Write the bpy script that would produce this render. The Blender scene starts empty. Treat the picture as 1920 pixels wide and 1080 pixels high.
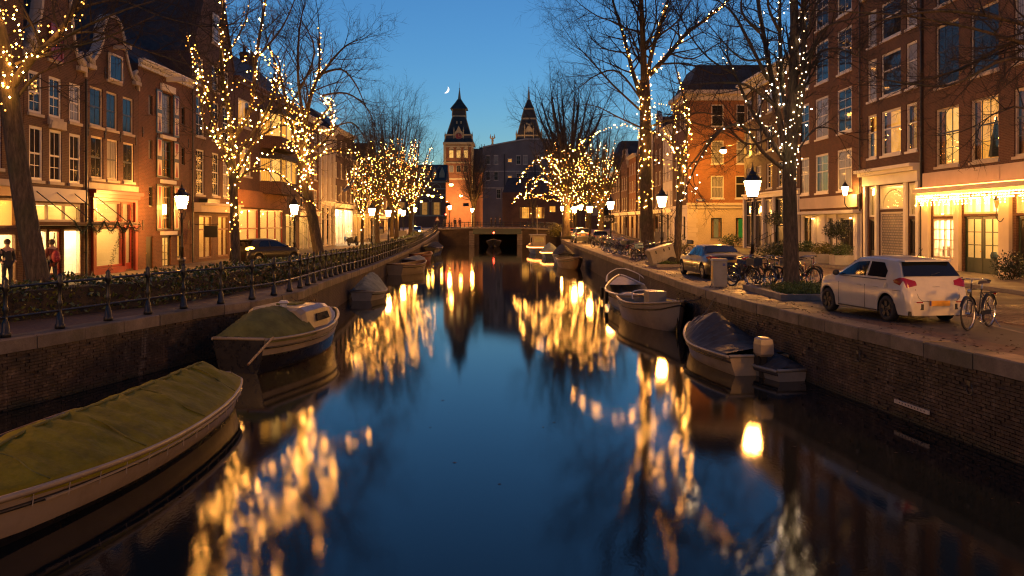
import bpy, math, random
from math import sin, cos, pi, sqrt, radians
import numpy as np
S = bpy.context.scene
COL = S.collection
# ------------------------------------------------------------------ camera, sky, exposure
F, HOR, CAMZ = 1600.0, 418.0, 2.3
cam_d = bpy.data.cameras.new('camera'); cam = bpy.data.objects.new('camera', cam_d); COL.objects.link(cam)
cam.location = (0, 0, CAMZ); cam.rotation_euler = (pi/2, 0, 0)
cam_d.sensor_width = 36; cam_d.lens = 36*F/1920; cam_d.shift_y = (HOR-540)/1920
cam_d.clip_end = 6000; cam_d.clip_start = .05
S.camera = cam
W = bpy.data.worlds.new('World'); S.world = W; W.use_nodes = True
wn, wl = W.node_tree.nodes, W.node_tree.links
wn.clear()
wo = wn.new('ShaderNodeOutputWorld'); wb = wn.new('ShaderNodeBackground')
sky = wn.new('ShaderNodeTexSky'); sky.sky_type = 'NISHITA'; sky.sun_disc = False
sky.sun_elevation = radians(2.0); sky.sun_rotation = radians(8)
sky.air_density = 1.0; sky.dust_density = 0.0; sky.ozone_density = 4.4
hsv = wn.new('ShaderNodeHueSaturation'); hsv.inputs['Saturation'].default_value = 0.98
wl.new(sky.outputs[0], hsv.inputs['Color']); wl.new(hsv.outputs[0], wb.inputs[0]); wl.new(wb.outputs[0], wo.inputs[0])
wb.inputs[1].default_value = 0.30
S.view_settings.view_transform = 'Standard'; S.view_settings.look = 'None'
S.view_settings.exposure = 0; S.view_settings.gamma = 1
S.cycles.use_denoising = True
S.cycles.use_adaptive_sampling = False; S.cycles.filter_width = 1.2
S.cycles.max_bounces = 7; S.cycles.diffuse_bounces = 3; S.cycles.glossy_bounces = 4
S.cycles.transmission_bounces = 4; S.cycles.transparent_max_bounces = 8
S.cycles.sample_clamp_indirect = 6; S.cycles.sample_clamp_direct = 0
S.cycles.caustics_reflective = False; S.cycles.caustics_refractive = False

WATER = -1.6; LZ = -0.15     # water level, left street level
def P(px, py, Y): return ((px-960)*Y/F, Y, CAMZ-(py-HOR)*Y/F)
def ZZ(py, Y): return CAMZ-(py-HOR)*Y/F
def G(px, py, z=0.0): return P(px, py, F*(CAMZ-z)/(py-HOR))
def add3(a, b): return (a[0]+b[0], a[1]+b[1], a[2]+b[2])
def sub3(a, b): return (a[0]-b[0], a[1]-b[1], a[2]-b[2])
def mul3(a, s): return (a[0]*s, a[1]*s, a[2]*s)
def cross(a, b): return (a[1]*b[2]-a[2]*b[1], a[2]*b[0]-a[0]*b[2], a[0]*b[1]-a[1]*b[0])
def norm(a):
    l = sqrt(a[0]*a[0]+a[1]*a[1]+a[2]*a[2]) or 1e-9
    return (a[0]/l, a[1]/l, a[2]/l)
def lerp(a, b, t): return tuple(a[i]+(b[i]-a[i])*t for i in range(len(a)))

# ------------------------------------------------------------------ materials
MATS = {}
class NT:
    def __init__(s, name):
        s.m = bpy.data.materials.new(name); s.m.use_nodes = True
        s.n = s.m.node_tree.nodes; s.l = s.m.node_tree.links; s.n.clear()
        s.out = s.n.new('ShaderNodeOutputMaterial'); MATS[name] = s.m
    def node(s, t, **kw):
        nd = s.n.new('ShaderNode'+t)
        for k, v in kw.items():
            if k in nd.inputs: s.set(nd.inputs[k], v)
            else: setattr(nd, k, v)
        return nd
    def set(s, inp, v):
        if hasattr(v, 'is_output'): s.l.new(v, inp)
        elif isinstance(v, tuple) and len(v) == 3 and inp.type == 'RGBA': inp.default_value = (*v, 1)
        else: inp.default_value = v
    def pos(s): return s.node('NewGeometry').outputs['Position']
    def obj(s): return s.node('TexCoord').outputs['Object']
    def noise(s, vec, scale, detail=3, rough=.5):
        n = s.node('TexNoise', Scale=scale, Detail=detail, Roughness=rough); s.l.new(vec, n.inputs['Vector']); return n
    def ramp(s, fac, stops):
        r = s.node('ValToRGB'); s.l.new(fac, r.inputs[0])
        while len(r.color_ramp.elements) < len(stops): r.color_ramp.elements.new(.5)
        for e, (p, c) in zip(r.color_ramp.elements, stops):
            e.position = p; e.color = (*c, 1) if len(c) == 3 else c
        return r.outputs[0]
    def mix(s, a, b, fac, mode='MIX'):
        m = s.node('MixRGB', blend_type=mode)
        s.set(m.inputs[0], fac); s.set(m.inputs[1], a); s.set(m.inputs[2], b); return m.outputs[0]
    def math(s, op, a, b=0.0):
        m = s.node('Math', operation=op); s.set(m.inputs[0], a); s.set(m.inputs[1], b); return m.outputs[0]
    def bump(s, h, strength=.3, dist=.02):
        b = s.node('Bump', Strength=strength, Distance=dist); s.l.new(h, b.inputs['Height']); return b.outputs[0]
    def princ(s, col, rough=.6, metal=0.0, bump=None, **kw):
        b = s.node('BsdfPrincipled'); s.set(b.inputs['Base Color'], col); s.set(b.inputs['Roughness'], rough)
        s.set(b.inputs['Metallic'], metal)
        if bump is not None: s.l.new(bump, b.inputs['Normal'])
        for k, v in kw.items(): s.set(b.inputs[k.replace('_', ' ')], v)
        s.l.new(b.outputs[0], s.out.inputs[0]); return b
    def emit(s, col, st):
        e = s.node('Emission'); s.set(e.inputs[0], col); s.set(e.inputs[1], st); s.l.new(e.outputs[0], s.out.inputs[0]); return e

def m_plain(name, col, rough=.6, metal=0.0, var=.25, scale=3.0, bump=0.0, dirt=None, **kw):
    t = NT(name); o = t.obj() if name.startswith('o_') else t.pos()
    n = t.noise(o, scale, 5, .6)
    lo = tuple(c*(1-var) for c in col); hi = tuple(min(1, c*(1+var)) for c in col)
    c = t.ramp(n.outputs[0], [(.3, lo), (.7, hi)])
    if dirt:
        n2 = t.noise(o, scale*.35, 6, .7)
        f = t.ramp(n2.outputs[0], [(.45, (0, 0, 0)), (.7, (1, 1, 1))])
        c = t.mix(c, dirt, f)
    b = t.bump(t.noise(o, scale*9, 4).outputs[0], bump, .02) if bump else None
    t.princ(c, rough, metal, b, **kw); return t.m
def wallvec(t):
    g = t.node('NewGeometry'); sp = t.node('SeparateXYZ'); t.l.new(g.outputs['Position'], sp.inputs[0])
    sn = t.node('SeparateXYZ'); t.l.new(g.outputs['True Normal'], sn.inputs[0])
    ax = t.math('ABSOLUTE', sn.outputs[0]); gt = t.math('GREATER_THAN', ax, .6)
    a = t.math('MULTIPLY', sp.outputs[1], gt); b = t.math('MULTIPLY', sp.outputs[0], t.math('SUBTRACT', 1.0, gt))
    cb = t.node('CombineXYZ'); t.l.new(t.math('ADD', a, b), cb.inputs[0]); t.l.new(sp.outputs[2], cb.inputs[1])
    return cb.outputs[0], g.outputs['Position']
def m_brick(name, c1, c2, mortar, bw=.22, bh=.068, bumpst=.5, rough=.85, stain=.35):
    t = NT(name); v, p = wallvec(t)
    bt = t.node('TexBrick', Scale=1.0); t.l.new(v, bt.inputs['Vector'])
    for k, x in (('Color1', c1), ('Color2', c2), ('Mortar', mortar)): t.set(bt.inputs[k], x)
    bt.inputs['Mortar Size'].default_value = .007; bt.inputs['Brick Width'].default_value = bw; bt.inputs['Row Height'].default_value = bh
    bt.inputs['Bias'].default_value = 0.0; bt.inputs['Mortar Smooth'].default_value = .2
    n1 = t.noise(p, .55, 6, .65); n2 = t.noise(v, 14, 3)
    c = t.mix(bt.outputs[0], (.5, .5, .5), t.ramp(n2.outputs[0], [(.35, (0, 0, 0)), (.75, (.55, .55, .55))]), 'MULTIPLY')
    c = t.mix(c, t.ramp(n1.outputs[0], [(.3, (1-stain,)*3), (.65, (1.15, 1.12, 1.08))]), 1.0, 'MULTIPLY')
    h = t.math('ADD', t.math('MULTIPLY', bt.outputs['Fac'], -1.0), t.math('MULTIPLY', n2.outputs[0], .4))
    t.princ(c, rough, 0, t.bump(h, bumpst, .012)); return t.m
def m_pave(name, c1, c2, mortar, bw, bh, bumpst=.4, rough=.7, rot=0.0):
    t = NT(name); p = t.pos(); mp = t.node('Mapping'); t.l.new(p, mp.inputs[0]); mp.inputs['Rotation'].default_value = (0, 0, rot)
    bt = t.node('TexBrick', Scale=1.0); t.l.new(mp.outputs[0], bt.inputs['Vector'])
    for k, x in (('Color1', c1), ('Color2', c2), ('Mortar', mortar)): t.set(bt.inputs[k], x)
    bt.inputs['Mortar Size'].default_value = .006; bt.inputs['Brick Width'].default_value = bw; bt.inputs['Row Height'].default_value = bh
    n1 = t.noise(p, .5, 6, .65); n2 = t.noise(p, 16, 3)
    c = t.mix(bt.outputs[0], t.ramp(n1.outputs[0], [(.3, (.6, .6, .6)), (.7, (1.2, 1.15, 1.1))]), 1.0, 'MULTIPLY')
    h = t.math('ADD', t.math('MULTIPLY', bt.outputs['Fac'], -1.0), t.math('MULTIPLY', n2.outputs[0], .5))
    rr = t.ramp(n1.outputs[0], [(.35, (rough-.25,)*3), (.65, (rough+.1,)*3)])
    t.princ(c, rr, 0, t.bump(h, bumpst, .01)); return t.m
def m_emit(name, col, st):
    t = NT(name); t.emit(col, st); t.m.cycles.emission_sampling = 'NONE' if name.startswith('room') or name in ('white_shop_lamp', 'bulb_dim', 'bulb_cool_dim', 'moonlight', 'led_strip') else 'FRONT'; return t.m
def m_curtain(name, c1, c2, st, scale=3.0):
    t = NT(name); v, p = wallvec(t)
    w = t.node('TexWave', Scale=scale, Distortion=2.5, Detail=2.0); w.bands_direction = 'X'; t.l.new(v, w.inputs['Vector'])
    n = t.noise(v, 1.3, 3)
    f = t.math('ADD', t.math('MULTIPLY', w.outputs['Fac'], .4), t.math('MULTIPLY', n.outputs[0], .75))
    c = t.ramp(f, [(.25, c2), (.75, c1)])
    t.emit(c, st); t.m.cycles.emission_sampling = 'NONE'; return t.m

m_brick('brick_brown', (.11, .045, .023), (.073, .031, .019), (.16, .11, .075))
m_brick('brick_red', (.14, .049, .023), (.098, .037, .02), (.18, .12, .078))
m_brick('brick_dark', (.095, .045, .03), (.07, .036, .026), (.10, .075, .06))
m_brick('brick_orange', (.36, .14, .05), (.29, .12, .045), (.26, .16, .09), stain=.25)
m_brick('brick_painted', (.62, .50, .30), (.60, .48, .29), (.52, .41, .25), bumpst=.3, stain=.12)
m_brick('quay_brick', (.07, .045, .03), (.045, .03, .022), (.09, .07, .05), bumpst=.8, stain=.6)
t = NT('o_quay_brick_piece'); oi = t.node('ObjectInfo'); n = t.noise(t.pos(), 5, 5, .7); n1 = t.noise(t.pos(), 1.1, 5, .7)
c = t.ramp(n.outputs[0], [(.3, (.028, .02, .013)), (.55, (.06, .038, .024)), (.72, (.17, .125, .085))])
c = t.mix(c, t.ramp(n1.outputs[0], [(.35, (.35, .36, .28)), (.6, (1.1, 1.05, 1))]), 1.0, 'MULTIPLY')
sz_ = t.node('SeparateXYZ'); t.l.new(t.pos(), sz_.inputs[0]); lv_ = t.math('ADD', sz_.outputs[2], t.math('MULTIPLY', n1.outputs[0], .5))
c = t.mix((.018, .022, .010), c, t.ramp(t.math('ADD', lv_, 1.75), [(.32, (0, 0, 0)), (.62, (1, 1, 1))]))
lm_n = t.node('Mapping'); t.l.new(t.pos(), lm_n.inputs[0]); lm_n.inputs['Scale'].default_value = (2.2, 2.2, .35); n5 = t.noise(lm_n.outputs[0], 1.6, 5, .7)
c = t.mix(c, (.26, .21, .15), t.ramp(n5.outputs[0], [(.60, (0, 0, 0)), (.74, (.55, .55, .55))]))
t.princ(c, .75, 0, t.bump(t.noise(t.pos(), 60, 4).outputs[0], .5, .01))
m_plain('mortar', (.10, .085, .065), .9, var=.5, scale=2.5, bump=.4, dirt=(.03, .035, .02))
t = NT('coping_stone'); p_ = t.pos(); oi = t.node('ObjectInfo'); n = t.noise(p_, 2.2, 6, .65); n2 = t.noise(p_, .8, 5, .7); n3 = t.noise(p_, 22, 5, .7)
c = t.ramp(n.outputs[0], [(.3, (.10, .078, .055)), (.7, (.22, .175, .125))]); c = t.mix(c, (.07, .07, .035), t.ramp(n2.outputs[0], [(.45, (0, 0, 0)), (.7, (.85,)*3)]))
c = t.mix(c, t.ramp(oi.outputs['Random'], [(0, (.7, .7, .7)), (1, (1.15, 1.12, 1.1))]), 1.0, 'MULTIPLY'); c = t.mix(c, (.35, .35, .35), t.ramp(n3.outputs[0], [(.55, (0, 0, 0)), (.75, (.7,)*3)]), 'MULTIPLY')
t.princ(c, .75, 0, t.bump(n3.outputs[0], .6, .02))
m_plain('kerb_stone', (.17, .145, .12), .8, var=.3, scale=2, bump=.4)
m_plain('white_paint', (.62, .58, .50), .45, var=.08, scale=1.2)
m_plain('cream_paint', (.60, .50, .34), .5, var=.08, scale=1.0)
m_plain('beige_plaster', (.50, .40, .30), .75, var=.12, scale=.8, bump=.15)
m_plain('white_plaster', (.58, .54, .48), .7, var=.1, scale=.8, bump=.15)
m_plain('grey_plaster', (.15, .13, .118), .85, var=.25, scale=.25, bump=.1)
m_plain('stone_trim', (.42, .36, .28), .7, var=.2, scale=2, bump=.3)
m_plain('red_paint', (.20, .022, .015), .35, var=.15, scale=2)
m_plain('dark_paint', (.018, .02, .018), .3, var=.2, scale=2)
m_plain('green_paint', (.012, .028, .02), .3, var=.2, scale=2)
m_plain('blue_paint', (.03, .075, .16), .45, var=.15, scale=2)
m_plain('brown_wood', (.12, .055, .03), .5, var=.3, scale=4)
m_plain('roof_dark', (.032, .03, .032), .8, var=.35, scale=2.5, bump=.3)
m_plain('slate', (.05, .042, .038), .8, var=.35, scale=.8, bump=.2)
m_plain('asphalt', (.045, .038, .032), .65, var=.3, scale=2.5, bump=.5)
m_plain('iron', (.012, .012, .012), .42, var=.3, scale=5, bump=.15)
m_plain('iron_worn', (.03, .028, .025), .5, var=.5, scale=9, bump=.3)
m_plain('moss', (.035, .05, .015), .9, var=.5, scale=6, bump=.6)
m_plain('room_wall', (.62, .58, .50), .8, var=.04, scale=1)
m_plain('room_dark', (.05, .04, .03), .8, var=.2, scale=1)
m_plain('gold', (.6, .36, .09), .35, 0.8, var=.2, scale=3)
m_plain('soil', (.04, .03, .02), .95, var=.4, scale=4, bump=.5)
m_pave('pave_brick', (.11, .052, .03), (.08, .042, .026), (.04, .032, .024), .205, .052, .5, .7, .0)
m_pave('pave_walk', (.10, .06, .04), (.075, .048, .034), (.04, .032, .025), .205, .07, .4, .72, pi/2)
m_pave('pave_tile', (.12, .10, .08), (.10, .085, .07), (.05, .042, .035), .3, .3, .3, .7, 0)
m_plain('leaf_early', (.02, .03, .012), .7, var=.4, scale=9)
m_plain('drape_cloth', (.30, .16, .06), .9, var=.3, scale=3, Transmission_Weight=0.0)
# glass
t = NT('dark_glass'); nz = t.noise(t.pos(), .9, 2)
t.princ((.022, .021, .02), .05, 0, t.bump(nz.outputs[0], .14, .05), IOR=1.36)
t = NT('curtained_glass'); v_, p_ = wallvec(t); wv_ = t.node('TexWave', Scale=2.2, Distortion=3.0, Detail=2.0); wv_.bands_direction = 'X'; t.l.new(v_, wv_.inputs['Vector'])
t.princ(t.ramp(wv_.outputs['Fac'], [(.2, (.10, .09, .08)), (.8, (.26, .24, .21))]), .5, 0, None, Coat_Weight=.5, Coat_Roughness=.05)
t = NT('clear_glass'); g_ = t.node('NewGeometry'); dt = t.node('VectorMath', operation='DOT_PRODUCT'); t.l.new(g_.outputs['Normal'], dt.inputs[0]); t.l.new(g_.outputs['Incoming'], dt.inputs[1])
fr = t.math('ADD', .04, t.math('MULTIPLY', .6, t.math('POWER', t.math('SUBTRACT', 1.0, t.math('ABSOLUTE', dt.outputs['Value'])), 5.0)))
tr = t.node('BsdfTransparent'); gl = t.node('BsdfGlossy', Roughness=.02)
mx = t.node('MixShader'); t.l.new(fr, mx.inputs[0]); t.l.new(tr.outputs[0], mx.inputs[1]); t.l.new(gl.outputs[0], mx.inputs[2]); t.l.new(mx.outputs[0], t.out.inputs[0])
# light givers
WARM = (1.0, .50, .14)
m_emit('lantern_glass', (1.0, .39, .07), 560)
m_emit('bulb_warm', (1.0, .40, .07), 185)
m_emit('bulb_far', (1.0, .40, .07), 170)
m_emit('bulb_dim', (1.0, .36, .05), 9)
m_emit('flood_lens', (1.0, .52, .16), 900)
m_emit('bulb_cool_dim', (1.0, .62, .3), 10)
m_emit('bulb_cool', (1.0, .68, .36), 110)
m_emit('room_lamp', (1.0, .50, .11), 7)
m_emit('room_lamp_bright', (1.0, .60, .2), 17)
m_emit('room_lamp_orange', (1.0, .40, .06), 8.5)
m_emit('sodium', (1.0, .42, .05), 1700)
m_emit('sodium_far', (1.0, .42, .05), 210)
m_emit('wall_lamp_glass', (1.0, .48, .10), 220)
m_emit('headlight', (.85, 1.0, .8), 160)
m_emit('tail_lit', (1.0, .30, .03), 30)
m_emit('red_lit', (1.0, .05, .02), 30)
m_emit('green_lit', (.05, 1.0, .5), 6)
m_emit('led_strip', (1.0, .30, .06), 14)
m_emit('candle', (1.0, .42, .08), 60)
m_emit('moonlight', (1.0, .93, .82), 1.6)
m_emit('white_shop_lamp', (1.0, .70, .34), 34)
m_curtain('lit_curtain', (1.0, .42, .06), (.5, .16, .02), 1.2)
m_curtain('lit_curtain_pale', (1.0, .52, .12), (.7, .28, .04), 1.35)
m_curtain('lit_curtain_dim', (.8, .34, .07), (.28, .10, .02), .55)
m_curtain('lit_green', (.12, .5, .05), (.05, .28, .03), .35)
m_curtain('lit_amber_dim', (.55, .32, .07), (.35, .2, .05), .5)

# ------------------------------------------------------------------ mesh helpers
BOXF = ((0, 3, 2, 1), (4, 5, 6, 7), (0, 1, 5, 4), (1, 2, 6, 5), (2, 3, 7, 6), (3, 0, 4, 7))
class MB:
    def __init__(s): s.v = []; s.f = []
    def add(s, vs, fs):
        b = len(s.v); s.v.extend(vs); s.f.extend([tuple(i+b for i in f) for f in fs]); return s
    def box(s, x0, x1, y0, y1, z0, z1):
        return s.add([(x0, y0, z0), (x1, y0, z0), (x1, y1, z0), (x0, y1, z0), (x0, y0, z1), (x1, y0, z1), (x1, y1, z1), (x0, y1, z1)], BOXF)
    def hexa(s, pts): return s.add(list(pts), BOXF)
    def quad(s, *p): return s.add(list(p), [tuple(range(len(p)))])
    def tube(s, pts, rad, n=8, cap=True, flat=None):
        k = len(pts)
        if not isinstance(rad, (list, tuple)): rad = [rad]*k
        vs = []; prev = None
        for i in range(k):
            d = norm(sub3(pts[min(i+1, k-1)], pts[max(i-1, 0)]))
            if prev is None:
                a = (0, 0, 1) if abs(d[2]) < .9 else (1, 0, 0)
                e1 = norm(cross(d, a))
            else:
                e1 = sub3(prev, mul3(d, prev[0]*d[0]+prev[1]*d[1]+prev[2]*d[2])); e1 = norm(e1)
            prev = e1; e2 = cross(d, e1)
            r = rad[i]; p = pts[i]
            for j in range(n):
                a = 2*pi*j/n; ca = cos(a)*r; sa = sin(a)*r
                if flat: sa *= flat
                vs.append((p[0]+e1[0]*ca+e2[0]*sa, p[1]+e1[1]*ca+e2[1]*sa, p[2]+e1[2]*ca+e2[2]*sa))
        fs = []
        for i in range(k-1):
            for j in range(n):
                j2 = (j+1) % n; fs.append((i*n+j, i*n+j2, (i+1)*n+j2, (i+1)*n+j))
        if cap: fs.append(tuple(range(n-1, -1, -1))); fs.append(tuple((k-1)*n+j for j in range(n)))
        return s.add(vs, fs)
    def lathe(s, prof, c=(0, 0, 0), n=12, a0=0.0):
        vs = []
        for (r, z) in prof:
            for j in range(n):
                a = a0+2*pi*j/n; vs.append((c[0]+r*cos(a), c[1]+r*sin(a), c[2]+z))
        k = len(prof); fs = []
        for i in range(k-1):
            for j in range(n):
                j2 = (j+1) % n; fs.append((i*n+j, i*n+j2, (i+1)*n+j2, (i+1)*n+j))
        fs.append(tuple(range(n-1, -1, -1))); fs.append(tuple((k-1)*n+j for j in range(n)))
        return s.add(vs, fs)
    def ball(s, c, r, n=8, m=5, sc=(1, 1, 1)):
        vs = [(c[0], c[1], c[2]-r*sc[2])]; fs = []
        for i in range(1, m):
            t = -pi/2+pi*i/m
            for j in range(n):
                a = 2*pi*j/n; vs.append((c[0]+r*sc[0]*cos(t)*cos(a), c[1]+r*sc[1]*cos(t)*sin(a), c[2]+r*sc[2]*sin(t)))
        vs.append((c[0], c[1], c[2]+r*sc[2])); L = len(vs)-1
        for j in range(n): fs.append((0, 1+(j+1) % n, 1+j)); fs.append((L, L-n+j, L-n+(j+1) % n))
        for i in range(m-2):
            for j in range(n):
                a = 1+i*n; fs.append((a+j, a+(j+1) % n, a+n+(j+1) % n, a+n+j))
        return s.add(vs, fs)
    def octa(s, c, r):
        x, y, z = c
        return s.add([(x+r, y, z), (x, y+r, z), (x-r, y, z), (x, y-r, z), (x, y, z+r), (x, y, z-r)],
                     [(0, 1, 4), (1, 2, 4), (2, 3, 4), (3, 0, 4), (1, 0, 5), (2, 1, 5), (3, 2, 5), (0, 3, 5)])
    def prism(s, poly, T, d0, d1):
        n = len(poly); vs = [T(u, z, d0) for u, z in poly]+[T(u, z, d1) for u, z in poly]
        fs = [tuple(range(n)), tuple(range(2*n-1, n-1, -1))]
        for i in range(n): j = (i+1) % n; fs.append((i, j, n+j, n+i))
        return s.add(vs, fs)
    def tbox(s, T, u0, u1, z0, z1, d0, d1):
        return s.hexa([T(u0, z0, d0), T(u1, z0, d0), T(u1, z0, d1), T(u0, z0, d1), T(u0, z1, d0), T(u1, z1, d0), T(u1, z1, d1), T(u0, z1, d1)])
    def loft(s, rings, closed=True, caps=True):
        n = len(rings[0]); k = len(rings); vs = [p for r in rings for p in r]; fs = []
        for i in range(k-1):
            for j in range(n if closed else n-1):
                j2 = (j+1) % n; fs.append((i*n+j, i*n+j2, (i+1)*n+j2, (i+1)*n+j))
        if caps and closed: fs.append(tuple(range(n-1, -1, -1))); fs.append(tuple((k-1)*n+j for j in range(n)))
        return s.add(vs, fs)
    def mesh(s, name, mat, org=(0, 0, 0), smooth=False):
        me = bpy.data.meshes.new(name)
        o = org
        me.from_pydata([(v[0]-o[0], v[1]-o[1], v[2]-o[2]) for v in s.v], [], s.f)
        me.materials.append(MATS[mat])
        if smooth: me.polygons.foreach_set('use_smooth', [True]*len(me.polygons))
        me.update(); return me
    def build(s, name, mat, parent=None, smooth=False, kind=None):
        org = tuple(parent['_org']) if parent is not None and '_org' in parent else (0, 0, 0)
        if not s.v: return None
        o = bpy.data.objects.new(name, s.mesh(name, mat, org, smooth)); COL.objects.link(o)
        if parent is not None: o.parent = parent; o['_org'] = org
        if kind: o['kind'] = kind
        return o
def tag(o, label, cat, group=None, kind=None):
    o['label'] = label; o['category'] = cat
    if group: o['group'] = group
    if kind: o['kind'] = kind
    return o
def thing(name, label, cat, loc=(0, 0, 0), group=None, rz=0.0, world=True):
    """an Empty at the thing's base; with world=True its parts are given in world coordinates"""
    o = bpy.data.objects.new(name, None); COL.objects.link(o); o.location = loc; o.rotation_euler = (0, 0, rz)
    o.empty_display_size = .2
    o['_org'] = tuple(loc) if world else (0.0, 0.0, 0.0)
    return tag(o, label, cat, group)
def child(name, me, parent, loc=(0, 0, 0), rot=(0, 0, 0), sc=(1, 1, 1)):
    """a part that shares its mesh with alike parts; loc in the coordinates the parent's parts are given in"""
    o = bpy.data.objects.new(name, me); COL.objects.link(o); o.parent = parent
    org = tuple(parent['_org']); o['_org'] = org
    o.location = sub3(loc, org); o.rotation_euler = rot; o.scale = sc
    return o
def copy_tree(o, parent=None):
    c = o.copy(); COL.objects.link(c); c.parent = parent
    for ch in list(o.children): copy_tree(ch, c)
    return c
def smooth_path(pts, k=4):
    """Catmull-Rom through pts"""
    out = []; n = len(pts)
    for i in range(n-1):
        p0, p1, p2, p3 = pts[max(i-1, 0)], pts[i], pts[i+1], pts[min(i+2, n-1)]
        for j in range(k):
            t = j/k; t2 = t*t; t3 = t2*t
            out.append(tuple(.5*((2*p1[d])+(-p0[d]+p2[d])*t+(2*p0[d]-5*p1[d]+4*p2[d]-p3[d])*t2+(-p0[d]+3*p1[d]-3*p2[d]+p3[d])*t3) for d in range(len(p1))))
    out.append(tuple(pts[-1])); return out
# ------------------------------------------------------------------ water, ground, quays
t = NT('water'); p = t.pos(); mp = t.node('Mapping'); t.l.new(p, mp.inputs[0]); mp.inputs['Scale'].default_value = (1, .55, 1)
n1 = t.noise(mp.outputs[0], 24.0, 4); n2 = t.noise(mp.outputs[0], .5, 2)
h = t.math('ADD', t.math('MULTIPLY', n1.outputs[0], .35), t.math('MULTIPLY', n2.outputs[0], 1.0))
t.princ((.004, .007, .009), .036, 0, t.bump(h, .085, .02), IOR=1.333)
def structure(o): o['kind'] = 'structure'; return o
LE = [(-24, -12), (-17, 0), (-13.2, 9), (-10.75, 17), (-10.3, 18.5), (-9.0, 24.0), (-8.0, 26.6), (-7.55, 30.5), (-7.95, 37), (-8.65, 49), (-9.4, 64), (-10.75, 94), (-11.4, 115), (-11.9, 132), (-12.6, 148.0)]
RE = [(17, -12), (11.2, 0), (9.6, 7), (8.3, 13.6), (7.85, 16.8), (7.35, 20.5), (6.95, 24), (6.68, 27.5), (6.55, 32), (6.5, 45), (6.5, 60), (6.55, 90), (6.9, 120), (8.6, 148.0)]
def sstep(a, b, x): t_ = min(1, max(0, (x-a)/(b-a))); return t_*t_*(3-2*t_)
def frise(y): return LZ+max(0, (y-92)/56.0)**1.5*1.35
def lrise(y): return frise(y)-.28*sstep(30, 58, y)      # the left street climbs to the bridge
def rrise(y): return max(0, (y-112)/36.0)**1.5*1.2
def resample(poly, step):
    out = []
    for (a, b) in zip(poly, poly[1:]):
        n = max(1, int(round(math.dist(a, b)/step)))
        out += [lerp(a, b, i/n) for i in range(n)]
    return out+[poly[-1]]
structure(MB().quad((-60, -60, WATER), (60, -60, WATER), (60, 175, WATER), (-60, 175, WATER)).build('water', 'water'))
m = MB()
lp = smooth_path(LE, 3); rp = smooth_path(RE, 3)
LEP, REP = lp, rp
def strip(m, path, zf, offs, sgn):
    for a, b in zip(path, path[1:]):
        x = sgn*offs
        m.quad((a[0], a[1], zf(a[1])), (b[0], b[1], zf(b[1])), (x, b[1], zf(b[1])), (x, a[1], zf(a[1])))
for (a, b) in zip(lp, lp[1:]):
    for x0, x1, f0, f1 in ((None, -15.7, lrise, frise), (-15.7, -900, frise, frise)):
        xa, xb = (a[0]-.1, b[0]-.1) if x0 is None else (x0, x0)
        if a[1] < 0 and x0 is None: xa = max(xa, -15.6); xb = max(xb, -15.6)
        m.quad((xa, a[1], f0(a[1])), (xb, b[1], f0(b[1])), (x1, b[1], f1(b[1])), (x1, a[1], f1(a[1])))
strip(m, [(x+.1, y) for x, y in rp], rrise, 900, 1)
m.quad((-900, 148, 1.2), (900, 148, 1.2), (900, 172, .9), (-900, 172, .9)); m.quad((-900, 172, .9), (900, 172, .9), (900, 1800, .6), (-900, 1800, .6))
structure(m.build('ground', 'pave_walk'))
structure(MB().box(-60, 60, 174, 175.5, -4, .88).build('far_quay', 'quay_brick'))
def offset_path(path, d):
    out = []
    for i, p in enumerate(path):
        a = path[max(0, i-1)]; b = path[min(len(path)-1, i+1)]
        t_ = norm((b[0]-a[0], b[1]-a[1], 0)); out.append((p[0]+t_[1]*d, p[1]-t_[0]*d))
    return out
def road(name, pathA, pathB, zf, mat, dz):
    m = MB()
    for i in range(len(pathA)-1):
        a, b, c, d = pathA[i], pathA[i+1], pathB[i+1], pathB[i]
        m.quad((*a, zf(a[1])+dz), (*b, zf(b[1])+dz), (*c, zf(c[1])+dz), (*d, zf(d[1])+dz))
    return structure(m.build(name, mat))
ys = [8, 16, 24, 32, 45, 60, 75, 90, 105, 120, 134, 147.9]
LXF, RXF, RXF2 = -18.7, 20.5, 17.5
road('road_left', [(-15.6-max(0, 20-y)*.4, y) for y in ys], [(-11.9-max(0, 24-y)*.5-max(0, y-70)*.012, y) for y in ys], lambda y: frise(y)-.28*sstep(30, 58, y)*.0, 'asphalt', .012)
road('road_right', [(10.7+max(0, 24-y)*.12, y) for y in ys], [(16.2, y) for y in ys], rrise, 'pave_brick', .004)
road('parking_strip', [(8.0+max(0, 24-y)*.16, y) for y in ys], [(10.4+max(0, 24-y)*.12, y) for y in ys], rrise, 'asphalt', .006)
for x0, nm in ((-15.75, 'kerb_left'), (16.25, 'kerb_right')):
    m = MB()
    for y in range(14, 130, 1):
        zf = frise if x0 < 0 else rrise
        m.box(x0, x0+.16, y+.01, y+.99, zf(y)-.1, zf(y)+.12)
    structure(m.build(nm, 'kerb_stone'))
for sgn in (-1, 1):      # raised footways in front of the houses
    m = MB(); X0, X1 = (-19.6, -15.76) if sgn < 0 else (16.42, 20.4)
    zf = frise if sgn < 0 else rrise
    for a, b in zip(ys, ys[1:]): m.quad((X0, a, zf(a)+.115), (X1, a, zf(a)+.115), (X1, b, zf(b)+.115), (X0, b, zf(b)+.115))
    structure(m.build('pavement_left' if sgn < 0 else 'pavement_right', 'pave_tile'))
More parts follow.
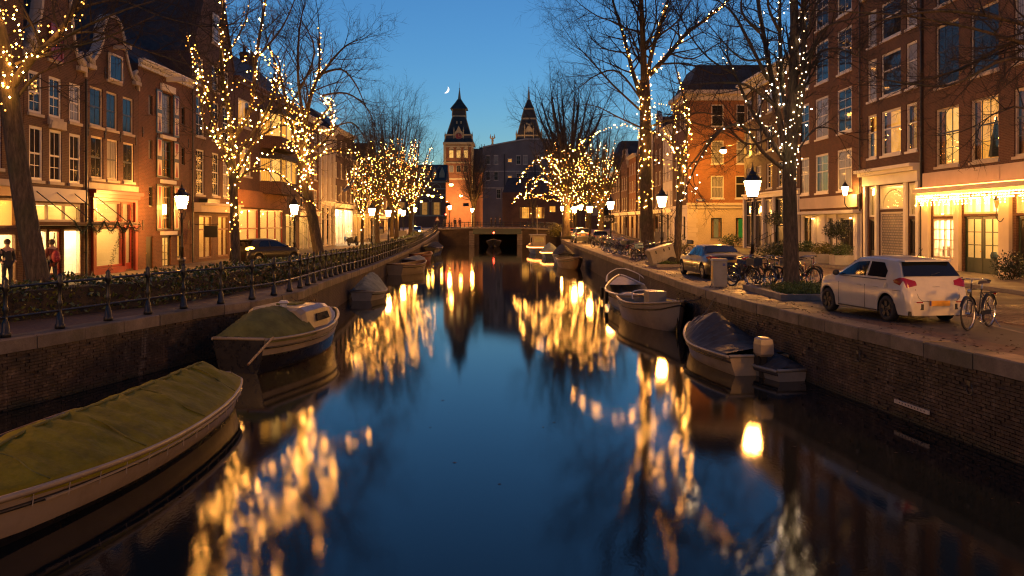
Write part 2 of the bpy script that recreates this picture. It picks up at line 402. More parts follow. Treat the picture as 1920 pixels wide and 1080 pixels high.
# quay walls: a brick face, coping stones one by one, near bricks one by one
rng = random.Random(5)
BRICK_ME = []
for k in range(6):
    mb = MB(); w, h, d = .214+rng.uniform(-.008, .004), .055+rng.uniform(-.004, .003), .05
    j = lambda: rng.uniform(-.006, .006)
    mb.hexa([(-w/2, 0, -h/2), (w/2, 0, -h/2), (w/2+j(), d+j(), -h/2+j()), (-w/2+j(), d+j(), -h/2), (-w/2, 0, h/2), (w/2, 0, h/2), (w/2+j(), d+j(), h/2+j()), (-w/2+j(), d+j(), h/2+j())])
    BRICK_ME.append(mb.mesh('brick', 'o_quay_brick_piece'))
def quay(name, label, edge, zf, side, y_br):
    root = thing(name, label, 'quay wall', (edge[0][0], edge[0][1], WATER))
    pts = resample(edge, .35); m = MB()
    inn = offset_path(pts, side*.45)
    for i in range(len(pts)-1):
        a, b, c, d = pts[i], pts[i+1], inn[i+1], inn[i]
        z0, z1 = zf(a[1]), zf(b[1])
        m.hexa([(*a, WATER-1), (*b, WATER-1), (*c, WATER-1), (*d, WATER-1), (*a, z0-.27), (*b, z1-.27), (*c, z1-.27), (*d, z0-.27)])
    face = m.build('wall_face', 'quay_brick', root)
    # coping: walk along
    acc = 0; s0 = 0; cps = resample(edge, .05); cin = offset_path(cps, side*.52); cout = offset_path(cps, -side*.06)
    i = 0
    while i < len(cps)-3:
        n = int(rng.uniform(1.05, 1.5)/.05) if cps[i][1] < 70 else int(3.0/.05)
        jn = min(i+n, len(cps)-1)
        if cps[i][1] > 5:
            mb = MB(); step = max(1, (jn-i)//3); idx = list(range(i, jn, step))+[jn]
            dz = rng.uniform(-.008, .008); dx = rng.uniform(-.01, .01); g = .011
            rings = []
            for q, k in enumerate(idx):
                a, d = cout[k], cin[k]; t_ = norm((cps[min(k+1, len(cps)-1)][0]-cps[k-1][0], cps[min(k+1, len(cps)-1)][1]-cps[k-1][1], 0))
                off = (g if q == 0 else -g if q == len(idx)-1 else 0)
                a = (a[0]+t_[0]*off+dx, a[1]+t_[1]*off); d = (d[0]+t_[0]*off, d[1]+t_[1]*off)
                z = zf(a[1])+.03+dz; v = norm((d[0]-a[0], d[1]-a[1], 0)); bv = .025
                rings.append([(*a, z-.29), (*a, z-bv), (a[0]+v[0]*bv, a[1]+v[1]*bv, z), (*d, z), (*d, z-.29)])
            mb.loft(rings); mb.build('coping_stone', 'coping_stone', root)
        i = jn
    # bricks standing proud of the mortar
    cand = []; bp = resample(edge, .225)
    lay = int((-.3-WATER)/.068)
    for i in range(len(bp)-1):
        if not (y_br[0] < bp[i][1] < y_br[1]): continue
        a, b = bp[i], bp[i+1]; t_ = norm((b[0]-a[0], b[1]-a[1], 0)); nx, ny = -t_[1]*side, t_[0]*side
        for r in range(lay+1):
            z = zf(a[1])-.30-r*.068
            if z < WATER-.05: continue
            if rng.random() < .03: continue
            o = .5 if r % 2 else 0
            x, y = a[0]+(b[0]-a[0])*o, a[1]+(b[1]-a[1])*o
            cand.append((1/y, (x, y, z), math.atan2(t_[1], t_[0])+(pi if False else 0), (nx, ny), r))
    return root, cand
def lay_bricks(root, cand, side, single):
    rest = MB()
    cand.sort(key=lambda c: -c[0])
    vis = [c for c in cand if abs(c[1][0])/c[1][1] < .60]
    ids = set(id(c) for c in vis[:single])
    for c in cand:
        (x, y, z), a, (nx, ny) = c[1], c[2], c[3]
        d = rng.uniform(-.02, -.008)
        x += nx*d; y += ny*d; a2 = a if side > 0 else a+pi
        if id(c) in ids:
            child('brick', rng.choice(BRICK_ME), root, (x, y, z), (0, rng.uniform(-.02, .02), a2+rng.uniform(-.02, .02)))
        else:
            w, h, dd = .107, .0285, .05+rng.uniform(-.006, .006); ca, sa = cos(a2), sin(a2)
            q = []
            for zz in (-h, h):
                for (u, v) in ((-w, 0), (w, 0), (w, dd), (-w, dd)): q.append((x+u*ca-v*sa, y+u*sa+v*ca, z+zz))
            rest.hexa(q)
    if rest.v: rest.build('brickwork', 'o_quay_brick_piece', root, kind='stuff')
rq, rc = quay('quay_wall', 'brick canal wall with stone coping below the parked white hatchback', RE, rrise, 1, (7, 34))
lay_bricks(rq, rc, 1, 300)
lq, lc = quay('quay_wall', 'dark brick canal wall with mossy coping below the iron railing', LE, lrise, -1, (12, 34))
lay_bricks(lq, lc, -1, 0)

# ------------------------------------------------------------------ buildings
UNIT = {}
def unit_box(mat):
    if mat not in UNIT: UNIT[mat] = MB().box(-.5, .5, -.5, .5, -.5, .5).mesh('pane', mat)
    return UNIT[mat]
class Front:
    """a facade: u runs along it, d outwards, z up"""
    def __init__(s, root, O, U, N): s.root, s.O, s.U, s.N = root, O, U, N
    def T(s, u, z, d=0.0): return (s.O[0]+s.U[0]*u+s.N[0]*d, s.O[1]+s.U[1]*u+s.N[1]*d, z)
def wall_with_holes(F_, u0, u1, z0, z1, holes, mat, name='wall', depth=.16):
    us = sorted({u0, u1, *[h[0] for h in holes], *[h[1] for h in holes]}); zs = sorted({z0, z1, *[h[2] for h in holes], *[h[3] for h in holes]})
    us = [u for u in us if u0 <= u <= u1]; zs = [z for z in zs if z0 <= z <= z1]
    m = MB(); T = F_.T
    for a, b in zip(us, us[1:]):
        run = None
        for c, d in zip(zs, zs[1:]):
            um, zm = (a+b)/2, (c+d)/2
            if any(h[0] < um < h[1] and h[2] < zm < h[3] for h in holes): continue
            m.quad(T(a, c), T(b, c), T(b, d), T(a, d))
    for h in holes:
        a, b, c, d = h[:4]
        m.quad(T(a, c), T(a, d), T(a, d, -depth), T(a, c, -depth)); m.quad(T(b, c), T(b, d), T(b, d, -depth), T(b, c, -depth))
        m.quad(T(a, d), T(b, d), T(b, d, -depth), T(a, d, -depth)); m.quad(T(a, c), T(b, c), T(b, c, -depth), T(a, c, -depth))
    return m.build(name, mat, F_.root)
def pane(F_, parent, u0, u1, z0, z1, d, mat):
    c = F_.T((u0+u1)/2, (z0+z1)/2, d)
    along_y = abs(F_.U[1]) > .5
    sx, sy = (.012, u1-u0) if along_y else (u1-u0, .012)
    return child('pane', unit_box(mat), parent, c, (rng.uniform(-.006, .006), rng.uniform(-.006, .006), rng.uniform(-.008, .008)), (sx, sy, z1-z0))
def window(F_, u0, u1, z0, z1, cols=2, top=2, bot=1, split=.5, fmat='white_paint', lit=None, sill='stone_trim', rec=.06, fw=.09, barw=.03, name='window', pmat=None, simple=False, sash=None, lintel=None):
    T = F_.T; d1 = -rec; d0 = d1-.09
    m = MB()
    m.tbox(T, u0, u0+fw, z0, z1, d0, d1); m.tbox(T, u1-fw, u1, z0, z1, d0, d1)
    m.tbox(T, u0+fw, u1-fw, z1-fw, z1, d0, d1); m.tbox(T, u0+fw, u1-fw, z0, z0+fw, d0, d1)
    w = m.build(name, fmat, F_.root)
    a, b, c, d = u0+fw, u1-fw, z0+fw, z1-fw
    rows = []
    zs = c+(d-c)*(1-split) if bot else c
    if bot: rows.append((c, zs, bot))
    rows.append((zs, d, top))
    g = MB()
    if bot: g.tbox(T, a, b, zs-.035, zs+.035, d0+.02, d1-.015)
    gm = pmat or ('clear_glass' if lit else 'curtained_glass' if rng.random() < .3 else 'dark_glass')
    for (ca, cb, n) in rows:
        for i in range(1, cols): x = a+(b-a)*i/cols; g.tbox(T, x-barw/2, x+barw/2, ca, cb, d0+.025, d1-.03)
        for i in range(1, n): z = ca+(cb-ca)*i/n; g.tbox(T, a, b, z-barw/2, z+barw/2, d0+.027, d1-.032)
        if simple: continue
        for i in range(cols):
            for k in range(n):
                pane(F_, w, a+(b-a)*i/cols+barw/2, a+(b-a)*(i+1)/cols-barw/2, ca+(cb-ca)*k/n+barw/2, ca+(cb-ca)*(k+1)/n-barw/2, (d0+d1)/2, gm)
    if simple: pane(F_, w, a, b, c, d, (d0+d1)/2-.02, gm)
    if g.v: g.build('glazing_bar', sash or fmat, w)
    if sill:
        s_ = MB(); s_.tbox(T, u0-.08, u1+.08, z0-.12, z0-.002, -.1, .07); s_.build('sill', sill, w)
    if lintel:
        s_ = MB(); s_.tbox(T, u0-.06, u1+.06, z1+.003, z1+.16, -.05, .025); s_.build('lintel', lintel, w)
    if lit:
        s_ = MB(); s_.tbox(T, u0+.01, u1-.01, z0+.01, z1-.01, d0-.20, d0-.17); s_.build('curtain', lit, w)
        if z1-z0 > 1.5 and u1-u0 > .7:
            for sd in (0, 1):
                wd = (u1-u0)*rng.uniform(.12, .26); x0 = u0+fw if sd == 0 else u1-fw-wd; dr_ = MB(); nn = 6
                dr_.loft([[T(x0+wd*k/nn, z0+.08, d0-.10-.03*(k % 2)), T(x0+wd*k/nn, z1-.08, d0-.10-.03*(k % 2))] for k in range(nn+1)], closed=False); dr_.build('drape', 'drape_cloth', w)
    return w
def room(F_, u0, u1, z0, z1, depth, lamp, wall='room_wall', parent=None, back=None, lampw=.35, bare=False):
    """a lit room behind a shop window"""
    T = F_.T; m = MB(); D0 = -.2; D1 = -depth
    m.quad(T(u0, z0, D0), T(u1, z0, D0), T(u1, z0, D1), T(u0, z0, D1)); m.quad(T(u0, z1, D0), T(u1, z1, D0), T(u1, z1, D1), T(u0, z1, D1))
    m.quad(T(u0, z0, D0), T(u0, z1, D0), T(u0, z1, D1), T(u0, z0, D1)); m.quad(T(u1, z0, D0), T(u1, z1, D0), T(u1, z1, D1), T(u1, z0, D1))
    m.quad(T(u0, z0, D1), T(u1, z0, D1), T(u1, z1, D1), T(u0, z1, D1))
    r = m.build('lit_room', wall, parent or F_.root)
    l = MB(); l.tbox(T, u0+.06, u1-.06, z1-.06, z1-.02, -depth+.08, -.28); l.build('ceiling_lamp', lamp, r)
    if not bare:
        rr = random.Random(int(u0*100+z0*10)); x = u0+.15
        while x < u1-.3:
            q = MB(); w_ = rr.uniform(.15, .5); h_ = rr.uniform(.3, 1.0); dd = rr.uniform(.4, depth-.35); k = rr.random()
            if k < .4: q.tbox(T, x, x+w_, z0+.002, z0+h_*.7, -dd-.2, -dd); q.build('display_block', 'brown_wood', r)
            elif k < .7: q.lathe([(.08, .002), (.1, .1), (.05, .3), (.12, .5), (.16, .8), (.1, .95)], T(x+.1, z0, -dd), 8); q.build('vase', 'blue_paint', r)
            else: q.tbox(T, x, x+w_, z0+.9, z0+.9+h_*.7, -depth+.01, -depth+.04); q.build('picture', 'red_paint', r)
            x += w_+rr.uniform(.1, .45)
        for zz in (z0+.75, z0+1.25):
            if zz < z1-.35: q = MB(); q.tbox(T, u0+.1, u1-.1, zz, zz+.035, -depth+.01, -depth+.3); q.build('shelf', 'brown_wood', r)
        for k in range(int((u1-u0)/.35)):
            q = MB(); xx = u0+.2+k*.35; hh = rr.uniform(.12, .3); q.tbox(T, xx, xx+rr.uniform(.08, .22), z0+.786, z0+.786+hh, -depth+.05, -depth+.2); q.build('shelf_item', rr.choice(('red_paint', 'blue_paint', 'brown_wood', 'green_paint', 'gold')), r)
    return r
def cornice(F_, u0, u1, z, h=.45, proj=.4, mat='white_paint', dent=True, name='cornice'):
    T = F_.T; m = MB()
    m.tbox(T, u0, u1, z, z+h*.55, 0.003, proj*.35); m.tbox(T, u0-.03, u1+.03, z+h*.55, z+h*.8, 0.003, proj*.75); m.tbox(T, u0-.06, u1+.06, z+h*.8, z+h, 0.003, proj)
    if dent:
        u = u0+.1
        while u < u1-.15: m.tbox(T, u, u+.12, z+h*.36, z+h*.55-.002, proj*.35, proj*.62); u += .3
    return m.build(name, mat, F_.root)
def shell(F_, u0, u1, z0, z1, depth, mat, roofmat='roof_dark', ridge=None, flat=True):
    """sides, back and roof of a house behind its facade"""
    T = F_.T; m = MB()
    m.quad(T(u0, z0, 0), T(u0, z1, 0), T(u0, z1, -depth), T(u0, z0, -depth)); m.quad(T(u1, z0, 0), T(u1, z1, 0), T(u1, z1, -depth), T(u1, z0, -depth))
    m.quad(T(u0, z0, -depth), T(u1, z0, -depth), T(u1, z1, -depth), T(u0, z1, -depth))
    m.build('side_wall', mat, F_.root)
    r = MB()
    if ridge is None: r.tbox(T, u0+.002, u1-.002, z1-.1, z1+.06, -depth, -.02)
    elif ridge[0] == 'deep':      # ridge runs back from the street
        um = (u0+u1)/2; h = ridge[1]; d0 = ridge[2] if len(ridge) > 2 else -.3
        r.add([T(u0, z1, d0), T(um, z1+h, d0), T(u1, z1, d0), T(u0, z1, -depth), T(um, z1+h, -depth), T(u1, z1, -depth)], [(0, 1, 4, 3), (1, 2, 5, 4), (0, 2, 1), (3, 4, 5), (0, 3, 5, 2)])
    else:                          # mansard / ridge along the street
        h = ridge[1]; i = ridge[2]
        r.add([T(u0, z1, -.1), T(u1, z1, -.1), T(u1, z1, -depth), T(u0, z1, -depth), T(u0+i*.4, z1+h, -i-.1), T(u1-i*.4, z1+h, -i-.1), T(u1-i*.4, z1+h, -depth+i), T(u0+i*.4, z1+h, -depth+i)], BOXF)
    return r.build('roof', roofmat, F_.root)
def chimney(F_, u, z, d, h=1.6, w=.6, mat='brick_dark'):
    T = F_.T; m = MB(); m.tbox(T, u-w/2, u+w/2, z-1.5, z+h, d-w/2, d+w/2); m.tbox(T, u-w/2-.06, u+w/2+.06, z+h-.25, z+h-.1, d-w/2-.06, d+w/2+.06)
    for k in (-.15, .15):
        c = T(u+k, z+h, d); m.lathe([(.1, 0), (.08, .45)], c, 7)
    return m.build('chimney', mat, F_.root)
def new_house(label, side, X, y0, y1, zbase, group='canal houses'):
    r = thing('canal_house', label, 'house', (X, (y0+y1)/2, zbase), group)
    return Front(r, (X, 0, 0), (0, 1, 0), (1, 0, 0) if side < 0 else (-1, 0, 0))
def yy(X, px): return X*F/(px-960)
def wspan(X, a, b):
    u = sorted((yy(X, a), yy(X, b))); return u[0], u[1]
def rowz(X, px, t, b):
    Y = yy(X, px); return ZZ(b, Y), ZZ(t, Y)
def drainpipe(F_, u, z0, z1, mat='iron_worn'):
    m = MB(); m.tube([F_.T(u, z0, .09), F_.T(u, z1, .09)], .05, 6)
    for z in np.arange(z0+1, z1, 2.2): m.tbox(F_.T, u-.08, u+.08, z, z+.05, 0.0, .15)
    m.build('drainpipe', mat, F_.root)
def anchors(F_, us, z, h=.5):
    for u in us:
        m = MB(); m.tbox(F_.T, u-.025, u+.025, z-h/2, z+h/2, 0.0, .03); m.tbox(F_.T, u-.09, u+.09, z-.03, z+.03, .005, .04)
        m.build('wall_anchor', 'iron', F_.root)
def gable(F_, poly, mat, trim='stone_trim', d0=-.35, d1=0.0, hole=None, tw=.16):
    m = MB(); m.prism(poly, F_.T, d0, d1); g = m.build('gable', mat, F_.root)
    t_ = MB(); pts = poly[1:] if False else poly
    # trim follows the upper outline (all points but the flat base)
    for a, b in zip(pts[1:], pts[2:]):
        if abs(a[0]-b[0])+abs(a[1]-b[1]) < .02: continue
        du, dz = b[0]-a[0], b[1]-a[1]; l = sqrt(du*du+dz*dz); nu, nz = -dz/l*tw*.5, du/l*tw*.5
        t_.prism([(a[0]-nu, a[1]-nz), (b[0]-nu, b[1]-nz), (b[0]+nu, b[1]+nz), (a[0]+nu, a[1]+nz)], F_.T, d0-.03, d1+.07)
    t_.build('gable_coping', trim, g); return g
LB = LZ-.1
def curve_pts(a, b, k, n=7):
    """concave/convex edge from a to b"""
    out = []
    for i in range(n+1):
        t_ = i/n
        out.append((a[0]+(b[0]-a[0])*(t_**k), a[1]+(b[1]-a[1])*t_))
    return out
def big_pane_front(F_, u0, u1, z0, z1, fmat, lamp, depth=2.4, mull=(), trans=None, wall='room_wall', name='shop_window', fw=.09, bare=False, lampw=.35):
    T = F_.T; m = MB()
    m.tbox(T, u0, u0+fw, z0, z1, -.14, -.02); m.tbox(T, u1-fw, u1, z0, z1, -.14, -.02)
    m.tbox(T, u0+fw, u1-fw, z1-fw, z1, -.14, -.02); m.tbox(T, u0+fw, u1-fw, z0, z0+fw, -.14, -.02)
    xs = [u0+fw, *mull, u1-fw]
    for x in mull: m.tbox(T, x-.04, x+.04, z0+fw, z1-fw, -.13, -.025)
    if trans: m.tbox(T, u0+fw, u1-fw, trans-.05, trans+.05, -.135, -.015)
    w = m.build(name, fmat, F_.root)
    for a, b in zip(xs, xs[1:]):
        if trans: pane(F_, w, a, b, z0+fw, trans-.05, -.08, 'clear_glass'); pane(F_, w, a, b, trans+.05, z1-fw, -.08, 'clear_glass')
        else: pane(F_, w, a, b, z0+fw, z1-fw, -.08, 'clear_glass')
    if lamp: room(F_, u0+.01, u1-.01, z0+.01, z1-.01, depth, lamp, wall, w, bare=bare, lampw=lampw)
    return w
def door(F_, u0, u1, z0, z1, mat, glass=None, fmat=None, lamp=None, cols=1, rows=1, name='door', rec=.08):
    T = F_.T; m = MB(); st = .11
    if glass:
        g0 = z0+(z1-z0)*glass[0]; g1 = z1-st
        m.tbox(T, u0, u0+st, z0, z1, -rec-.05, -rec); m.tbox(T, u1-st, u1, z0, z1, -rec-.05, -rec)
        m.tbox(T, u0+st, u1-st, z0, g0, -rec-.05, -rec); m.tbox(T, u0+st, u1-st, g1, z1, -rec-.05, -rec)
        for i in range(1, cols): x = u0+st+(u1-u0-2*st)*i/cols; m.tbox(T, x-.018, x+.018, g0, g1, -rec-.045, -rec-.005)
        for i in range(1, rows): z = g0+(g1-g0)*i/rows; m.tbox(T, u0+st, u1-st, z-.018, z+.018, -rec-.043, -rec-.007)
        dr = m.build(name, mat, F_.root)
        pane(F_, dr, u0+st, u1-st, g0, g1, -rec-.025, 'clear_glass' if lamp else 'dark_glass')
    else:
        m.tbox(T, u0, u1, z0, z1, -rec-.05, -rec); dr = m.build(name, mat, F_.root)
    MB().ball(T(u0+.09, z0+1.0, -rec+.04), .035, 6, 4).build('handle', 'gold', dr)
    return dr

# ---- left row
X = LXF
# L0: shop at the picture's edge
h = new_house('brick house with a wide orange-lit shop window behind the leaning trunk', -1, X, 27.6, 32.65, LB)
hol = [(28.1, 32.25, 2.12, 3.22), (28.1, 32.25, -.02, 1.95), (28.4, 29.4, 4.3, 6.2), (30.3, 31.3, 4.3, 6.2), (28.4, 29.4, 6.9, 8.5), (30.3, 31.3, 6.9, 8.5)]
wall_with_holes(h, 27.6, 32.65, LB, 11.5, hol, 'brick_brown')
big_pane_front(h, *hol[0], 'brown_wood', 'room_lamp_orange', 2.0, (30.2,), bare=True)
big_pane_front(h, *hol[1], 'brown_wood', 'room_lamp_bright', 2.2, (30.6,))
for q in hol[2:]: window(h, *q, cols=2, top=1, bot=1, split=.5)
m = MB(); m.tbox(h.T, 27.7, 32.6, 3.3, 3.65, .003, .12); m.build('fascia', 'red_paint', h.root)
m = MB(); m.tbox(h.T, 27.7, 32.6, 3.66, 3.9, .003, .25); m.build('fascia_moulding', 'beige_plaster', h.root)
shell(h, 27.6, 32.65, LB, 11.5, 11, 'brick_dark', ridge=('deep', 3))
cornice(h, 27.65, 32.6, 11.1, .4)
# L1: neck gable, canopy shop
a, b = 32.68, 37.38
h = new_house('narrow brown brick house with neck gable and garlanded glass canopy', -1, X, a, b, LB)
r3 = [(33.0, 33.95, 6.6, 8.25), (34.45, 35.4, 6.6, 8.25), (36.05, 37.0, 6.6, 8.25)]
r2 = [(33.05, 34.0, 3.98, 6.1), (34.5, 35.45, 3.98, 6.1), (36.05, 37.0, 3.98, 6.1)]
tr = (33.1, 37.0, 2.35, 3.1); sh1 = (33.0, 34.35, .05, 2.05); sh2 = (35.6, 37.05, .05, 2.05); dr = (34.5, 35.45, LB, 2.05)
wall_with_holes(h, a, b, LB, 8.7, r3+r2+[tr, sh1, sh2, dr], 'brick_brown')
for q in r3+r2: window(h, *q, cols=2, top=1, bot=2, split=.5, sill='stone_trim', rec=.03, fw=.11)
big_pane_front(h, *tr, 'stone_trim', 'room_lamp', 1.4, (34.4, 35.7), bare=True)
big_pane_front(h, *sh1, 'cream_paint', 'white_shop_lamp', 1.8); big_pane_front(h, *sh2, 'cream_paint', 'white_shop_lamp', 1.8)
dd = door(h, *dr, 'red_paint', (.22,), lamp=1); room(h, 34.52, 35.43, 0, 2.04, 2.0, 'room_lamp_bright', parent=dd, bare=True)
m = MB()
for s_ in (-1, 1): m.tube([h.T(34.97-s_*.3, .6, -.06), h.T(34.97+s_*.02, 1.9, -.06), ], .015, 5)
m.build('door_grille', 'iron', dd)
m = MB(); m.tbox(h.T, 32.9, 37.25, 3.17, 3.72, .003, .1); m.build('fascia', 'white_plaster', h.root)
m = MB(); m.tbox(h.T, 34.35, 35.65, 6.28, 6.34+.16, .003, .1); m.prism([(34.4, 6.15), (35.6, 6.15), (35.5, 6.45), (34.5, 6.45)], h.T, .01, .14); m.build('stone_cartouche', 'stone_trim', h.root)
gp = [(a, 8.7), (b, 8.7), (b, 8.95)]+curve_pts((37.2, 8.95), (36.1, 11.6), .45)+[(36.15, 12.0), (36.0, 12.3), (35.0, 13.2), (34.05, 12.3), (33.9, 12.0)]+curve_pts((33.95, 11.6), (32.85, 8.95), 2.2)+[(a, 8.95), (a, 8.7)]
g = gable(h, gp, 'brick_brown')
for u in (32.95, 36.7):
    m = MB()
    for k in range(7): m.ball(h.T(u+.2+.16*cos(k*.9), 9.25+.11*k*.6, .05), .19-.015*k, 7, 5)
    m.tbox(h.T, u-.1, u+.5, 8.86, 9.06, -.1, .2); m.build('carved_scroll', 'stone_trim', h.root)
window(h, 34.4, 35.35, 8.95, 10.4, cols=2, top=1, bot=0, fmat='red_paint', pmat='red_paint', rec=-.13, sill='stone_trim')
shell(h, a, b, LB, 8.7, 11, 'brick_dark', ridge=('deep', 3.2, -.36)); drainpipe(h, b-.05, 0, 8.6)
# canopy (part of the house) and its rods
cn = MB(); cn.tbox(h.T, 33.0, 39.0, 2.22, 2.34, 0.01, 1.7); c_ = cn.build('canopy', 'brown_wood', h.root)
m = MB(); m.tbox(h.T, 33.1, 38.9, 2.19, 2.215, .1, 1.6); m.build('canopy_glass', 'room_wall', c_)
for u in (33.4, 34.9, 36.3, 38.0):
    m = MB(); m.tube([h.T(u, 3.6, .02), h.T(u, 2.34, 1.6)], .022, 5); m.build('tie_rod', 'iron', c_)
# garland: a swag of fir along the canopy's front
gt = thing('fir_garland', 'green fir garland swagged along the glass canopy edge', 'garland', h.T(33, 0, 1.7))
m = MB(); rg = random.Random(3); pth = []
for k in range(5):
    u0_, u1_ = 33.05+k*1.2, 33.05+(k+1)*1.2
    for i in range(8): t_ = i/8; pth.append(h.T(u0_+(u1_-u0_)*t_, 2.38-.42*sin(pi*t_), 1.76))
for i in range(14): pth.append(h.T(38.4-.0*i, 2.3-i*.17, 1.2-.05*i))
for p_ in pth:
    for k in range(26):
        d = norm((rg.gauss(0, 1), rg.gauss(0, 1), rg.gauss(0, 1))); e = norm((rg.gauss(0, 1), rg.gauss(0, 1), rg.gauss(0, 1)))
        q = add3(p_, mul3(d, rg.uniform(0, .08))); tip = add3(q, mul3(d, rg.uniform(.05, .13)))
        m.add([q, tip, add3(lerp(q, tip, .5), mul3(e, .03))], [(0, 1, 2)])
m_plain('fir', (.02, .035, .012), .6, var=.5, scale=8); m.build('sprays', 'fir', gt, kind='stuff')
MB().tube(pth[:41], .03, 5).build('cord', 'fir', gt)
# L2: bell gable, red shop
a, b = 37.4, 42.68
h = new_house('brown brick house with bell gable above the red shopfront', -1, X, a, b, LB)
r3 = [(37.8, 39.0, 6.65, 8.4), (39.35, 40.45, 6.65, 8.4), (41.0, 42.15, 6.65, 8.4)]
r2 = [(37.9, 39.05, 4.3, 6.2), (39.4, 40.5, 4.3, 6.2), (41.05, 42.2, 4.3, 6.2)]
s1 = (38.2, 40.8, 2.3, 3.3); s1b = (41.0, 41.9, 2.3, 3.3); s2 = (38.3, 41.0, .25, 2.1); s2b = (41.15, 42.1, .05, 2.1)
wall_with_holes(h, a, b, LB, 8.9, r3+r2, 'brick_brown') if False else wall_with_holes(h, a, b, LB, 8.9, r3+r2+[s1, s1b, s2, s2b], 'brick_brown')
for i, q in enumerate(r3+r2): window(h, *q, cols=2, top=1, bot=1, split=.5, fmat='cream_paint', sash='dark_paint', rec=.05)
m = MB(); T = h.T
m.tbox(T, 37.9, 38.18, LB, 3.42, .003, .12); m.tbox(T, 42.12, 42.4, LB, 3.42, .003, .12); m.tbox(T, 38.18, 42.12, 2.12, 2.28, .003, .14); m.tbox(T, 38.18, 42.12, 3.31, 3.45, .003, .12)
m.tbox(T, 38.18, 41.0, LB, .23, .003, .10); m.tbox(T, 41.02, 41.13, .0, 2.11, .003, .1); m.build('shop_surround', 'red_paint', h.root)
m = MB(); m.tbox(T, 37.8, 42.5, 3.46, 3.62, .003, .2); m.tbox(T, 37.7, 42.6, 3.62, 3.78, .003, .34); m.build('shop_cornice', 'red_paint', h.root)
m = MB(); m.tbox(T, 37.6, 42.6, 3.82, 4.1, .003, .06); m.build('stone_band', 'stone_trim', h.root)
big_pane_front(h, *s1, 'red_paint', 'room_lamp', 2.0, bare=True); big_pane_front(h, *s1b, 'red_paint', 'room_lamp', 2.0, bare=True)
big_pane_front(h, *s2, 'red_paint', 'room_lamp', 2.2); door(h, *s2b, 'red_paint', (.15,), lamp=1); room(h, 41.17, 42.08, .06, 2.09, 2.0, 'room_lamp', bare=True)
gp = [(a, 8.9), (b, 8.9), (b, 9.25)]+curve_pts((42.5, 9.25), (41.1, 11.0), .5)+[(41.15, 11.2)]+[(40.05+.95*cos(k*pi/8), 11.25+.75*sin(k*pi/8)) for k in range(9)]+[(38.95, 11.2)]+curve_pts((39.0, 11.0), (37.6, 9.25), 2.0)+[(a, 9.25), (a, 8.9)]
gable(h, gp, 'brick_brown')
for u in (37.5, 42.1):
    m = MB()
    for k in range(7): m.ball(T(u+.2+.16*cos(k*.9), 9.4+.1*k*.7, .05), .19-.015*k, 7, 5)
    m.tbox(T, u-.1, u+.55, 9.12, 9.3, -.1, .2); m.build('carved_scroll', 'stone_trim', h.root)
window(h, 39.4, 40.75, 8.95, 10.2, cols=2, top=1, bot=0, fmat='cream_paint', sash='dark_paint', rec=-.13, sill='stone_trim')
m = MB(); m.tbox(T, 40.0, 40.2, 10.45, 10.62, 0, .8); m.build('hoist_beam', 'stone_trim', h.root)
anchors(h, (39.2, 41.0, 37.65, 42.4), 9.2); anchors(h, (39.2, 40.75, 37.65, 42.4), 6.4)
shell(h, a, b, LB, 8.9, 11, 'brick_dark', ridge=('deep', 2.6, -.36))
# L3: warehouse with painted shutters
a, b = 42.7, 49.85
h = new_house('brick warehouse with red, white and blue painted shutters', -1, X, a, b, LB); T = h.T
U0, U1 = 45.55, 47.0
op = [(U0, U1, 7.15, 9.3), (U0, U1, 4.75, 6.75), (U0, U1, 1.95, 4.3)]
sm = [(43.9, 44.4, 7.9, 8.9), (43.9, 44.4, 5.6, 6.6), (43.95, 44.5, 3.15, 4.2), (48.3, 48.8, 7.9, 8.9), (48.3, 48.8, 5.6, 6.6)]
gr = [(U0+.1, U1-.2, LB, 1.6), (47.7, 48.7, .35, 1.65), (43.6, 44.5, LB, 1.6)]
wall_with_holes(h, a, b, LB, 10.3, op+sm+gr, 'brick_red')
for i, q in enumerate(op): window(h, *q, cols=2, top=4, bot=0, fmat='dark_paint' if i < 1 else 'green_paint', lit=(None, 'lit_curtain_dim', 'lit_curtain')[i], sill=None, rec=.1, fw=.07)
for i, q in enumerate(sm): window(h, *q, cols=1, top=2, bot=0, fmat='dark_paint', lit='lit_curtain' if i == 2 else None, sill=None, rec=.06, fw=.05)
door(h, *gr[0], 'dark_paint', (.1,), lamp=1, cols=2, rows=4); room(h, gr[0][0], gr[0][1], 0, 1.6, 1.6, 'room_lamp', bare=True)
window(h, *gr[1], cols=2, top=2, bot=0, fmat='dark_paint', lit='lit_curtain', sill='stone_trim'); door(h, *gr[2], 'dark_paint')
t = NT('shutter_face'); t.princ((.62, .52, .36), .5)
t = NT('shutter_blue'); t.princ((.035, .09, .17), .5)
t = NT('shutter_red'); t.princ((.30, .025, .02), .5)
t = NT('shutter_violet'); t.princ((.10, .03, .12), .5)
for i, (z0, z1) in enumerate(((7.05, 9.35), (4.7, 6.8), (1.9, 4.35))):
    for s_ in (-1, 1):
        ua, ub = (U0-.78, U0-.06) if s_ < 0 else (U1+.06, U1+.78)
        m = MB(); m.tbox(T, ua, ub, z0, z1, .02, .07); s = m.build('shutter', 'shutter_blue' if i == 0 else 'dark_paint', h.root)
        for k in (0, 1):
            za = z0+.1+(z1-z0)*.5*k; zb = za+(z1-z0)*.5-.2
            MB().tbox(T, ua+.1, ub-.1, za, zb, .07, .078).build('panel', 'shutter_face', s)
            q = [(ua+.16, zb-.02), (ub-.16, zb-.02), ((ua+ub)/2, za+.04)] if k else [(ua+.16, za+.02), (ub-.16, za+.02), ((ua+ub)/2, zb-.04)]
            MB().prism(q, T, .079, .083).build('painted_wedge', 'shutter_violet' if i == 0 else 'shutter_red', s)
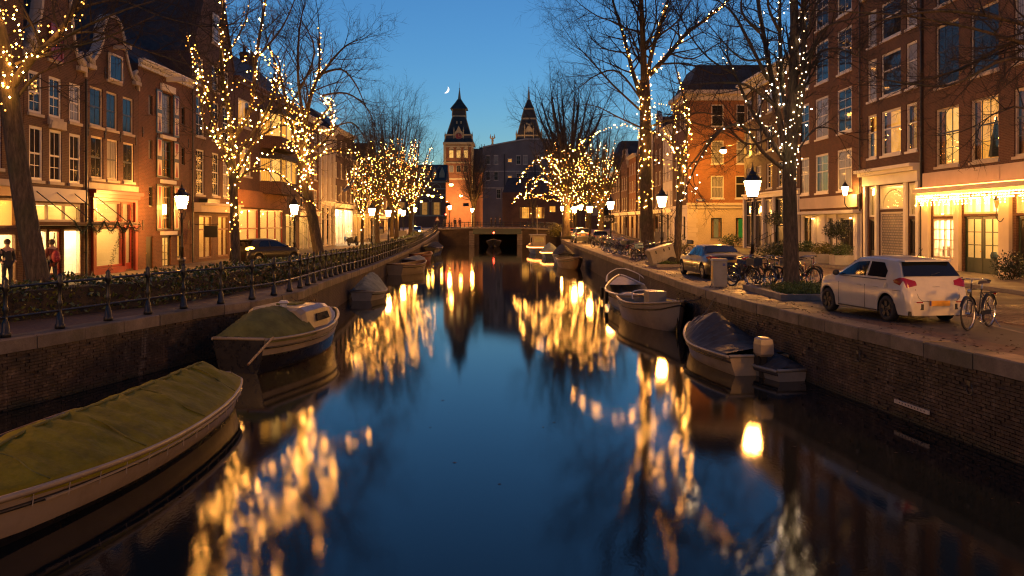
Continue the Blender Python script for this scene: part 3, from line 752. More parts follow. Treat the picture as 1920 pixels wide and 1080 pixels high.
m = MB(); m.tbox(T, U0-.2, U1+.2, 6.83, 7.0, .003, .15); m.tbox(T, U0-.2, U1+.2, 4.42, 4.62, .003, .15); m.tbox(T, U0-.2, U1+.2, 1.65, 1.85, .003, .2); m.tbox(T, U0-.2, U1+.2, 9.4, 9.75, .003, .12); m.build('stone_band', 'white_plaster', h.root)
cornice(h, a, b, 10.15, .4, .35); m = MB(); m.tbox(T, 46.1, 46.35, 9.95, 10.2, 0, 1.1); m.build('hoist_beam', 'white_paint', h.root)
anchors(h, (43.2, 45.0, 49.3), 6.9); anchors(h, (43.2, 45.0, 49.3), 2.2)
shell(h, a, b, LB, 10.3, 11, 'brick_dark', ridge=('along', 2.6, 3)); drainpipe(h, b-.1, 0, 10)
# L4: tall spout gable with white ground floor cornice
a, b = 49.9, 57.4
h = new_house('tall brick house with steep spout gable and orange-lit ground floor windows', -1, X, a, b, LB); T = h.T
ws = [(50.5, 51.9, 7.5, 9.9), (50.5, 51.9, 4.0, 6.7), (53.2, 54.5, 7.5, 9.9), (55.2, 56.5, 7.5, 9.9), (53.2, 54.5, 4.0, 6.7), (55.2, 56.5, 4.0, 6.7), (50.6, 51.8, 10.6, 12.2), (53.2, 54.4, 10.6, 12.2), (55.2, 56.4, 10.6, 12.2)]
gw = [(51.0, 53.2, .15, 2.75), (54.3, 56.3, .15, 2.75)]
wall_with_holes(h, a, b, LB, 12.4, ws+gw, 'brick_brown')
for q in ws: window(h, *q, cols=3 if q[2] == 4.0 else 2, top=2, bot=2, split=.45)
for q in gw: big_pane_front(h, *q, 'brown_wood', 'room_lamp_orange', 2.2, ((q[0]+q[1])/2,), 1.9)
m = MB(); m.tbox(T, a+.1, b-.1, 2.95, 3.35, .003, .5); m.tbox(T, a+.1, b-.1, 3.36, 3.5, .003, .7); m.build('shop_cornice', 'beige_plaster', h.root)
m = MB(); m.tbox(T, 50.9, 53.0, 3.5, 3.75, .01, .55); b_ = m.build('flower_box', 'dark_paint', h.root)
gable(h, [(a, 12.4), (b, 12.4), (b-.3, 12.9), (54.5, 18.2), (54.4, 19.0), (52.9, 19.0), (52.8, 18.2), (a+.3, 12.9), (a, 12.4)], 'brick_dark', 'brick_dark')
window(h, 53.1, 54.2, 13.6, 15.4, cols=2, top=2, bot=0, rec=-.13); anchors(h, (53.65,), 16.6, .9)
shell(h, a, b, LB, 12.4, 12, 'brick_dark', ridge=('deep', 5.6, -.36))
sg = thing('hanging_sign', 'small black shop sign on iron bracket beside the orange-lit windows', 'sign', T(50.3, 2.0, 1.0))
MB().tbox(T, 50.27, 50.32, 1.45, 2.15, .55, 1.35).build('board', 'dark_paint', sg); MB().tube([T(50.3, 2.22, .0), T(50.3, 2.22, 1.4)], .02, 5).build('bracket', 'iron', sg)
# L5: modern brick block with lit bay windows and wide shopfront
a, b = 57.5, 74.6
h = new_house('brick block with lit bay windows over a wide red-framed shopfront', -1, X, a, b, LB); T = h.T
ws = [(58.3, 61.0, 9.0, 10.9), (58.6, 61.2, 5.6, 7.6), (71.8, 73.2, 5.0, 7.6), (71.8, 73.2, 9.0, 11.2)]
gw = [(58.3, 62.9, .1, 3.3), (63.4, 69.6, .1, 3.3), (70.6, 73.8, .1, 3.0)]
wall_with_holes(h, a, b, LB, 12.2, ws+gw, 'brick_brown')
for i, q in enumerate(ws): window(h, *q, cols=2, top=1, bot=0, fmat='white_paint', lit='lit_curtain' if i < 2 else None)
big_pane_front(h, *gw[0], 'red_paint', 'room_lamp', 3, (60.6,), 1.9); big_pane_front(h, *gw[1], 'red_paint', 'room_lamp', 3, (65.5, 67.6), 1.9); big_pane_front(h, *gw[2], 'dark_paint', 'room_lamp', 2.5, (72.2,), 2.0)
m = MB(); m.tbox(T, a+.2, 70.2, 3.4, 4.6, .003, .18); m.build('fascia', 'brick_orange', h.root)
for z0 in (5.4, 8.8):
    br = MB(); br.prism([(63.2, .003), (64.4, 1.3), (69.0, 1.3), (70.4, .003)], lambda u, d, z: T(u, z, d), z0-.9, z0); bay = br.build('bay_window', 'brick_brown', h.root)
    fr = [(63.3, .02), (64.45, 1.25), (68.95, 1.25), (70.3, .02)]
    tp = MB(); tp.prism([(63.1, .003), (64.35, 1.36), (69.05, 1.36), (70.5, .003)], lambda u, d, z: T(u, z, d), z0+1.75, z0+2.1); tp.build('bay_roof', 'roof_dark', bay)
    for (p_, q_) in zip(fr, fr[1:]):
        n = 3 if abs(p_[1]-q_[1]) < .1 else 2
        for k in range(n):
            c, d = lerp(p_, q_, (k+.06)/n), lerp(p_, q_, (k+.94)/n)
            MB().hexa([T(c[0], z0+.05, c[1]-.05), T(d[0], z0+.05, d[1]-.05), T(d[0], z0+.05, d[1]-.02), T(c[0], z0+.05, c[1]-.02), T(c[0], z0+1.7, c[1]-.05), T(d[0], z0+1.7, d[1]-.05), T(d[0], z0+1.7, d[1]-.02), T(c[0], z0+1.7, c[1]-.02)]).build('pane', 'lit_curtain' if (k+int(z0)) % 3 else 'lit_curtain_pale', bay)
        m = MB()
        for k in range(n+1):
            c = lerp(p_, q_, k/n); m.tube([T(c[0], z0, c[1]), T(c[0], z0+1.75, c[1])], .07, 4)
        m.build('mullion', 'white_paint', bay)
shell(h, a, b, LB, 12.2, 12, 'brick_dark', ridge=('along', 3.2, 3)); cornice(h, a, b, 11.9, .35, .4, 'brown_wood', False)
for u in (70.5, 72.5): chimney(h, u, 14.6, -3.4, 1.8)
# L6..: the row going on to the bridge
def plain_house(label, side, X, a, b, zt, wall, cols, rows, gf, fmat='white_paint', top='cornice', lits=(), gfz=3.3, lamp=None, ridge=('along', 2.2, 2.5), zb=None, wfrac=.55, trim='white_paint', simple=True, rowfrac=.66, gdepth=2.0, litmats=('lit_curtain', 'lit_curtain_dim')):
    zb = (LB if side < 0 else -.1) if zb is None else zb
    h = new_house(label, side, X, a, b, zb); T = h.T; w = b-a; hol = []; wins = []
    fh = (zt-.5-gfz)/rows
    for r in range(rows):
        for c in range(cols):
            uc = a+w*(c+.5)/cols; ww = w/cols*wfrac
            q = (uc-ww/2, uc+ww/2, gfz+.35+r*fh, gfz+.35+r*fh+fh*rowfrac); hol.append(q); wins.append((q, (r, c)))
    gh = []
    n = len(gf)
    for i, k in enumerate(gf):
        u0, u1 = a+.25+(w-.5)*i/n+.1, a+.25+(w-.5)*(i+1)/n-.1
        gh.append(((u0, u1, zb+.25 if k == 'w' else zb, gfz-.5), k))
    wall_with_holes(h, a, b, zb, zt, hol+[g[0] for g in gh], wall)
    for q, rc in wins: window(h, *q, cols=2, top=2, bot=1, split=.5, fmat=fmat, lit=litmats[(rc[0]+rc[1]) % 2] if rc in lits else None, simple=simple, sill='stone_trim')
    for q, k in gh:
        if k == 'd': door(h, *q, 'green_paint', (.5,))
        elif k == 'w': window(h, *q, cols=2, top=1, bot=1, split=.3, fmat=fmat, simple=simple, sill=None)
        else: big_pane_front(h, *q, fmat, lamp or 'room_lamp', gdepth, ((q[0]+q[1])/2,))
    if top == 'cornice': cornice(h, a+.05, b-.05, zt-.35, .45, .45, trim); shell(h, a, b, zb, zt, 10, 'brick_dark', ridge=ridge)
    elif top == 'gable':
        um = (a+b)/2
        gable(h, [(a, zt), (b, zt)]+curve_pts((b-.2, zt+.1), (um+w*.2, zt+2.2), .5)+[(um+w*.2, zt+2.6), (um, zt+3.4), (um-w*.2, zt+2.6)]+curve_pts((um-w*.2, zt+2.2), (a+.2, zt+.1), 2)+[(a, zt)], wall)
        window(h, um-.5, um+.5, zt+.3, zt+1.7, cols=2, top=2, bot=0, rec=-.13, simple=True)
        shell(h, a, b, zb, zt, 10, 'brick_dark', ridge=('deep', 2.8, -.36))
    elif top == 'step':
        um = (a+b)/2; pts = [(a, zt), (b, zt)]
        for k in range(4): pts += [(b-k*w/9, zt+.75*(k+.0)+.6), (b-(k+1)*w/9, zt+.75*k+.6)]
        for k in range(3, -1, -1): pts += [(a+(k+1)*w/9, zt+.75*k+.6), (a+k*w/9, zt+.75*k+.6)]
        gable(h, pts+[(a, zt)], wall); shell(h, a, b, zb, zt, 10, 'brick_dark', ridge=('deep', 2.8, -.36))
    m = MB(); m.tbox(T, a+.05, b-.05, gfz-.35, gfz-.05, .003, .14); m.tbox(T, a+.02, b-.02, gfz-.05, gfz+.08, .003, .28); m.build('shop_cornice', trim, h.root)
    return h
h = plain_house('brick house with dark gabled roof right behind the second street lamp', -1, X, 74.7, 82.5, 12.0, 'brick_red', 3, 3, 'ss', lits=((0, 1),), lamp='room_lamp')
chimney(h, 78, 14, -3, 1.5)
h = plain_house('narrow house with white stone pilasters and tall dark shop glazing', -1, X, 82.55, 89.5, 11.6, 'stone_trim', 3, 3, 'ww', top='cornice', gfz=4.4, wfrac=.5); T = h.T
for k in range(4):
    u = 82.75+k*2.15; MB().tbox(T, u-.14, u+.14, LB, 11.2, .003, .22).build('pilaster', 'white_plaster', h.root)
h = plain_house('brick house with glaring white-lit shop beside the parked scooter', -1, X, 89.6, 100.5, 12.3, 'brick_dark', 4, 3, 'ss', lamp='white_shop_lamp', gfz=4.3, wfrac=.4, lits=((1, 1),))
h = plain_house('amber-lit house with rounded striped awnings over its windows', -1, X, 100.6, 113.0, 9.6, 'cream_paint', 4, 2, 'sss', lamp='room_lamp_orange', lits=((0, 0), (0, 1), (0, 2), (0, 3), (1, 0), (1, 2)), gfz=3.6, wfrac=.5); T = h.T
t = NT('awning_stripe'); v, p = wallvec(t); w_ = t.node('TexWave', Scale=.9); w_.bands_direction = 'X'; t.l.new(v, w_.inputs['Vector'])
t.princ(t.ramp(w_.outputs[0], [(.45, (.55, .35, .07)), (.55, (.12, .04, .02))]), .8)
for z in (3.4, 6.3):
    for k in range(3):
        u0_, u1_ = 101+k*4, 104.4+k*4; m = MB(); n = 6; rings = []
        for i in range(n+1):
            t_ = i/n*pi/2; rings.append([T(u0_, z+.9*cos(t_)-.0, .05+1.2*sin(t_)), T(u1_, z+.9*cos(t_), .05+1.2*sin(t_)), T(u1_, z+.9*cos(t_)-.02, .05+1.18*sin(t_)), T(u0_, z+.9*cos(t_)-.02, .05+1.18*sin(t_))])
        m.loft(rings); m.build('awning', 'awning_stripe', h.root)
plain_house('dark brick house with stepped gable left of the far lamps', -1, X-.5, 113.1, 122, 10.5, 'brick_dark', 3, 2, 'sw', top='step', lits=((0, 1),), lamp='room_lamp_orange')
plain_house('brown house with cornice behind the far lit trees', -1, X-1.2, 122.1, 133, 11.5, 'brick_brown', 3, 3, 'sd', lits=((0, 0), (1, 2)), lamp='room_lamp_orange')
plain_house('last brown house before the bridge on the railing side', -1, X-2.5, 133.1, 146, 10.8, 'brick_dark', 4, 2, 'ss', lits=((0, 2),), lamp='room_lamp_orange')

# ---- right row
RB = -.1
X = RXF
# R1: big window house with icicle lights
a, b = 30.0, 42.5
h = new_house('brick house with big lit sash windows above a glowing shopfront', 1, X, a, b, RB); T = h.T
cw = [(39.15, 41.3), (35.95, 38.15), (32.6, 34.85)]
hol = [(u0, u1, 5.0, 7.75) for u0, u1 in cw]+[(u0, u1, 8.8, 11.75) for u0, u1 in cw]+[(u0, u1, 12.7, 15.3) for u0, u1 in cw]
g1 = (39.45, 41.55, 2.62, 3.45); g2 = (39.45, 41.55, .62, 2.5); d1 = (35.85, 38.75, .05, 2.6); d1t = (35.85, 38.75, 2.7, 3.45); d2 = (33.0, 34.7, .05, 2.6); d2t = (33.0, 34.7, 2.7, 3.45)
wall_with_holes(h, a, b, RB, 16.4, hol+[g1, g2, d1, d1t, d2, d2t], 'brick_brown')
for i, q in enumerate(hol): window(h, *q, cols=3, top=1 if i < 3 else 2, bot=2, split=.42, fmat='stone_trim', sash='dark_paint', lit=('lit_curtain_pale', 'lit_curtain', 'lit_curtain')[i] if i < 3 else None, fw=.1)
m = MB(); m.tbox(T, a, 42.35, 4.02, 4.75, .003, .14); fa = m.build('fascia', 'beige_plaster', h.root)
for u in (30.5, 35.6): MB().tbox(T, u, u+4.6 if u < 31 else 42.2, 4.1, 4.67, .14, .17).build('fascia_panel', 'beige_plaster', fa)
m = MB(); m.tbox(T, a, 42.4, 3.62, 3.75, .003, .35); m.tbox(T, a, 42.45, 3.75, 3.97, .003, .6); m.build('shop_cornice', 'cream_paint', h.root)
for u0, u1 in ((41.75, 42.4), (38.9, 39.35), (34.95, 35.7), (32.2, 32.9)): MB().tbox(T, u0, u1, RB, 3.6, .003, .16).build('pilaster', 'cream_paint', h.root)
MB().tbox(T, 39.4, 41.6, RB, .6, .003, .1).build('stall_riser', 'cream_paint', h.root)
wdw = big_pane_front(h, *g1, 'cream_paint', 'room_lamp_bright', 2.0, (39.97, 40.5, 41.02), bare=True)
wdw = big_pane_front(h, *g2, 'cream_paint', 'white_shop_lamp', 2.0, (39.97, 40.5, 41.02)); m = MB()
for z in (1.05, 1.5, 2.0): m.tbox(T, 39.5, 41.5, z-.02, z+.02, -.1, -.05)
m.build('glazing_bar', 'cream_paint', wdw)
big_pane_front(h, *d1t, 'cream_paint', 'room_lamp_bright', 2.0, (36.6, 37.3, 38.0), bare=True); big_pane_front(h, *d2t, 'cream_paint', 'room_lamp', 2.0, (33.85,), bare=True)
for u0, u1 in ((35.87, 37.28), (37.32, 38.73)): door(h, u0, u1, .05, 2.58, 'green_paint', (.28,), lamp=1, cols=2, rows=3)
room(h, 35.9, 38.7, .06, 2.58, 2.6, 'room_lamp'); door(h, 33.05, 34.65, .05, 2.58, 'green_paint', (.3,)); drainpipe(h, 42.6, 0, 16)
MB().tbox(T, 35.8, 38.8, RB, .045, .003, .4).build('doorstep', 'kerb_stone', h.root)
cornice(h, a, b, 16.0, .5, .5); shell(h, a, b, RB, 16.4, 11, 'brick_dark', ridge=('along', 3, 3))
ct_ = thing('christmas_tree', 'christmas tree glittering with tiny lights inside the middle lit sash window', 'christmas tree', T(36.5, 5.1, -.24)); rg = random.Random(2); m = MB()
for k in range(150):
    q = rg.random()**.7; m.octa(T(36.55+rg.uniform(-1, 1)*.42*(1-q)+.05, 5.15+1.7*q, -.24+rg.uniform(-.03, .03)), .014)
m.build('bulbs', 'bulb_warm', ct_, kind='stuff'); MB().lathe([(.3, .1), (.2, .8), (.03, 1.8)], (T(36.55, 5.05, -.24)), 7).build('branches', 'leaf_early', ct_)
# icicle lights under the cornice
il = thing('icicle_lights', 'dense warm icicle light curtain hanging under the shop cornice', 'light string', T(36, 3.6, .5))
m = MB(); rg = random.Random(8); wv = MB()
for i in range(105):
    u = 31.5+i*.104+rg.uniform(-.03, .03); L_ = rg.choice((.15, .3, .45, .25)); wv.tube([T(u, 3.62, .45), T(u, 3.62-L_, .45)], .004, 3)
    for k in range(int(L_/.1)+1): m.octa(T(u+rg.uniform(-.03, .03), 3.6-k*.11, .45+rg.uniform(-.03, .03)), rg.uniform(.016, .03))
m.build('bulbs', 'bulb_warm', il, kind='stuff'); wv.build('wires', 'iron', il)
il2 = thing('gold_light_strip', 'thin gold strip light running along the top of the shop cornice', 'light strip', T(36, 3.97, .5))
MB().tube([T(30.5, 3.99, .5), T(42.3, 3.99, .5)], .02, 5).build('tube', 'led_strip', il2)
# wall lantern at the door
wl_ = thing('wall_lantern', 'black wall lantern with scrolled bracket between the green doors', 'lamp', T(35.3, 2.6, .16))
c_ = T(35.3, 2.9, .45); MB().lathe([(.05, 0), (.12, .3), (.12, .32)], c_, 6).build('glass', 'lit_curtain', wl_)
MB().lathe([(.17, 0), (.1, .09), (.03, .18), (.01, .3)], add3(c_, (0, 0, .33)), 6).build('cap', 'iron', wl_)
MB().tube(smooth_path([T(35.3, 2.5, .16), T(35.3, 2.35, .3), T(35.3, 2.55, .47), T(35.3, 2.9, .45)]), .018, 5).build('bracket', 'iron', wl_)
# R2: narrow three-bay house with white storefront
a, b = 42.75, 49.95
h = new_house('narrow brick house with tall white wooden storefront and arched fanlight', 1, X, a, b, RB); T = h.T
cw = [(43.2, 44.4), (45.0, 47.4), (48.0, 49.2)]
hol = []
for z0, z1 in ((6.0, 8.45), (9.25, 11.6), (12.35, 14.4)): hol += [(u0, u1, z0+.0, z1) for u0, u1 in cw]
g = [(43.2, 44.1, .0, 2.5), (44.5, 47.6, .35, 2.9), (48.0, 49.0, .0, 2.5), (43.2, 44.1, 2.65, 4.35), (44.5, 47.6, 3.05, 4.35), (48.0, 49.0, 2.65, 4.35)]
wall_with_holes(h, a, b, RB, 15.6, hol+g, 'brick_brown')
for i, q in enumerate(hol): window(h, *q, cols=1, top=1, bot=1, split=.4, fmat='white_paint', lit={0: 'lit_curtain_dim', 1: 'lit_curtain', 2: 'lit_curtain'}.get(i), sill='white_paint', fw=.12)
door(h, *g[0], 'dark_paint', (.3,)); door(h, *g[2], 'dark_paint', (.3,))
w_ = window(h, *g[1], cols=1, top=1, bot=0, fmat='white_paint', sill='white_paint'); m = MB()
for r in range(16):
    for k in range(9): m.tbox(T, 44.75+k*.3+(.15 if r % 2 else 0), 44.75+k*.3+.2+(.15 if r % 2 else 0), .5+r*.145, .5+r*.145+.075, -.09, -.07)
m.build('window_grid', 'stone_trim', w_)
for q in g[3:]: big_pane_front(h, *q, 'white_paint', 'room_lamp', 1.4, bare=True, lampw=.15)
m = MB()
for k in range(13): t_ = pi*k/12; m.tube([T(46.05+1.3*cos(t_), 3.15+.95*sin(t_), -.1), T(46.05+1.3*cos(t_+.26), 3.15+.95*sin(t_+.26), -.1)], .03, 5)
m.build('fanlight_arch', 'white_paint', h.root)
for u in (42.95, 44.3, 47.8, 49.35): MB().tbox(T, u-.14, u+.14, RB, 4.4, .003, .14).build('pilaster', 'white_paint', h.root)
m = MB(); m.tbox(T, 42.85, 49.6, 4.42, 4.95, .003, .16); m.build('fascia', 'white_paint', h.root)
m = MB(); m.tbox(T, 42.8, 49.7, 4.96, 5.15, .003, .4); m.tbox(T, 42.75, 49.8, 5.15, 5.32, .003, .6); m.build('shop_cornice', 'white_paint', h.root)
cornice(h, a, b, 15.2, .45, .45); shell(h, a, b, RB, 15.6, 11, 'brick_dark', ridge=('along', 2.8, 3))
# R3: tall brick house with white sashes
a, b = 50.0, 60.6
h = new_house('tall brick house with white sash windows and white plastered ground floor', 1, X, a, b, RB); T = h.T
cw = [wspan(X, 1570, 1597), wspan(X, 1529, 1553), wspan(X, 1497, 1517)]
hol = []
for z0, z1 in ((4.3, 6.85), (7.9, 10.6), (11.6, 14.3), (15.2, 17.6)): hol += [(u0, u1, z0, z1) for u0, u1 in cw]
gl_ = [(58.2, 60.0, .0, 2.75), (51.2, 53.4, RB, 2.6), (54.3, 55.3, RB, 2.6)]
wall_with_holes(h, a, b, 3.1, 18.8, hol, 'brick_red'); wall_with_holes(h, a, b, RB, 3.1, gl_, 'white_plaster', 'ground_floor_wall')
for i, q in enumerate(hol): window(h, *q, cols=2, top=2, bot=1, split=.45, lit='lit_amber_dim' if i == 1 else None, sill='white_paint', fw=.13, rec=.03)
q = gl_[0]
for k in range(2):
    u0 = q[0]+.9*k; w_ = window(h, u0, u0+.88, q[2], q[3], cols=2, top=3, bot=0, fmat='dark_paint', lit='lit_curtain', sill=None)
    m = MB()
    for j in range(8): t_ = pi*j/8; m.tube([T(u0+.44+.38*cos(t_), 2.2+.42*sin(t_), -.09), T(u0+.44+.38*cos(t_+pi/8), 2.2+.42*sin(t_+pi/8), -.09)], .035, 4)
    m.build('arch_bar', 'dark_paint', w_)
door(h, 51.25, 53.35, RB, 2.6, 'dark_paint', (.3,), cols=3); door(h, 54.35, 55.25, RB, 2.6, 'dark_paint')
for u in (50.6, 53.85, 55.8, 57.7): MB().tbox(T, u-.28, u+.28, RB, 2.85, .003, .16).build('pier', 'white_plaster', h.root)
m = MB(); m.tbox(T, 50.2, 60.3, 3.25, 4.0, .003, .22); m.build('fascia', 'beige_plaster', h.root)
m = MB(); m.tbox(T, 50.1, 60.4, 2.88, 3.08, .003, .5); m.build('shop_cornice', 'white_plaster', h.root)
for u in (57.3, 50.9):
    s_ = thing('spot_lamp', 'small downlight under the white shop cornice %s' % ('by the arched window' if u > 55 else 'by the dark door'), 'lamp', T(u, 2.7, .3), 'downlights on the white shopfront')
    MB().lathe([(.03, .12), (.09, 0), (.1, .02), (.05, .15)], T(u, 2.6, .3), 8).build('shade', 'white_paint', s_); MB().lathe([(.07, 0), (.07, .02)], T(u, 2.575, .3), 8).build('bulb', 'wall_lamp_glass', s_)
s_ = thing('wall_lamp', 'glowing wall lantern on iron bracket at the brick corner', 'lamp', T(50.4, 4.0, .6))
MB().lathe([(.1, 0), (.2, .45), (.2, .48)], T(50.6, 3.95, .75), 6).build('glass', 'wall_lamp_glass', s_); MB().lathe([(.24, 0), (.15, .12), (.03, .28), (.01, .45)], T(50.6, 4.44, .75), 6).build('cap', 'iron', s_)
MB().tube(smooth_path([T(50.6, 3.2, .03), T(50.6, 3.1, .4), T(50.6, 3.4, .75), T(50.6, 3.95, .75)]), .03, 5).build('bracket', 'iron', s_)
cornice(h, a, b, 18.4, .5, .5); shell(h, a, b, RB, 18.8, 11, 'brick_dark', ridge=('along', 2.8, 3)); drainpipe(h, 50.1, 3, 18)
# R4: cornice house with white pilastered ground floor
h = plain_house('brick house with heavy white cornice and pilastered white ground floor', 1, X, 60.7, 75.3, 14.3, 'brick_brown', 5, 3, 'wdwww', gfz=4.7, wfrac=.5, simple=False, lits=((0, 2),)); T = h.T
for k in range(6):
    u = 60.95+k*2.82; MB().tbox(T, u-.2, u+.2, RB, 4.3, .003, .16).build('pilaster', 'white_plaster', h.root)
cornice(h, 60.7, 75.3, 13.5, .9, .75, 'white_paint', True); chimney(h, 64, 16.5, -3.2, 1.8, .9, 'brick_brown'); chimney(h, 71, 16.5, -3.2, 1.8, .9, 'brick_brown')
# stoop with railings in front of it
st = thing('front_stoop', 'stone front steps with black iron railings before the white pilasters', 'steps', T(66, 0, .5))
for k in range(4): MB().tbox(T, 65.0, 67.0, RB, .2+.18*k, .17, 1.6-.32*k).build('step', 'kerb_stone', st)
for u in (65.0, 67.0):
    m = MB(); m.tube([T(u, .95, 1.6), T(u, 1.6, .4)], .025, 5)
    for k in range(4): t_ = k/3; m.tube([T(u, .1+.5*t_, 1.55-1.1*t_), T(u, .95+.65*t_, 1.55-1.1*t_)], .02, 5)
    m.build('railing', 'iron', st)
# R5: orange corner building, its end wall faces the camera
r = thing('corner_building', 'orange brick corner building with cream ground floor and dark mansard', 'building', (20.7, 85, 0))
h = Front(r, (0, 85, 0), (1, 0, 0), (0, -1, 0)); T = h.T
x0, x1 = 17.5, 26.0
def fx(px): return (px-960)*85/F
hol = [(fx(1334), fx(1357), 11.9, 14.1), (fx(1334), fx(1357), 8.2, 10.5), (fx(1333), fx(1357), 4.75, 7.0), (fx(1381), fx(1400), 11.9, 14.1), (fx(1381), fx(1400), 8.2, 10.5), (fx(1379), fx(1400), 4.75, 7.0)]
gh = [(fx(1333), fx(1353.5), .75, 2.8), (fx(1379.5), fx(1400), .75, 2.8)]
wall_with_holes(h, x0, x1, 4.1, 15.0, hol, 'brick_orange'); wall_with_holes(h, x0, x1, RB, 4.1, gh, 'brick_painted', 'ground_floor_wall')
for q in hol: window(h, *q, cols=1, top=1, bot=1, split=.35 if q[0] > 21.5 else .5, fmat='white_paint', sill='white_paint', simple=True)
window(h, *gh[0], cols=1, top=1, bot=0, fmat='dark_paint', lit='lit_amber_dim', sill='stone_trim'); window(h, *gh[1], cols=1, top=1, bot=0, fmat='dark_paint', lit='lit_green', sill='stone_trim')
m = MB(); m.tbox(T, x0-.06, x1, 3.75, 4.05, .003, .12); m.tbox(T, x0-.12, x1, 4.05, 4.3, .003, .25); m.build('band_moulding', 'cream_paint', r)
for k in range(8): MB().tbox(T, x0-.05, x0+.85+(.15 if k % 2 else 0), RB+.05+k*.47, RB+.05+k*.47+.45, .003, .04).build('quoin', 'cream_paint', r)
m = MB(); m.tbox(T, x0-.1, x1, 14.5, 15.1, .003, .2); m.tbox(T, x0-.35, x1, 15.1, 15.5, .003, .5); m.build('cornice', 'cream_paint', r)
# its canal front and body
h2 = Front(r, (17.5, 0, 0), (0, 1, 0), (-1, 0, 0)); T2 = h2.T
hol = []
for z0, z1 in ((4.75, 7.0), (8.2, 10.5), (11.9, 14.0)): hol += [(86.0+k*2.2, 87.1+k*2.2, z0, z1) for k in range(3)]
gh = [(86.2, 87.2, .6, 3.0), (88.6, 89.8, .0, 3.1), (91.0, 92.0, .6, 3.0)]
wall_with_holes(h2, 85, 93, 4.1, 15.0, hol, 'brick_brown'); wall_with_holes(h2, 85, 93, RB, 4.1, gh, 'white_plaster', 'ground_floor_wall')
for q in hol: window(h2, *q, cols=1, top=1, bot=1, simple=True, sill='white_paint')
for q in gh: window(h2, *q, cols=1, top=1, bot=1, simple=True, fmat='dark_paint', sill=None, lit='lit_amber_dim' if q[0] == 88.6 else None)
m = MB(); m.tbox(T2, 85, 93, 14.5, 15.1, .003, .2); m.tbox(T2, 85, 93, 15.1, 15.5, .003, .5); m.build('cornice', 'cream_paint', r)
rf = MB(); rf.add([(17.4, 84.9, 15.5), (26, 84.9, 15.5), (26, 93, 15.5), (17.4, 93, 15.5), (18.8, 86.4, 18.3), (26, 86.4, 18.3), (26, 92, 18.3), (18.8, 92, 18.3)], BOXF); rf.build('roof', 'slate', r)
MB().box(25.6, 26.0, 85.05, 93, RB, 15).build('side_wall', 'brick_dark', r)
# R6..: row to the far end
specs = [('grey-white house next beyond the orange corner building', 93.1, 99.0, 13.0, 'white_plaster', 3, 3, 'wdw', 'cornice', ()),
         ('red-painted narrow house in the far right row', 99.1, 104.3, 12.2, 'brick_red', 2, 3, 'wd', 'gable', ((0, 0),)),
         ('white stone house with ornate cornice in the far right row', 104.4, 110.5, 13.5, 'stone_trim', 3, 3, 'dww', 'cornice', ()),
         ('brown brick house with neck gable in the far right row', 110.6, 117, 11.5, 'brick_brown', 3, 3, 'wdw', 'gable', ((0, 2), (1, 0))),
         ('orange-lit brick house with white cornice near the far lamps', 117.1, 124.5, 11.8, 'brick_orange', 3, 3, 'sds', 'cornice', ((0, 0), (0, 1), (1, 1))),
         ('brown brick house with stepped gable near the far cars', 124.6, 132, 10.4, 'brick_red', 3, 2, 'dws', 'step', ((0, 1),)),
         ('last dark brick house of the right row by the bridge', 132.1, 145, 10.5, 'brick_dark', 4, 2, 'sws', 'cornice', ((0, 3),))]
for lab, a, b, zt, wm, c, r_, gf, tp, li in specs:
    plain_house(lab, 1, RXF2-(a-93)*.02, a, b, zt, wm, c, r_, gf, top=tp, lits=li, gfz=3.8, wfrac=.5, lamp='room_lamp_orange', rowfrac=.62)

# ---- beyond the bridge
def box_building(name, label, cat, x0, x1, y, z0, z1, mat, depth, roof=None):
    r = thing(name, label, cat, ((x0+x1)/2, y, z0)); h = Front(r, (0, y, 0), (1, 0, 0), (0, -1, 0)); return h
def X_(px, Y): return (px-960)*Y/F
# pale grey building
Y = 195
h = box_building('grey_building', 'pale grey plastered building with sloping parapet under the twin towers', 'building', X_(905, Y), X_(1050, Y), Y, 0, 20, 'grey_plaster', 14); T = h.T
x0, x1 = X_(905, Y), X_(1046, Y); hol = []
for px, t_, b_ in ((930, 292, 308), (930, 322, 338), (956, 298, 304), (985, 292, 308), (1008, 292, 308), (956, 330, 338), (985, 325, 340), (935, 355, 372), (955, 355, 372), (990, 350, 366), (1015, 325, 340), (915, 292, 308), (915, 322, 338), (946, 355, 372), (972, 325, 340), (972, 292, 308), (1030, 292, 308), (1030, 325, 340), (1008, 350, 366), (1028, 350, 366)):
    hol.append((X_(px-4, Y), X_(px+4, Y), ZZ(b_, Y), ZZ(t_, Y)))
wall_with_holes(h, x0, x1, 0, 18.2, hol, 'grey_plaster')
for i, q in enumerate(hol): window(h, *q, cols=2, top=2, bot=1, simple=True, sill='stone_trim', lit='lit_curtain' if i in (2, 5, 8) else None, fmat='stone_trim', lintel='stone_trim')
m = MB(); m.prism([(x0, 18.2), (x1, 18.2), (x1, ZZ(262, Y)), (X_(985, Y), ZZ(262, Y)), (X_(940, Y), ZZ(270, Y)), (x0, ZZ(277, Y))], T, -.5, 0); m.build('parapet', 'grey_plaster', h.root)
for z in (10.2, 14.0): MB().tbox(T, x0, x1, z, z+.2, .003, .12).build('string_course', 'stone_trim', h.root)
MB().box(x0, x1, Y+.5, Y+12, 0, 18).build('side_wall', 'grey_plaster', h.root)
pc = [(x0, ZZ(277, Y)), (X_(940, Y), ZZ(270, Y)), (X_(985, Y), ZZ(262, Y)), (x1, ZZ(262, Y))]
for (a_, b_) in zip(pc, pc[1:]): MB().prism([(a_[0], a_[1]+.003), (b_[0], b_[1]+.003), (b_[0], b_[1]+.3), (a_[0], a_[1]+.3)], T, -.6, .18).build('parapet_coping', 'stone_trim', h.root)
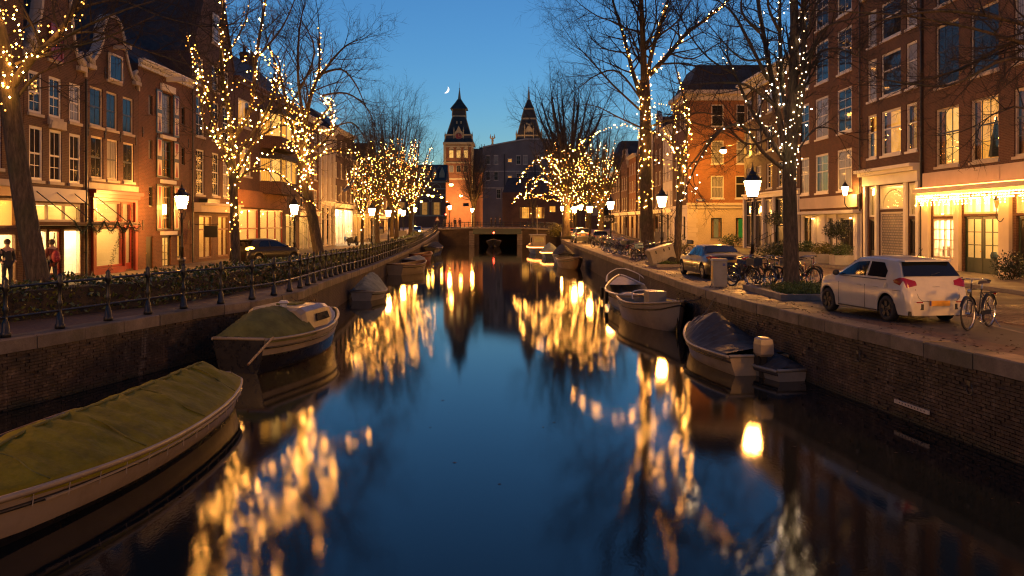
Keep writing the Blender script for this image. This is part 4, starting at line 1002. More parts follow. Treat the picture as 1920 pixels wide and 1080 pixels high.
for xx in (X_(946, Y), X_(1003, Y)): MB().tube([T(xx, 2, .15), T(xx, 18, .15)], .12, 6).build('drainpipe', 'iron_worn', h.root)
# cafe in the dark building right of the bridge
Y = 176
h = box_building('cafe_building', 'dark waterside building with amber arched cafe windows by the bridge', 'building', 0, 24, Y, 0, 9, 'brick_dark', 10); T = h.T
hol = [(X_(974, Y), X_(997, Y), ZZ(410, Y), ZZ(388, Y)), (X_(1001, Y), X_(1021, Y), ZZ(410, Y), ZZ(388, Y)), (X_(1030, Y), X_(1042, Y), ZZ(398, Y), ZZ(386, Y)), (X_(1056, Y), X_(1082, Y), ZZ(405, Y), ZZ(388, Y)), (X_(1110, Y), X_(1124, Y), ZZ(405, Y), ZZ(382, Y)), (X_(1130, Y), X_(1142, Y), ZZ(405, Y), ZZ(382, Y))]
wall_with_holes(h, -2, 28, 0, 8.6, hol, 'brick_dark')
for i, q in enumerate(hol):
    w_ = window(h, *q, cols=3 if i < 2 else 2, top=2, bot=0, split=.5, fmat='dark_paint', lit='lit_curtain' if i < 4 else None, simple=True, sill=None)
shell(h, -2, 28, 0, 8.6, 10, 'brick_dark', ridge=('along', 3.2, 3)); 
r = thing('mansard_house', 'dark brick house with slate mansard between far lit trees', 'house', (35, 182, 0)); h = Front(r, (0, 182, 0), (1, 0, 0), (0, -1, 0))
wall_with_holes(h, X_(1150, 182), X_(1240, 182), 0, 15, [], 'brick_dark'); rf = MB(); a_, b_ = X_(1150, 182), X_(1240, 182)
rf.add([(a_, 182, 15), (b_, 182, 15), (b_, 192, 15), (a_, 192, 15), (a_+2, 184, 20), (b_-2, 184, 20), (b_-2, 190, 20), (a_+2, 190, 20)], BOXF); rf.build('roof', 'slate', r)
for k in range(4): window(h, a_+1+k*2.4, a_+2.2+k*2.4, 10, 12.4, cols=2, top=2, bot=0, rec=-.1, simple=True, fmat='stone_trim', sill=None)
# museum wings, towers
m_plain('museum_brick', (.22, .085, .04), .85, var=.2, scale=.3); m_plain('museum_stone', (.36, .265, .155), .8, var=.15, scale=.5)
def museum_tower(label, cx, Y, w, py, variant):
    r = thing('museum_tower', label, 'tower', (cx, Y, 0), 'museum towers'); h = Front(r, (cx, Y-w/2, 0), (1, 0, 0), (0, -1, 0)); T = h.T; hw = w/2
    z = lambda p_: ZZ(p_, Y-w/2)
    zt = z(py['shaft'])
    m = MB(); m.box(cx-hw, cx+hw, Y-hw, Y+hw, 0, zt); m.build('shaft', 'museum_brick', r)
    m = MB()
    for s_ in (-1, 1): m.tbox(T, s_*hw-.45, s_*hw+.45, 0, zt, -.5, .25)
    for k in range(3): m.tbox(T, -hw, hw, zt-1.0-k*6.2, zt-.4-k*6.2, .003, .22)
    m.box(cx-hw-.6, cx+hw+.6, Y-hw-.6, Y+hw+.6, zt, zt+.9); m.build('stone_bands', 'museum_stone', r)
    for row, zz in enumerate((zt-5.2, zt-10.6)):
        for k in (-1, 0, 1):
            u = k*w*.26; wn_ = window(h, u-w*.085, u+w*.085, zz, zz+(3.1 if row == 0 else 2.6), cols=2, top=2, bot=1, rec=-.16, fw=.18, simple=True, fmat='museum_stone', sill=None, lit='lit_curtain_pale' if row == 0 and variant == 0 else None)
            m = MB(); m.prism([(u-w*.1, zz+3.3), (u+w*.1, zz+3.3), (u+w*.07, zz+4.0), (u, zz+4.3), (u-w*.07, zz+4.0)], T, .003, .15)
            if row == 0: m.build('arch_hood', 'museum_stone', wn_)
            if row == 0 and variant == 0: MB().tbox(T, u-w*.08, u+w*.08, zz+.1, zz+3.0, .02, .04).build('lit_blind', 'lit_curtain_pale', wn_)
    rings = []; prof = py['roof']      # (half width share, pixel row)
    for s_, p_ in prof:
        q = hw*s_; zz = z(p_); rings.append([(cx-q, Y-q, zz), (cx+q, Y-q, zz), (cx+q, Y+q, zz), (cx-q, Y+q, zz)])
    m = MB(); m.loft(rings); rf = m.build('roof', 'slate', r)
    m = MB()
    for (s_, p_) in py['bands']:
        q = hw*s_; zz = z(p_); m.box(cx-q, cx+q, Y-q, Y+q, zz-.3, zz+.35)
    for (a_, b_) in zip(prof, prof[1:]):
        for sx in (-1, 1):
            m.tube([(cx+sx*hw*a_[0], Y-hw*a_[0], z(a_[1])), (cx+sx*hw*b_[0], Y-hw*b_[0], z(b_[1]))], .16, 4)
    m.build('roof_trim', 'museum_stone', rf)
    # dormer with clock
    zc = z(py['clock']); m = MB(); m.prism([(-w*.14, zc-2.6), (w*.14, zc-2.6), (w*.14, zc+1.9), (w*.09, zc+2.4), (0, zc+4.4), (-w*.09, zc+2.4), (-w*.14, zc+1.9)], T, -3, -.2 if variant == 0 else -.8); dm = m.build('dormer', 'museum_stone', r)
    dd = -.18 if variant == 0 else -.78
    if variant == 0:
        m = MB(); m.prism([(1.25*cos(k*pi/9), zc+.3+1.25*sin(k*pi/9)) for k in range(18)], T, dd-.05, dd+.1); m.build('clock_face', 'red_paint', dm)
        m = MB(); m.tbox(T, -.06, .06, zc+.3, zc+1.2, dd+.1, dd+.16); m.tbox(T, 0, .7, zc+.24, zc+.36, dd+.1, dd+.17)
        for k in range(12): t_ = k*pi/6; c = (1.05*cos(t_), zc+.3+1.05*sin(t_)); m.tbox(T, c[0]-.07, c[0]+.07, c[1]-.07, c[1]+.07, dd+.1, dd+.15)
        m.build('clock_hands', 'gold', dm)
    else:
        for k in (-1, 1): MB().tbox(T, k*.45-.28, k*.45+.28, zc-.6, zc+.9, dd-.05, dd+.05).build('louvre', 'dark_paint', dm)
    for s_ in (-1, 1): MB().lathe([(.22, 0), (.2, 5.2), (.3, 5.3), (.02, 6.6)], (cx+s_*w*.17, Y-hw+.3, zc-2.6), 6).build('pinnacle', 'museum_stone', dm)
    for s_ in (-1, 1): MB().lathe([(.25, 0), (.22, 2.2), (.34, 2.3), (.02, 4.2)], (cx+s_*hw*.97, Y-hw*.97, zt+.9), 6).build('finial', 'museum_stone', r)
    for k, p_ in ((-.3, py['lou']), (.3, py['lou'])):
        u = k*hw*.5; c = (cx+u, 0, 0)
        zz = z(p_); q = hw*.62; MB().box(cx+u-.28, cx+u+.28, Y-q-.35, Y-q+.6, zz, zz+1.0).build('roof_dormer', 'museum_stone', rf)
    m = MB(); ztop = z(py['tip']); zs = z(prof[-1][1])
    m.lathe([(hw*prof[-1][0], 0), (.35, (ztop-zs)*.35), (.12, (ztop-zs)*.6), (.3, (ztop-zs)*.62), (.06, (ztop-zs)*.66), (.03, ztop-zs)], (cx, Y, zs), 6)
    m.build('spire', 'museum_stone', r)
    return r
museum_tower('left museum tower with red clock face and three lit windows', X_(861.5, 330), 330, 10.6, dict(shaft=271, roof=[(1.06, 270), (.93, 254), (.86, 252), (.47, 217), (.5, 215), (.47, 203), (.62, 202.5), (.28, 190), (.12, 183)], bands=[(.93, 253), (.5, 216)], clock=257, lou=231, tip=150), 0)
museum_tower('right museum tower with stone belfry dormer rising behind bare branches', X_(991.5, 336), 336, 10.2, dict(shaft=268, roof=[(1.06, 267), (.92, 255), (.9, 253), (.56, 222), (.56, 219), (.38, 203), (.38, 200), (.3, 197), (.1, 184)], bands=[(.92, 254), (.57, 221), (.39, 202)], clock=251, lou=234, tip=146), 1)
r = thing('museum_hall', 'dark museum hall roof with winged figure between the towers', 'building', (10, 340, 0))
m = MB(); m.add([(X_(878, 340), 336, 0), (X_(1050, 340), 336, 0), (X_(1050, 340), 352, 0), (X_(878, 340), 352, 0), (X_(878, 340), 336, 22), (X_(1050, 340), 336, 22), (X_(1050, 340), 352, 22), (X_(878, 340), 352, 22)], BOXF); m.build('wall', 'museum_brick', r)
m = MB(); m.add([(X_(878, 340), 335, 22), (X_(1050, 340), 335, 22), (X_(1050, 340), 353, 22), (X_(878, 340), 353, 22), (X_(884, 340), 342, ZZ(278, 340)), (X_(1040, 340), 342, ZZ(278, 340)), (X_(1040, 340), 346, ZZ(278, 340)), (X_(884, 340), 346, ZZ(278, 340))], BOXF); m.build('roof', 'slate', r)
m = MB(); c = (X_(923, 340), 344, ZZ(278, 340)); m.lathe([(.9, 0), (.7, 1.6), (.35, 2.4), (.5, 3.4), (.3, 4.2), (.22, 4.6)], c, 7); m.ball(add3(c, (0, 0, 4.9)), .35, 7, 5)
for s_ in (-1, 1): m.tube([add3(c, (0, 0, 3.9)), add3(c, (s_*.9, 0, 4.6)), add3(c, (s_*.7, 0, 6.2))], [.3, .3, .05], 5)
m.build('winged_figure', 'museum_stone', r)
m = MB()
for k in range(4): m.box(X_(899+k*3, 340)-.1, X_(899+k*3, 340)+.1, 343, 343.2, ZZ(279, 340), ZZ(272-(k % 2)*3, 340))
m.box(X_(898, 340), X_(911, 340), 343, 344, ZZ(279, 340), ZZ(275, 340)); m.build('roof_rail', 'slate', r)
# long low wing left of the tower with arched windows
Yg = 290
r = thing('museum_wing', 'long museum wing with arched windows lit amber beyond the bridge', 'building', (X_(790, Yg), Yg, 0)); h = Front(r, (0, Yg, 0), (1, 0, 0), (0, -1, 0)); T = h.T
x0, x1 = X_(700, Yg), X_(836, Yg); zt = ZZ(338, Yg); hol = [(X_(796+k*22, Yg)-1.6, X_(796+k*22, Yg)+1.6, ZZ(403, Yg), ZZ(379, Yg)) for k in (-3, -2, -1, 0, 1)]
wall_with_holes(h, x0, x1, 0, zt, hol, 'museum_brick')
for q in hol: window(h, *q, cols=3, top=2, bot=1, split=.6, simple=True, fmat='museum_stone', sill=None, lit='lit_curtain_dim')
for q in hol:
    uc = (q[0]+q[1])/2; m = MB()
    for k in range(8): t_ = pi*k/8; m.tube([T(uc+1.8*cos(t_), q[3]+1.6*sin(t_), .1), T(uc+1.8*cos(t_+pi/8), q[3]+1.6*sin(t_+pi/8), .1)], .18, 4)
    m.build('arch', 'museum_stone', r)
    m = MB()
    for k in range(8): t_ = pi*k/8; m.tube([T(uc+1.5*cos(t_), zt-2.6+1.4*sin(t_), .1), T(uc+1.5*cos(t_+pi/8), zt-2.6+1.4*sin(t_+pi/8), .1)], .16, 4)
    m.build('arch', 'museum_stone', r)
for z_ in (ZZ(403, Yg)-.5, ZZ(372, Yg)+.9, zt-.8, zt-3.1): MB().tbox(T, x0, x1, z_, z_+.45, .003, .2).build('stone_band', 'museum_stone', r)
m = MB(); m.add([(x0, Yg, zt), (x1, Yg, zt), (x1, Yg+16, zt), (x0, Yg+16, zt), (x0+2, Yg+7, ZZ(306, Yg)), (x1, Yg+7, ZZ(306, Yg)), (x1, Yg+9, ZZ(306, Yg)), (x0+2, Yg+9, ZZ(306, Yg))], BOXF); m.build('roof', 'slate', r)
for k in range(4):
    u = X_(806+k*14-20, Yg); m = MB(); m.prism([(u-.9, zt+.2), (u+.9, zt+.2), (u+.9, zt+2.4), (u, zt+4.6), (u-.9, zt+2.4)], T, -4, -1.2); m.build('dormer', 'museum_stone', r)
# ---- bridge
r = thing('canal_bridge', 'low brick bridge with steel span closing the far end of the canal', 'bridge', (-2, 148, WATER)); h = Front(r, (0, 148, 0), (1, 0, 0), (0, -1, 0)); T = h.T
def bz(x): return 1.55-((x+3)/14.0)**2*.55
xs = [-14+k*.75 for k in range(33)]; oa, ob = X_(890, 148), X_(969, 148)
m = MB()
for a_, b_ in zip(xs, xs[1:]):
    if oa <= a_ and b_ <= ob+.4: continue
    m.hexa([T(a_, WATER-1, 0), T(b_, WATER-1, 0), T(b_, WATER-1, -14), T(a_, WATER-1, -14), T(a_, bz(a_)-.25, 0), T(b_, bz(b_)-.25, 0), T(b_, bz(b_)-.25, -14), T(a_, bz(a_)-.25, -14)])
m.build('abutment', 'quay_brick', r)
m = MB()
for a_, b_ in zip(xs, xs[1:]): m.hexa([T(a_, bz(a_)-.25, .12), T(b_, bz(b_)-.25, .12), T(b_, bz(b_)-.25, -14), T(a_, bz(a_)-.25, -14), T(a_, bz(a_), .12), T(b_, bz(b_), .12), T(b_, bz(b_), -14), T(a_, bz(a_), -14)])
m.build('deck', 'kerb_stone', r)
m = MB(); m.tbox(T, oa-.3, ob+.8, .35, bz(-3)-.26, .003, .2); m.build('span_girder', 'green_paint', r)
for u in (oa-.5, ob+.5):
    for k in range(6): MB().tbox(T, u-.45, u+.45, WATER+k*.42+.02, WATER+k*.42+.4, .003, .14).build('quoin', 'kerb_stone', r)
for d in (.0, -13.7):
    pm = MB().lathe([(.06, 0), (.05, .9), (.07, .95), (.02, 1.05)], (0, 0, 0), 6).mesh('railing_post', 'iron')
    for x in np.arange(-13.5, 9.9, 1.5): child('railing_post', pm, r, T(x, bz(x), d))
    for zz in (.5, .9): MB().tube([T(x, bz(x)+zz, d) for x in np.arange(-13.5, 10, 1.5)], .03, 5).build('rail', 'iron', r)
# ------------------------------------------------------------------ street lanterns
def make_lantern(label, s=1.0, group='street lanterns'):
    r = thing('street_lamp', label, 'street lamp', (0, 0, 0), group, world=False)
    m = MB(); m.lathe([(.2, 0), (.2, .12), (.15, .16), (.15, .55), (.17, .6), (.11, .68), (.085, .75)], (0, 0, 0), 10); m.build('base', 'iron', r)
    m = MB(); m.lathe([(.08, .75), (.07, 1.2), (.095, 1.24), (.095, 1.3), (.06, 1.36), (.048, 2.5), (.07, 2.54), (.07, 2.6), (.045, 2.65), (.045, 2.95)], (0, 0, 0), 10); m.build('post', 'iron', r, True)
    for k in range(4):
        a = pi/4+k*pi/2; c, s_ = cos(a), sin(a)
        pts = [(.045*c, .045*s_, 2.62), (.16*c, .16*s_, 2.72), (.2*c, .2*s_, 2.9), (.16*c, .16*s_, 3.04), (.2*c, .2*s_, 3.14)]
        MB().tube(smooth_path(pts, 3), .016, 5).build('bracket', 'iron', r)
    m = MB(); m.lathe([(.15, 3.10), (.205, 3.12), (.205, 3.16)], (0, 0, 0), 8, pi/8); m.build('lantern_floor', 'iron', r)
    m = MB(); m.lathe([(.185, 3.16), (.325, 3.76)], (0, 0, 0), 8, pi/8); g = m.build('glass', 'lantern_glass', r)
    m = MB()
    for k in range(8):
        a = pi/8+k*pi/4; m.tube([(.19*cos(a), .19*sin(a), 3.16), (.33*cos(a), .33*sin(a), 3.76)], .010, 4)
    m.build('glazing_bar', 'iron', g)
    m = MB(); m.lathe([(.34, 3.76), (.36, 3.79), (.35, 3.83), (.22, 3.95), (.19, 4.0), (.2, 4.05), (.11, 4.13), (.05, 4.2), (.06, 4.26), (.02, 4.34), (.01, 4.5)], (0, 0, 0), 8, pi/8); rf = m.build('lantern_roof', 'iron', r)
    for k in range(8):
        a = pi/8+k*pi/4; MB().ball((.34*cos(a), .34*sin(a), 3.87), .032, 5, 4, (1, 1, 1.8)).build('crown_knob', 'iron', rf)
    r.scale = (s, s, s); return r
L0_ = make_lantern('street lantern standing in the hedge before the shuttered warehouse')
lamps = [(L0_, 341, 42, LZ, 1.0, None),
         (None, 552, 57, -.35, 1.02, 'street lantern beside the parked car with glowing tail lamps'),
         (None, 697, 82, -.4, 1.08, 'street lantern left of the far lit trees, nearest the scooter'),
         (None, 728, 94, -.4, 1.08, 'street lantern second along the far lit trees'),
         (None, 756, 112, -.1, 1.06, 'street lantern by the pale cabinet near the railing end'),
         (None, 749, 136, .5, 1.05, 'small far street lantern half hidden behind lit trees'),
         (None, 778, 146, .9, 1.05, 'street lantern above the oncoming headlight'),
         (None, 843, 158, 1.3, 1.1, 'street lantern on the bridge by the red traffic light'),
         (None, 885.5, 160, 1.2, 1.0, 'street lantern in the middle of the bridge'),
         (None, 1411, 36.8, 0, 1.09, 'nearest street lantern on the right quay between bicycles and blue saloon'),
         (None, 1241, 54, 0, 1.05, 'street lantern right of the thick elm trunk'),
         (None, 1145, 80, 0, 1.13, 'street lantern in the dense row of bicycles'),
         (None, 1105.5, 94.5, 0, 1.09, 'street lantern over the parked far cars'),
         (None, 1077, 116, .0, 1.18, 'street lantern at the bend of the right quay'),
         (None, 1089, 136, .6, 1.2, 'small far street lantern with blue plate below'),
         (None, 1055, 146, .9, 1.1, 'last street lantern before the cafe building')]
for o, px, Y, z, s, lab in lamps:
    if o is None: o = copy_tree(L0_); o['label'] = lab
    o.location = ((px-960)*Y/F, Y, z); o.scale = (s, s, s); o.rotation_euler.z = rng.uniform(0, 1)

for x, y, z, lab in ((12.3, 12.5, 0, 'street lantern just beyond the right picture edge beside the parked bicycle'), (-13.6, 9.0, LZ, 'street lantern just beyond the left picture edge before the shops'), (8.5, -4.5, .7, 'street lantern on the bridge the picture was taken from')):
    o = copy_tree(L0_); o['label'] = lab; o.location = (x, y, z); o.scale = (1.15,)*3
nb_ = thing('canal_bridge', 'brick bridge the picture was taken from, under and behind the camera', 'bridge', (0, -7, WATER))
MB().box(-24, 24, -14, -1.2, .42, .7).build('deck', 'stone_trim', nb_)
for x0, x1 in ((-24, -11), (9.5, 24)): MB().box(x0, x1, -13.8, -1.5, WATER-1, .419).build('abutment', 'quay_brick', nb_)
MB().box(-10.99, 9.49, -13.6, -1.7, .1, .419).build('span', 'brick_brown', nb_)
# ------------------------------------------------------------------ bare trees and their light strings
t = NT('bark'); p = t.obj(); mp = t.node('Mapping'); t.l.new(p, mp.inputs[0]); mp.inputs['Scale'].default_value = (1, 1, .22)
n = t.noise(mp.outputs[0], 16, 6, .65); n2 = t.noise(p, .8, 3)
c = t.ramp(n.outputs[0], [(.3, (.028, .02, .013)), (.55, (.085, .06, .038)), (.75, (.16, .12, .075))])
c = t.mix(c, (.05, .06, .02), t.ramp(n2.outputs[0], [(.45, (0, 0, 0)), (.7, (.6, .6, .6))]))
t.princ(c, .9, 0, t.bump(n.outputs[0], 1.0, .05))
m_plain('twig', (.028, .02, .014), .85, var=.3, scale=3)
def jitter(v, a, rg):
    w = norm((rg.gauss(0, 1), rg.gauss(0, 1), rg.gauss(0, 1)))
    return norm((v[0]+w[0]*a, v[1]+w[1]*a, v[2]+w[2]*a))
def twigs(mb, start, d, length, r, level, rg, up=.12, n=4):
    pts = [start]; dd = d; seg = length/n
    for i in range(n):
        dd = jitter(dd, .23, rg); dd = norm((dd[0], dd[1], dd[2]+up*.5)); pts.append(add3(pts[-1], mul3(dd, seg)))
    rad = [r*(1-.8*i/n) for i in range(n+1)]
    mb.tube(pts, rad, 3 if level < 2 else 5, False)
    if level > 0:
        k = {3: 7, 2: 7, 1: 6}.get(level, 5)
        for i in range(k):
            t_ = .2+.8*(i+rg.random())/k; q = min(n-1, int(t_*n)); p_ = lerp(pts[q], pts[q+1], t_*n-q)
            b = norm(sub3(pts[q+1], pts[q])); nd = jitter(b, .95, rg)
            twigs(mb, p_, nd, length*rg.uniform(.38, .62)*(1.1-.35*t_), max(r*(1-.75*t_)*.6, .006), level-1, rg, up, 4 if level > 1 else 3)
def limb_world(limb, Y, rg, dy):
    """limb: pixel polyline at the tree's distance, wandering in depth"""
    n = len(limb); off = rg.uniform(-dy, dy)
    return [P(px, py, Y+off*(i/max(1, n-1))) for i, (px, py) in enumerate(limb)]
def make_tree(label, Y, trunk, tr, limbs, seed, lvl=2, twl=2.6, dy=3.0, dens=1.0, group='bare canal trees', base_z=None, minr=.008):
    rg = random.Random(seed)
    tp = [P(px, py, Y) for px, py in trunk]
    if base_z is not None: tp[0] = (tp[0][0], tp[0][1], base_z)
    root = thing('bare_tree', label, 'tree', tp[0], group)
    tp = smooth_path(tp, 4); n = len(tp); m = MB()
    rad = [tr[0]+(tr[1]-tr[0])*i/(n-1) for i in range(n)]; rad[0] *= 1.45; rad[1] *= 1.12
    m.tube(tp, rad, 12); m.build('trunk', 'bark', root, True)
    lm = MB(); tw = MB(); paths = [(tp, rad)]
    for L in limbs:
        pts = smooth_path(limb_world(L[0], Y, rg, dy), 4); k = len(pts); r0, r1 = L[1], L[2]
        rr = [r0+(r1-r0)*i/(k-1) for i in range(k)]; lm.tube(pts, rr, 8, True); paths.append((pts, rr))
        tot = sum(math.dist(a, b) for a, b in zip(pts, pts[1:]))
        nb = int(tot*1.6*dens)+2
        for i in range(nb):
            t_ = .18+.82*(i+rg.random())/nb; t_ = min(t_, .995); q = min(k-2, int(t_*(k-1))); p_ = lerp(pts[q], pts[q+1], t_*(k-1)-q)
            b = norm(sub3(pts[q+1], pts[q])); nd = jitter(b, .9, rg)
            twigs(tw, p_, nd, twl*rg.uniform(.6, 1.2), max(rr[q]*.45, minr*2), lvl, rg)
        twigs(tw, pts[-1], norm(sub3(pts[-1], pts[-2])), twl, max(r1*.9, minr*2), lvl, rg)
    if lm.v: lm.build('branches', 'bark', root, True)
    tw.build('crown', 'twig', root)
    return root, paths
def string_on(mb, dim, wire, paths, bulb, step, turns, rg, t0=0.0, t1=1.0, out=.03):
    """bulbs wound round a limb"""
    for pts, rr in paths:
        k = len(pts); wp = []
        seg = [math.dist(a, b) for a, b in zip(pts, pts[1:])]; tot = sum(seg); a = rg.uniform(0, 6)
        nb = max(2, int(tot*(t1-t0)/step))
        for i in range(nb+1):
            t_ = t0+(t1-t0)*i/nb; s_ = t_*tot; q = 0
            while q < k-2 and s_ > seg[q]: s_ -= seg[q]; q += 1
            f = min(1, s_/max(seg[q], 1e-6)); p_ = lerp(pts[q], pts[q+1], f); d = norm(sub3(pts[q+1], pts[q]))
            r = rr[q]+out; a = rg.uniform(0, 6.3)
            e1 = norm(cross(d, (.3, .9, .1))); e2 = cross(d, e1)
            b = add3(p_, add3(mul3(e1, r*cos(a)), mul3(e2, r*sin(a))))
            js = .02+bulb*.9; b = add3(b, (rg.gauss(0, js), rg.gauss(0, js), rg.gauss(0, js)))
            wp.append(b); (mb if rg.random() < .42 else dim).octa(b, bulb*rg.choice((.7, .8, .9, 1, 1.15, 1.3)))
        if len(wp) > 1: wire.tube(wp, .006, 3, False)
def light_set(label, loc, sets, mat, bulb, seed, group='fairy lights in the trees'):
    """sets: (paths, step, turns, t0, t1)"""
    rg = random.Random(seed); r = thing('light_string', label, 'light string', loc, group); b, d, w = MB(), MB(), MB()
    for paths, step, turns, t0, t1 in sets: string_on(b, d, w, paths, bulb, step, turns, rg, t0, t1)
    b.build('bulbs', mat, r, kind='stuff'); d.build('bulbs', 'bulb_cool_dim' if mat == 'bulb_cool' else 'bulb_dim', r, kind='stuff'); w.build('wire', 'iron', r); return r
def pxpaths(ls, Y, rg, dy=1.0, r=.05): return [(smooth_path(limb_world(l, Y, rg, dy), 4), [r]*(4*(len(l)-1)+1)) for l in ls]
R_ = random.Random(77)
# L0 leaning trunk at the left edge
tr, pa = make_tree('leaning mossy tree trunk in the hedge in front of the canopy shop', 23, [(92, 612), (72, 520), (45, 380), (25, 240), (8, 120), (-25, -30), (-60, -160)], (.30, .20),
    [([(18, 170), (60, 110), (105, 70), (135, 20), (165, -50)], .13, .05), ([(30, 120), (70, 105), (130, 90), (200, 70), (290, 30)], .05, .015), ([(60, 110), (140, 60), (230, 20), (330, -10)], .05, .015), ([(105, 70), (180, 60), (260, 90), (350, 120)], .04, .012),
     ([(10, 120), (-10, 40), (-20, -40)], .1, .05), ([(20, 200), (60, 150), (90, 130), (150, 110)], .05, .015), ([(135, 20), (220, 0), (300, 30), (380, 50)], .04, .01)], 11, 2, 2.0, 2.0, 1.0, base_z=LZ)
ls = pxpaths([[(5, 205), (12, 130), (20, 60), (5, 10)], [(0, 100), (30, 110), (60, 60), (100, 45)], [(20, 150), (55, 105), (28, 40), (12, 5)], [(60, 110), (105, 60), (150, 20), (168, -10)], [(0, 40), (20, 35), (40, 5), (65, -10)], [(0, 160), (25, 140), (28, 110), (10, 80)]], 22.6, R_, .6, .1)
light_set('warm fairy lights at the top of the leaning trunk', tr.location, [(pa[1:2], .22, 5, 0, 1), (ls, .15, 4, 0, 1)], 'bulb_warm', .024, 1)
# L1
tr, pa = make_tree('tree wrapped in dense fairy lights beside the car with lit tail lamps', 34, [(444, 512), (440, 420), (437, 340), (433, 260)], (.20, .13),
    [([(434, 270), (428, 200), (415, 120), (418, 30), (420, -60)], .12, .04), ([(436, 320), (405, 240), (380, 160), (368, 85)], .09, .03), ([(434, 270), (470, 200), (480, 110), (497, 5), (505, -60)], .1, .03), ([(437, 300), (500, 210), (525, 130), (508, 95)], .08, .02),
     ([(437, 340), (480, 265), (530, 235), (570, 240)], .07, .02), ([(437, 350), (470, 318), (520, 325), (560, 362)], .06, .02), ([(430, 240), (390, 250), (370, 160), (350, 60)], .05, .015), ([(480, 110), (530, 50), (560, -20)], .05, .015), ([(415, 120), (460, 40), (470, -30)], .05, .015), ([(437, 330), (400, 260), (390, 240)], .04, .015)], 12, 2, 2.0, 2.2, 1.0, base_z=LZ)
ls = pxpaths([[(435, 285), (402, 250), (430, 235), (470, 235)], [(380, 160), (400, 185), (440, 160), (480, 130)], [(450, 110), (480, 96), (500, 108), (520, 150)], [(470, 180), (500, 220), (545, 240), (560, 300)], [(420, 220), (470, 230), (520, 250), (570, 300)], [(365, 120), (380, 150), (410, 130), (430, 100)], [(440, 320), (500, 290), (540, 270), (580, 250)]], 33.5, R_, 1.5, .08)
light_set('thick warm fairy lights on the tree by the turning car', tr.location, [(pa[0:1], .06, 3.5, .35, 1), (pa[1:6], .12, 5, 0, 1), (pa[6:8], .12, 5, .1, 1), (pa[9:11], .16, 4, 0, .7), (ls, .13, 4, 0, 1)], 'bulb_warm', .028, 2)
# L2
tr, pa = make_tree('leaning tree with fairy lights right of the second street lantern', 45, [(603, 492), (588, 420), (573, 340), (566, 285), (572, 240)], (.30, .2),
    [([(570, 250), (580, 190), (598, 130), (598, 50)], .14, .03), ([(566, 290), (545, 230), (527, 150), (505, 90)], .12, .04), ([(572, 260), (605, 215), (622, 195), (602, 178)], .07, .03), ([(572, 290), (612, 262), (623, 220), (603, 185)], .08, .03), ([(570, 320), (605, 285), (650, 282), (690, 300)], .07, .02),
     ([(595, 150), (625, 110), (650, 85), (672, 75)], .08, .02), ([(598, 140), (640, 130), (668, 160), (685, 200)], .07, .02), ([(600, 180), (650, 175), (690, 205), (700, 245)], .06, .02), ([(575, 250), (560, 160), (560, 70), (570, 10)], .1, .02), ([(545, 200), (590, 100), (560, 30)], .07, .02), ([(622, 240), (660, 230), (685, 260)], .05, .02)], 13, 2, 2.6, 2.5, 1.3, base_z=LZ)
ls = pxpaths([[(566, 300), (590, 245), (620, 240), (628, 215)], [(520, 120), (540, 160), (560, 210), (570, 260)], [(500, 150), (530, 180), (555, 215), (575, 280)], [(560, 350), (572, 320), (590, 330), (578, 300)], [(610, 195), (615, 180), (625, 200), (622, 225)]], 44.5, R_, 1.5, .08)
light_set('warm fairy lights on the leaning tree past the second lantern', tr.location, [(pa[0:1], .08, 3.2, .45, 1), (pa[1:6], .13, 4, 0, 1), (pa[6:7], .25, 4, 0, .3), (ls, .12, 4, 0, 1)], 'bulb_warm', .034, 3)
# far left trees
def far_tree(label, llabel, px, base, Y, r, top, spread, seed, lit=9, bulb=.072, base_z=None, twl=2.4, mat='bulb_far', fork=None, llo=.7, dens=.35):
    rg = random.Random(seed); fork = fork or (base-55)
    limbs = []
    for i in range(lit+3):
        a = (i+.5)/(lit+3)*2-1; a += rg.uniform(-.12, .12); tx = px+a*spread; ty = top+abs(a)*abs(a)*spread*.7+rg.uniform(-8, 12)
        limbs.append(([(px+a*2, fork+rg.uniform(-5, 8)), (px+a*spread*.35, lerp((fork,), (ty,), .35)[0]+6), (px+a*spread*.75, lerp((fork,), (ty,), .7)[0]), (tx, ty)], r*.45, r*.1))
    tr, pa = make_tree(label, Y, [(px, base), (px, (base+fork)/2), (px+1, fork)], (r, r*.75), limbs, seed, 2, twl, Y*.045, dens, base_z=base_z, minr=.008)
    if llabel:
        light_set(llabel, tr.location, [(pa[0:1], .2, 3, .5, 1)]+[([q], .26, 4, .0, rg.uniform(llo, 1.0)) for q in pa[1:]], mat, bulb*.5, seed)
    return tr, pa
far_tree('young tree with fairy lights before the striped awnings', 'fairy lights on the young tree before the striped awnings', 679, 458, 80, .16, 285, 34, 21, 8, .066, LZ)
far_tree('lit tree behind the third lantern with crown above the roofs', 'fairy lights on the tree behind the third lantern', 706, 450, 92, .36, 240, 55, 22, 13, .074, LZ)
far_tree('tall lit tree in the middle of the far hedge', 'fairy lights on the middle tree of the far hedge', 744, 440, 112, .3, 240, 52, 23, 12, .085, .1)
far_tree('lit tree nearest the bridge above the oncoming headlight', 'fairy lights on the tree nearest the bridge', 771, 440, 126, .4, 265, 50, 24, 11, .092, .3)
far_tree('unlit bare tree standing high behind the far lit trees', None, 735, 440, 118, .3, 205, 55, 25, 8, 0, .2, 4.0, dens=.32)
ls = pxpaths([[(772, 380), (790, 352), (815, 355), (836, 378)]], 124, R_, 1, .05)
light_set('thin arc of fairy lights drooping left of the bridge lantern', P(800, 430, 124), [(ls, .6, 3, 0, 1)], 'bulb_far', .05, 9)
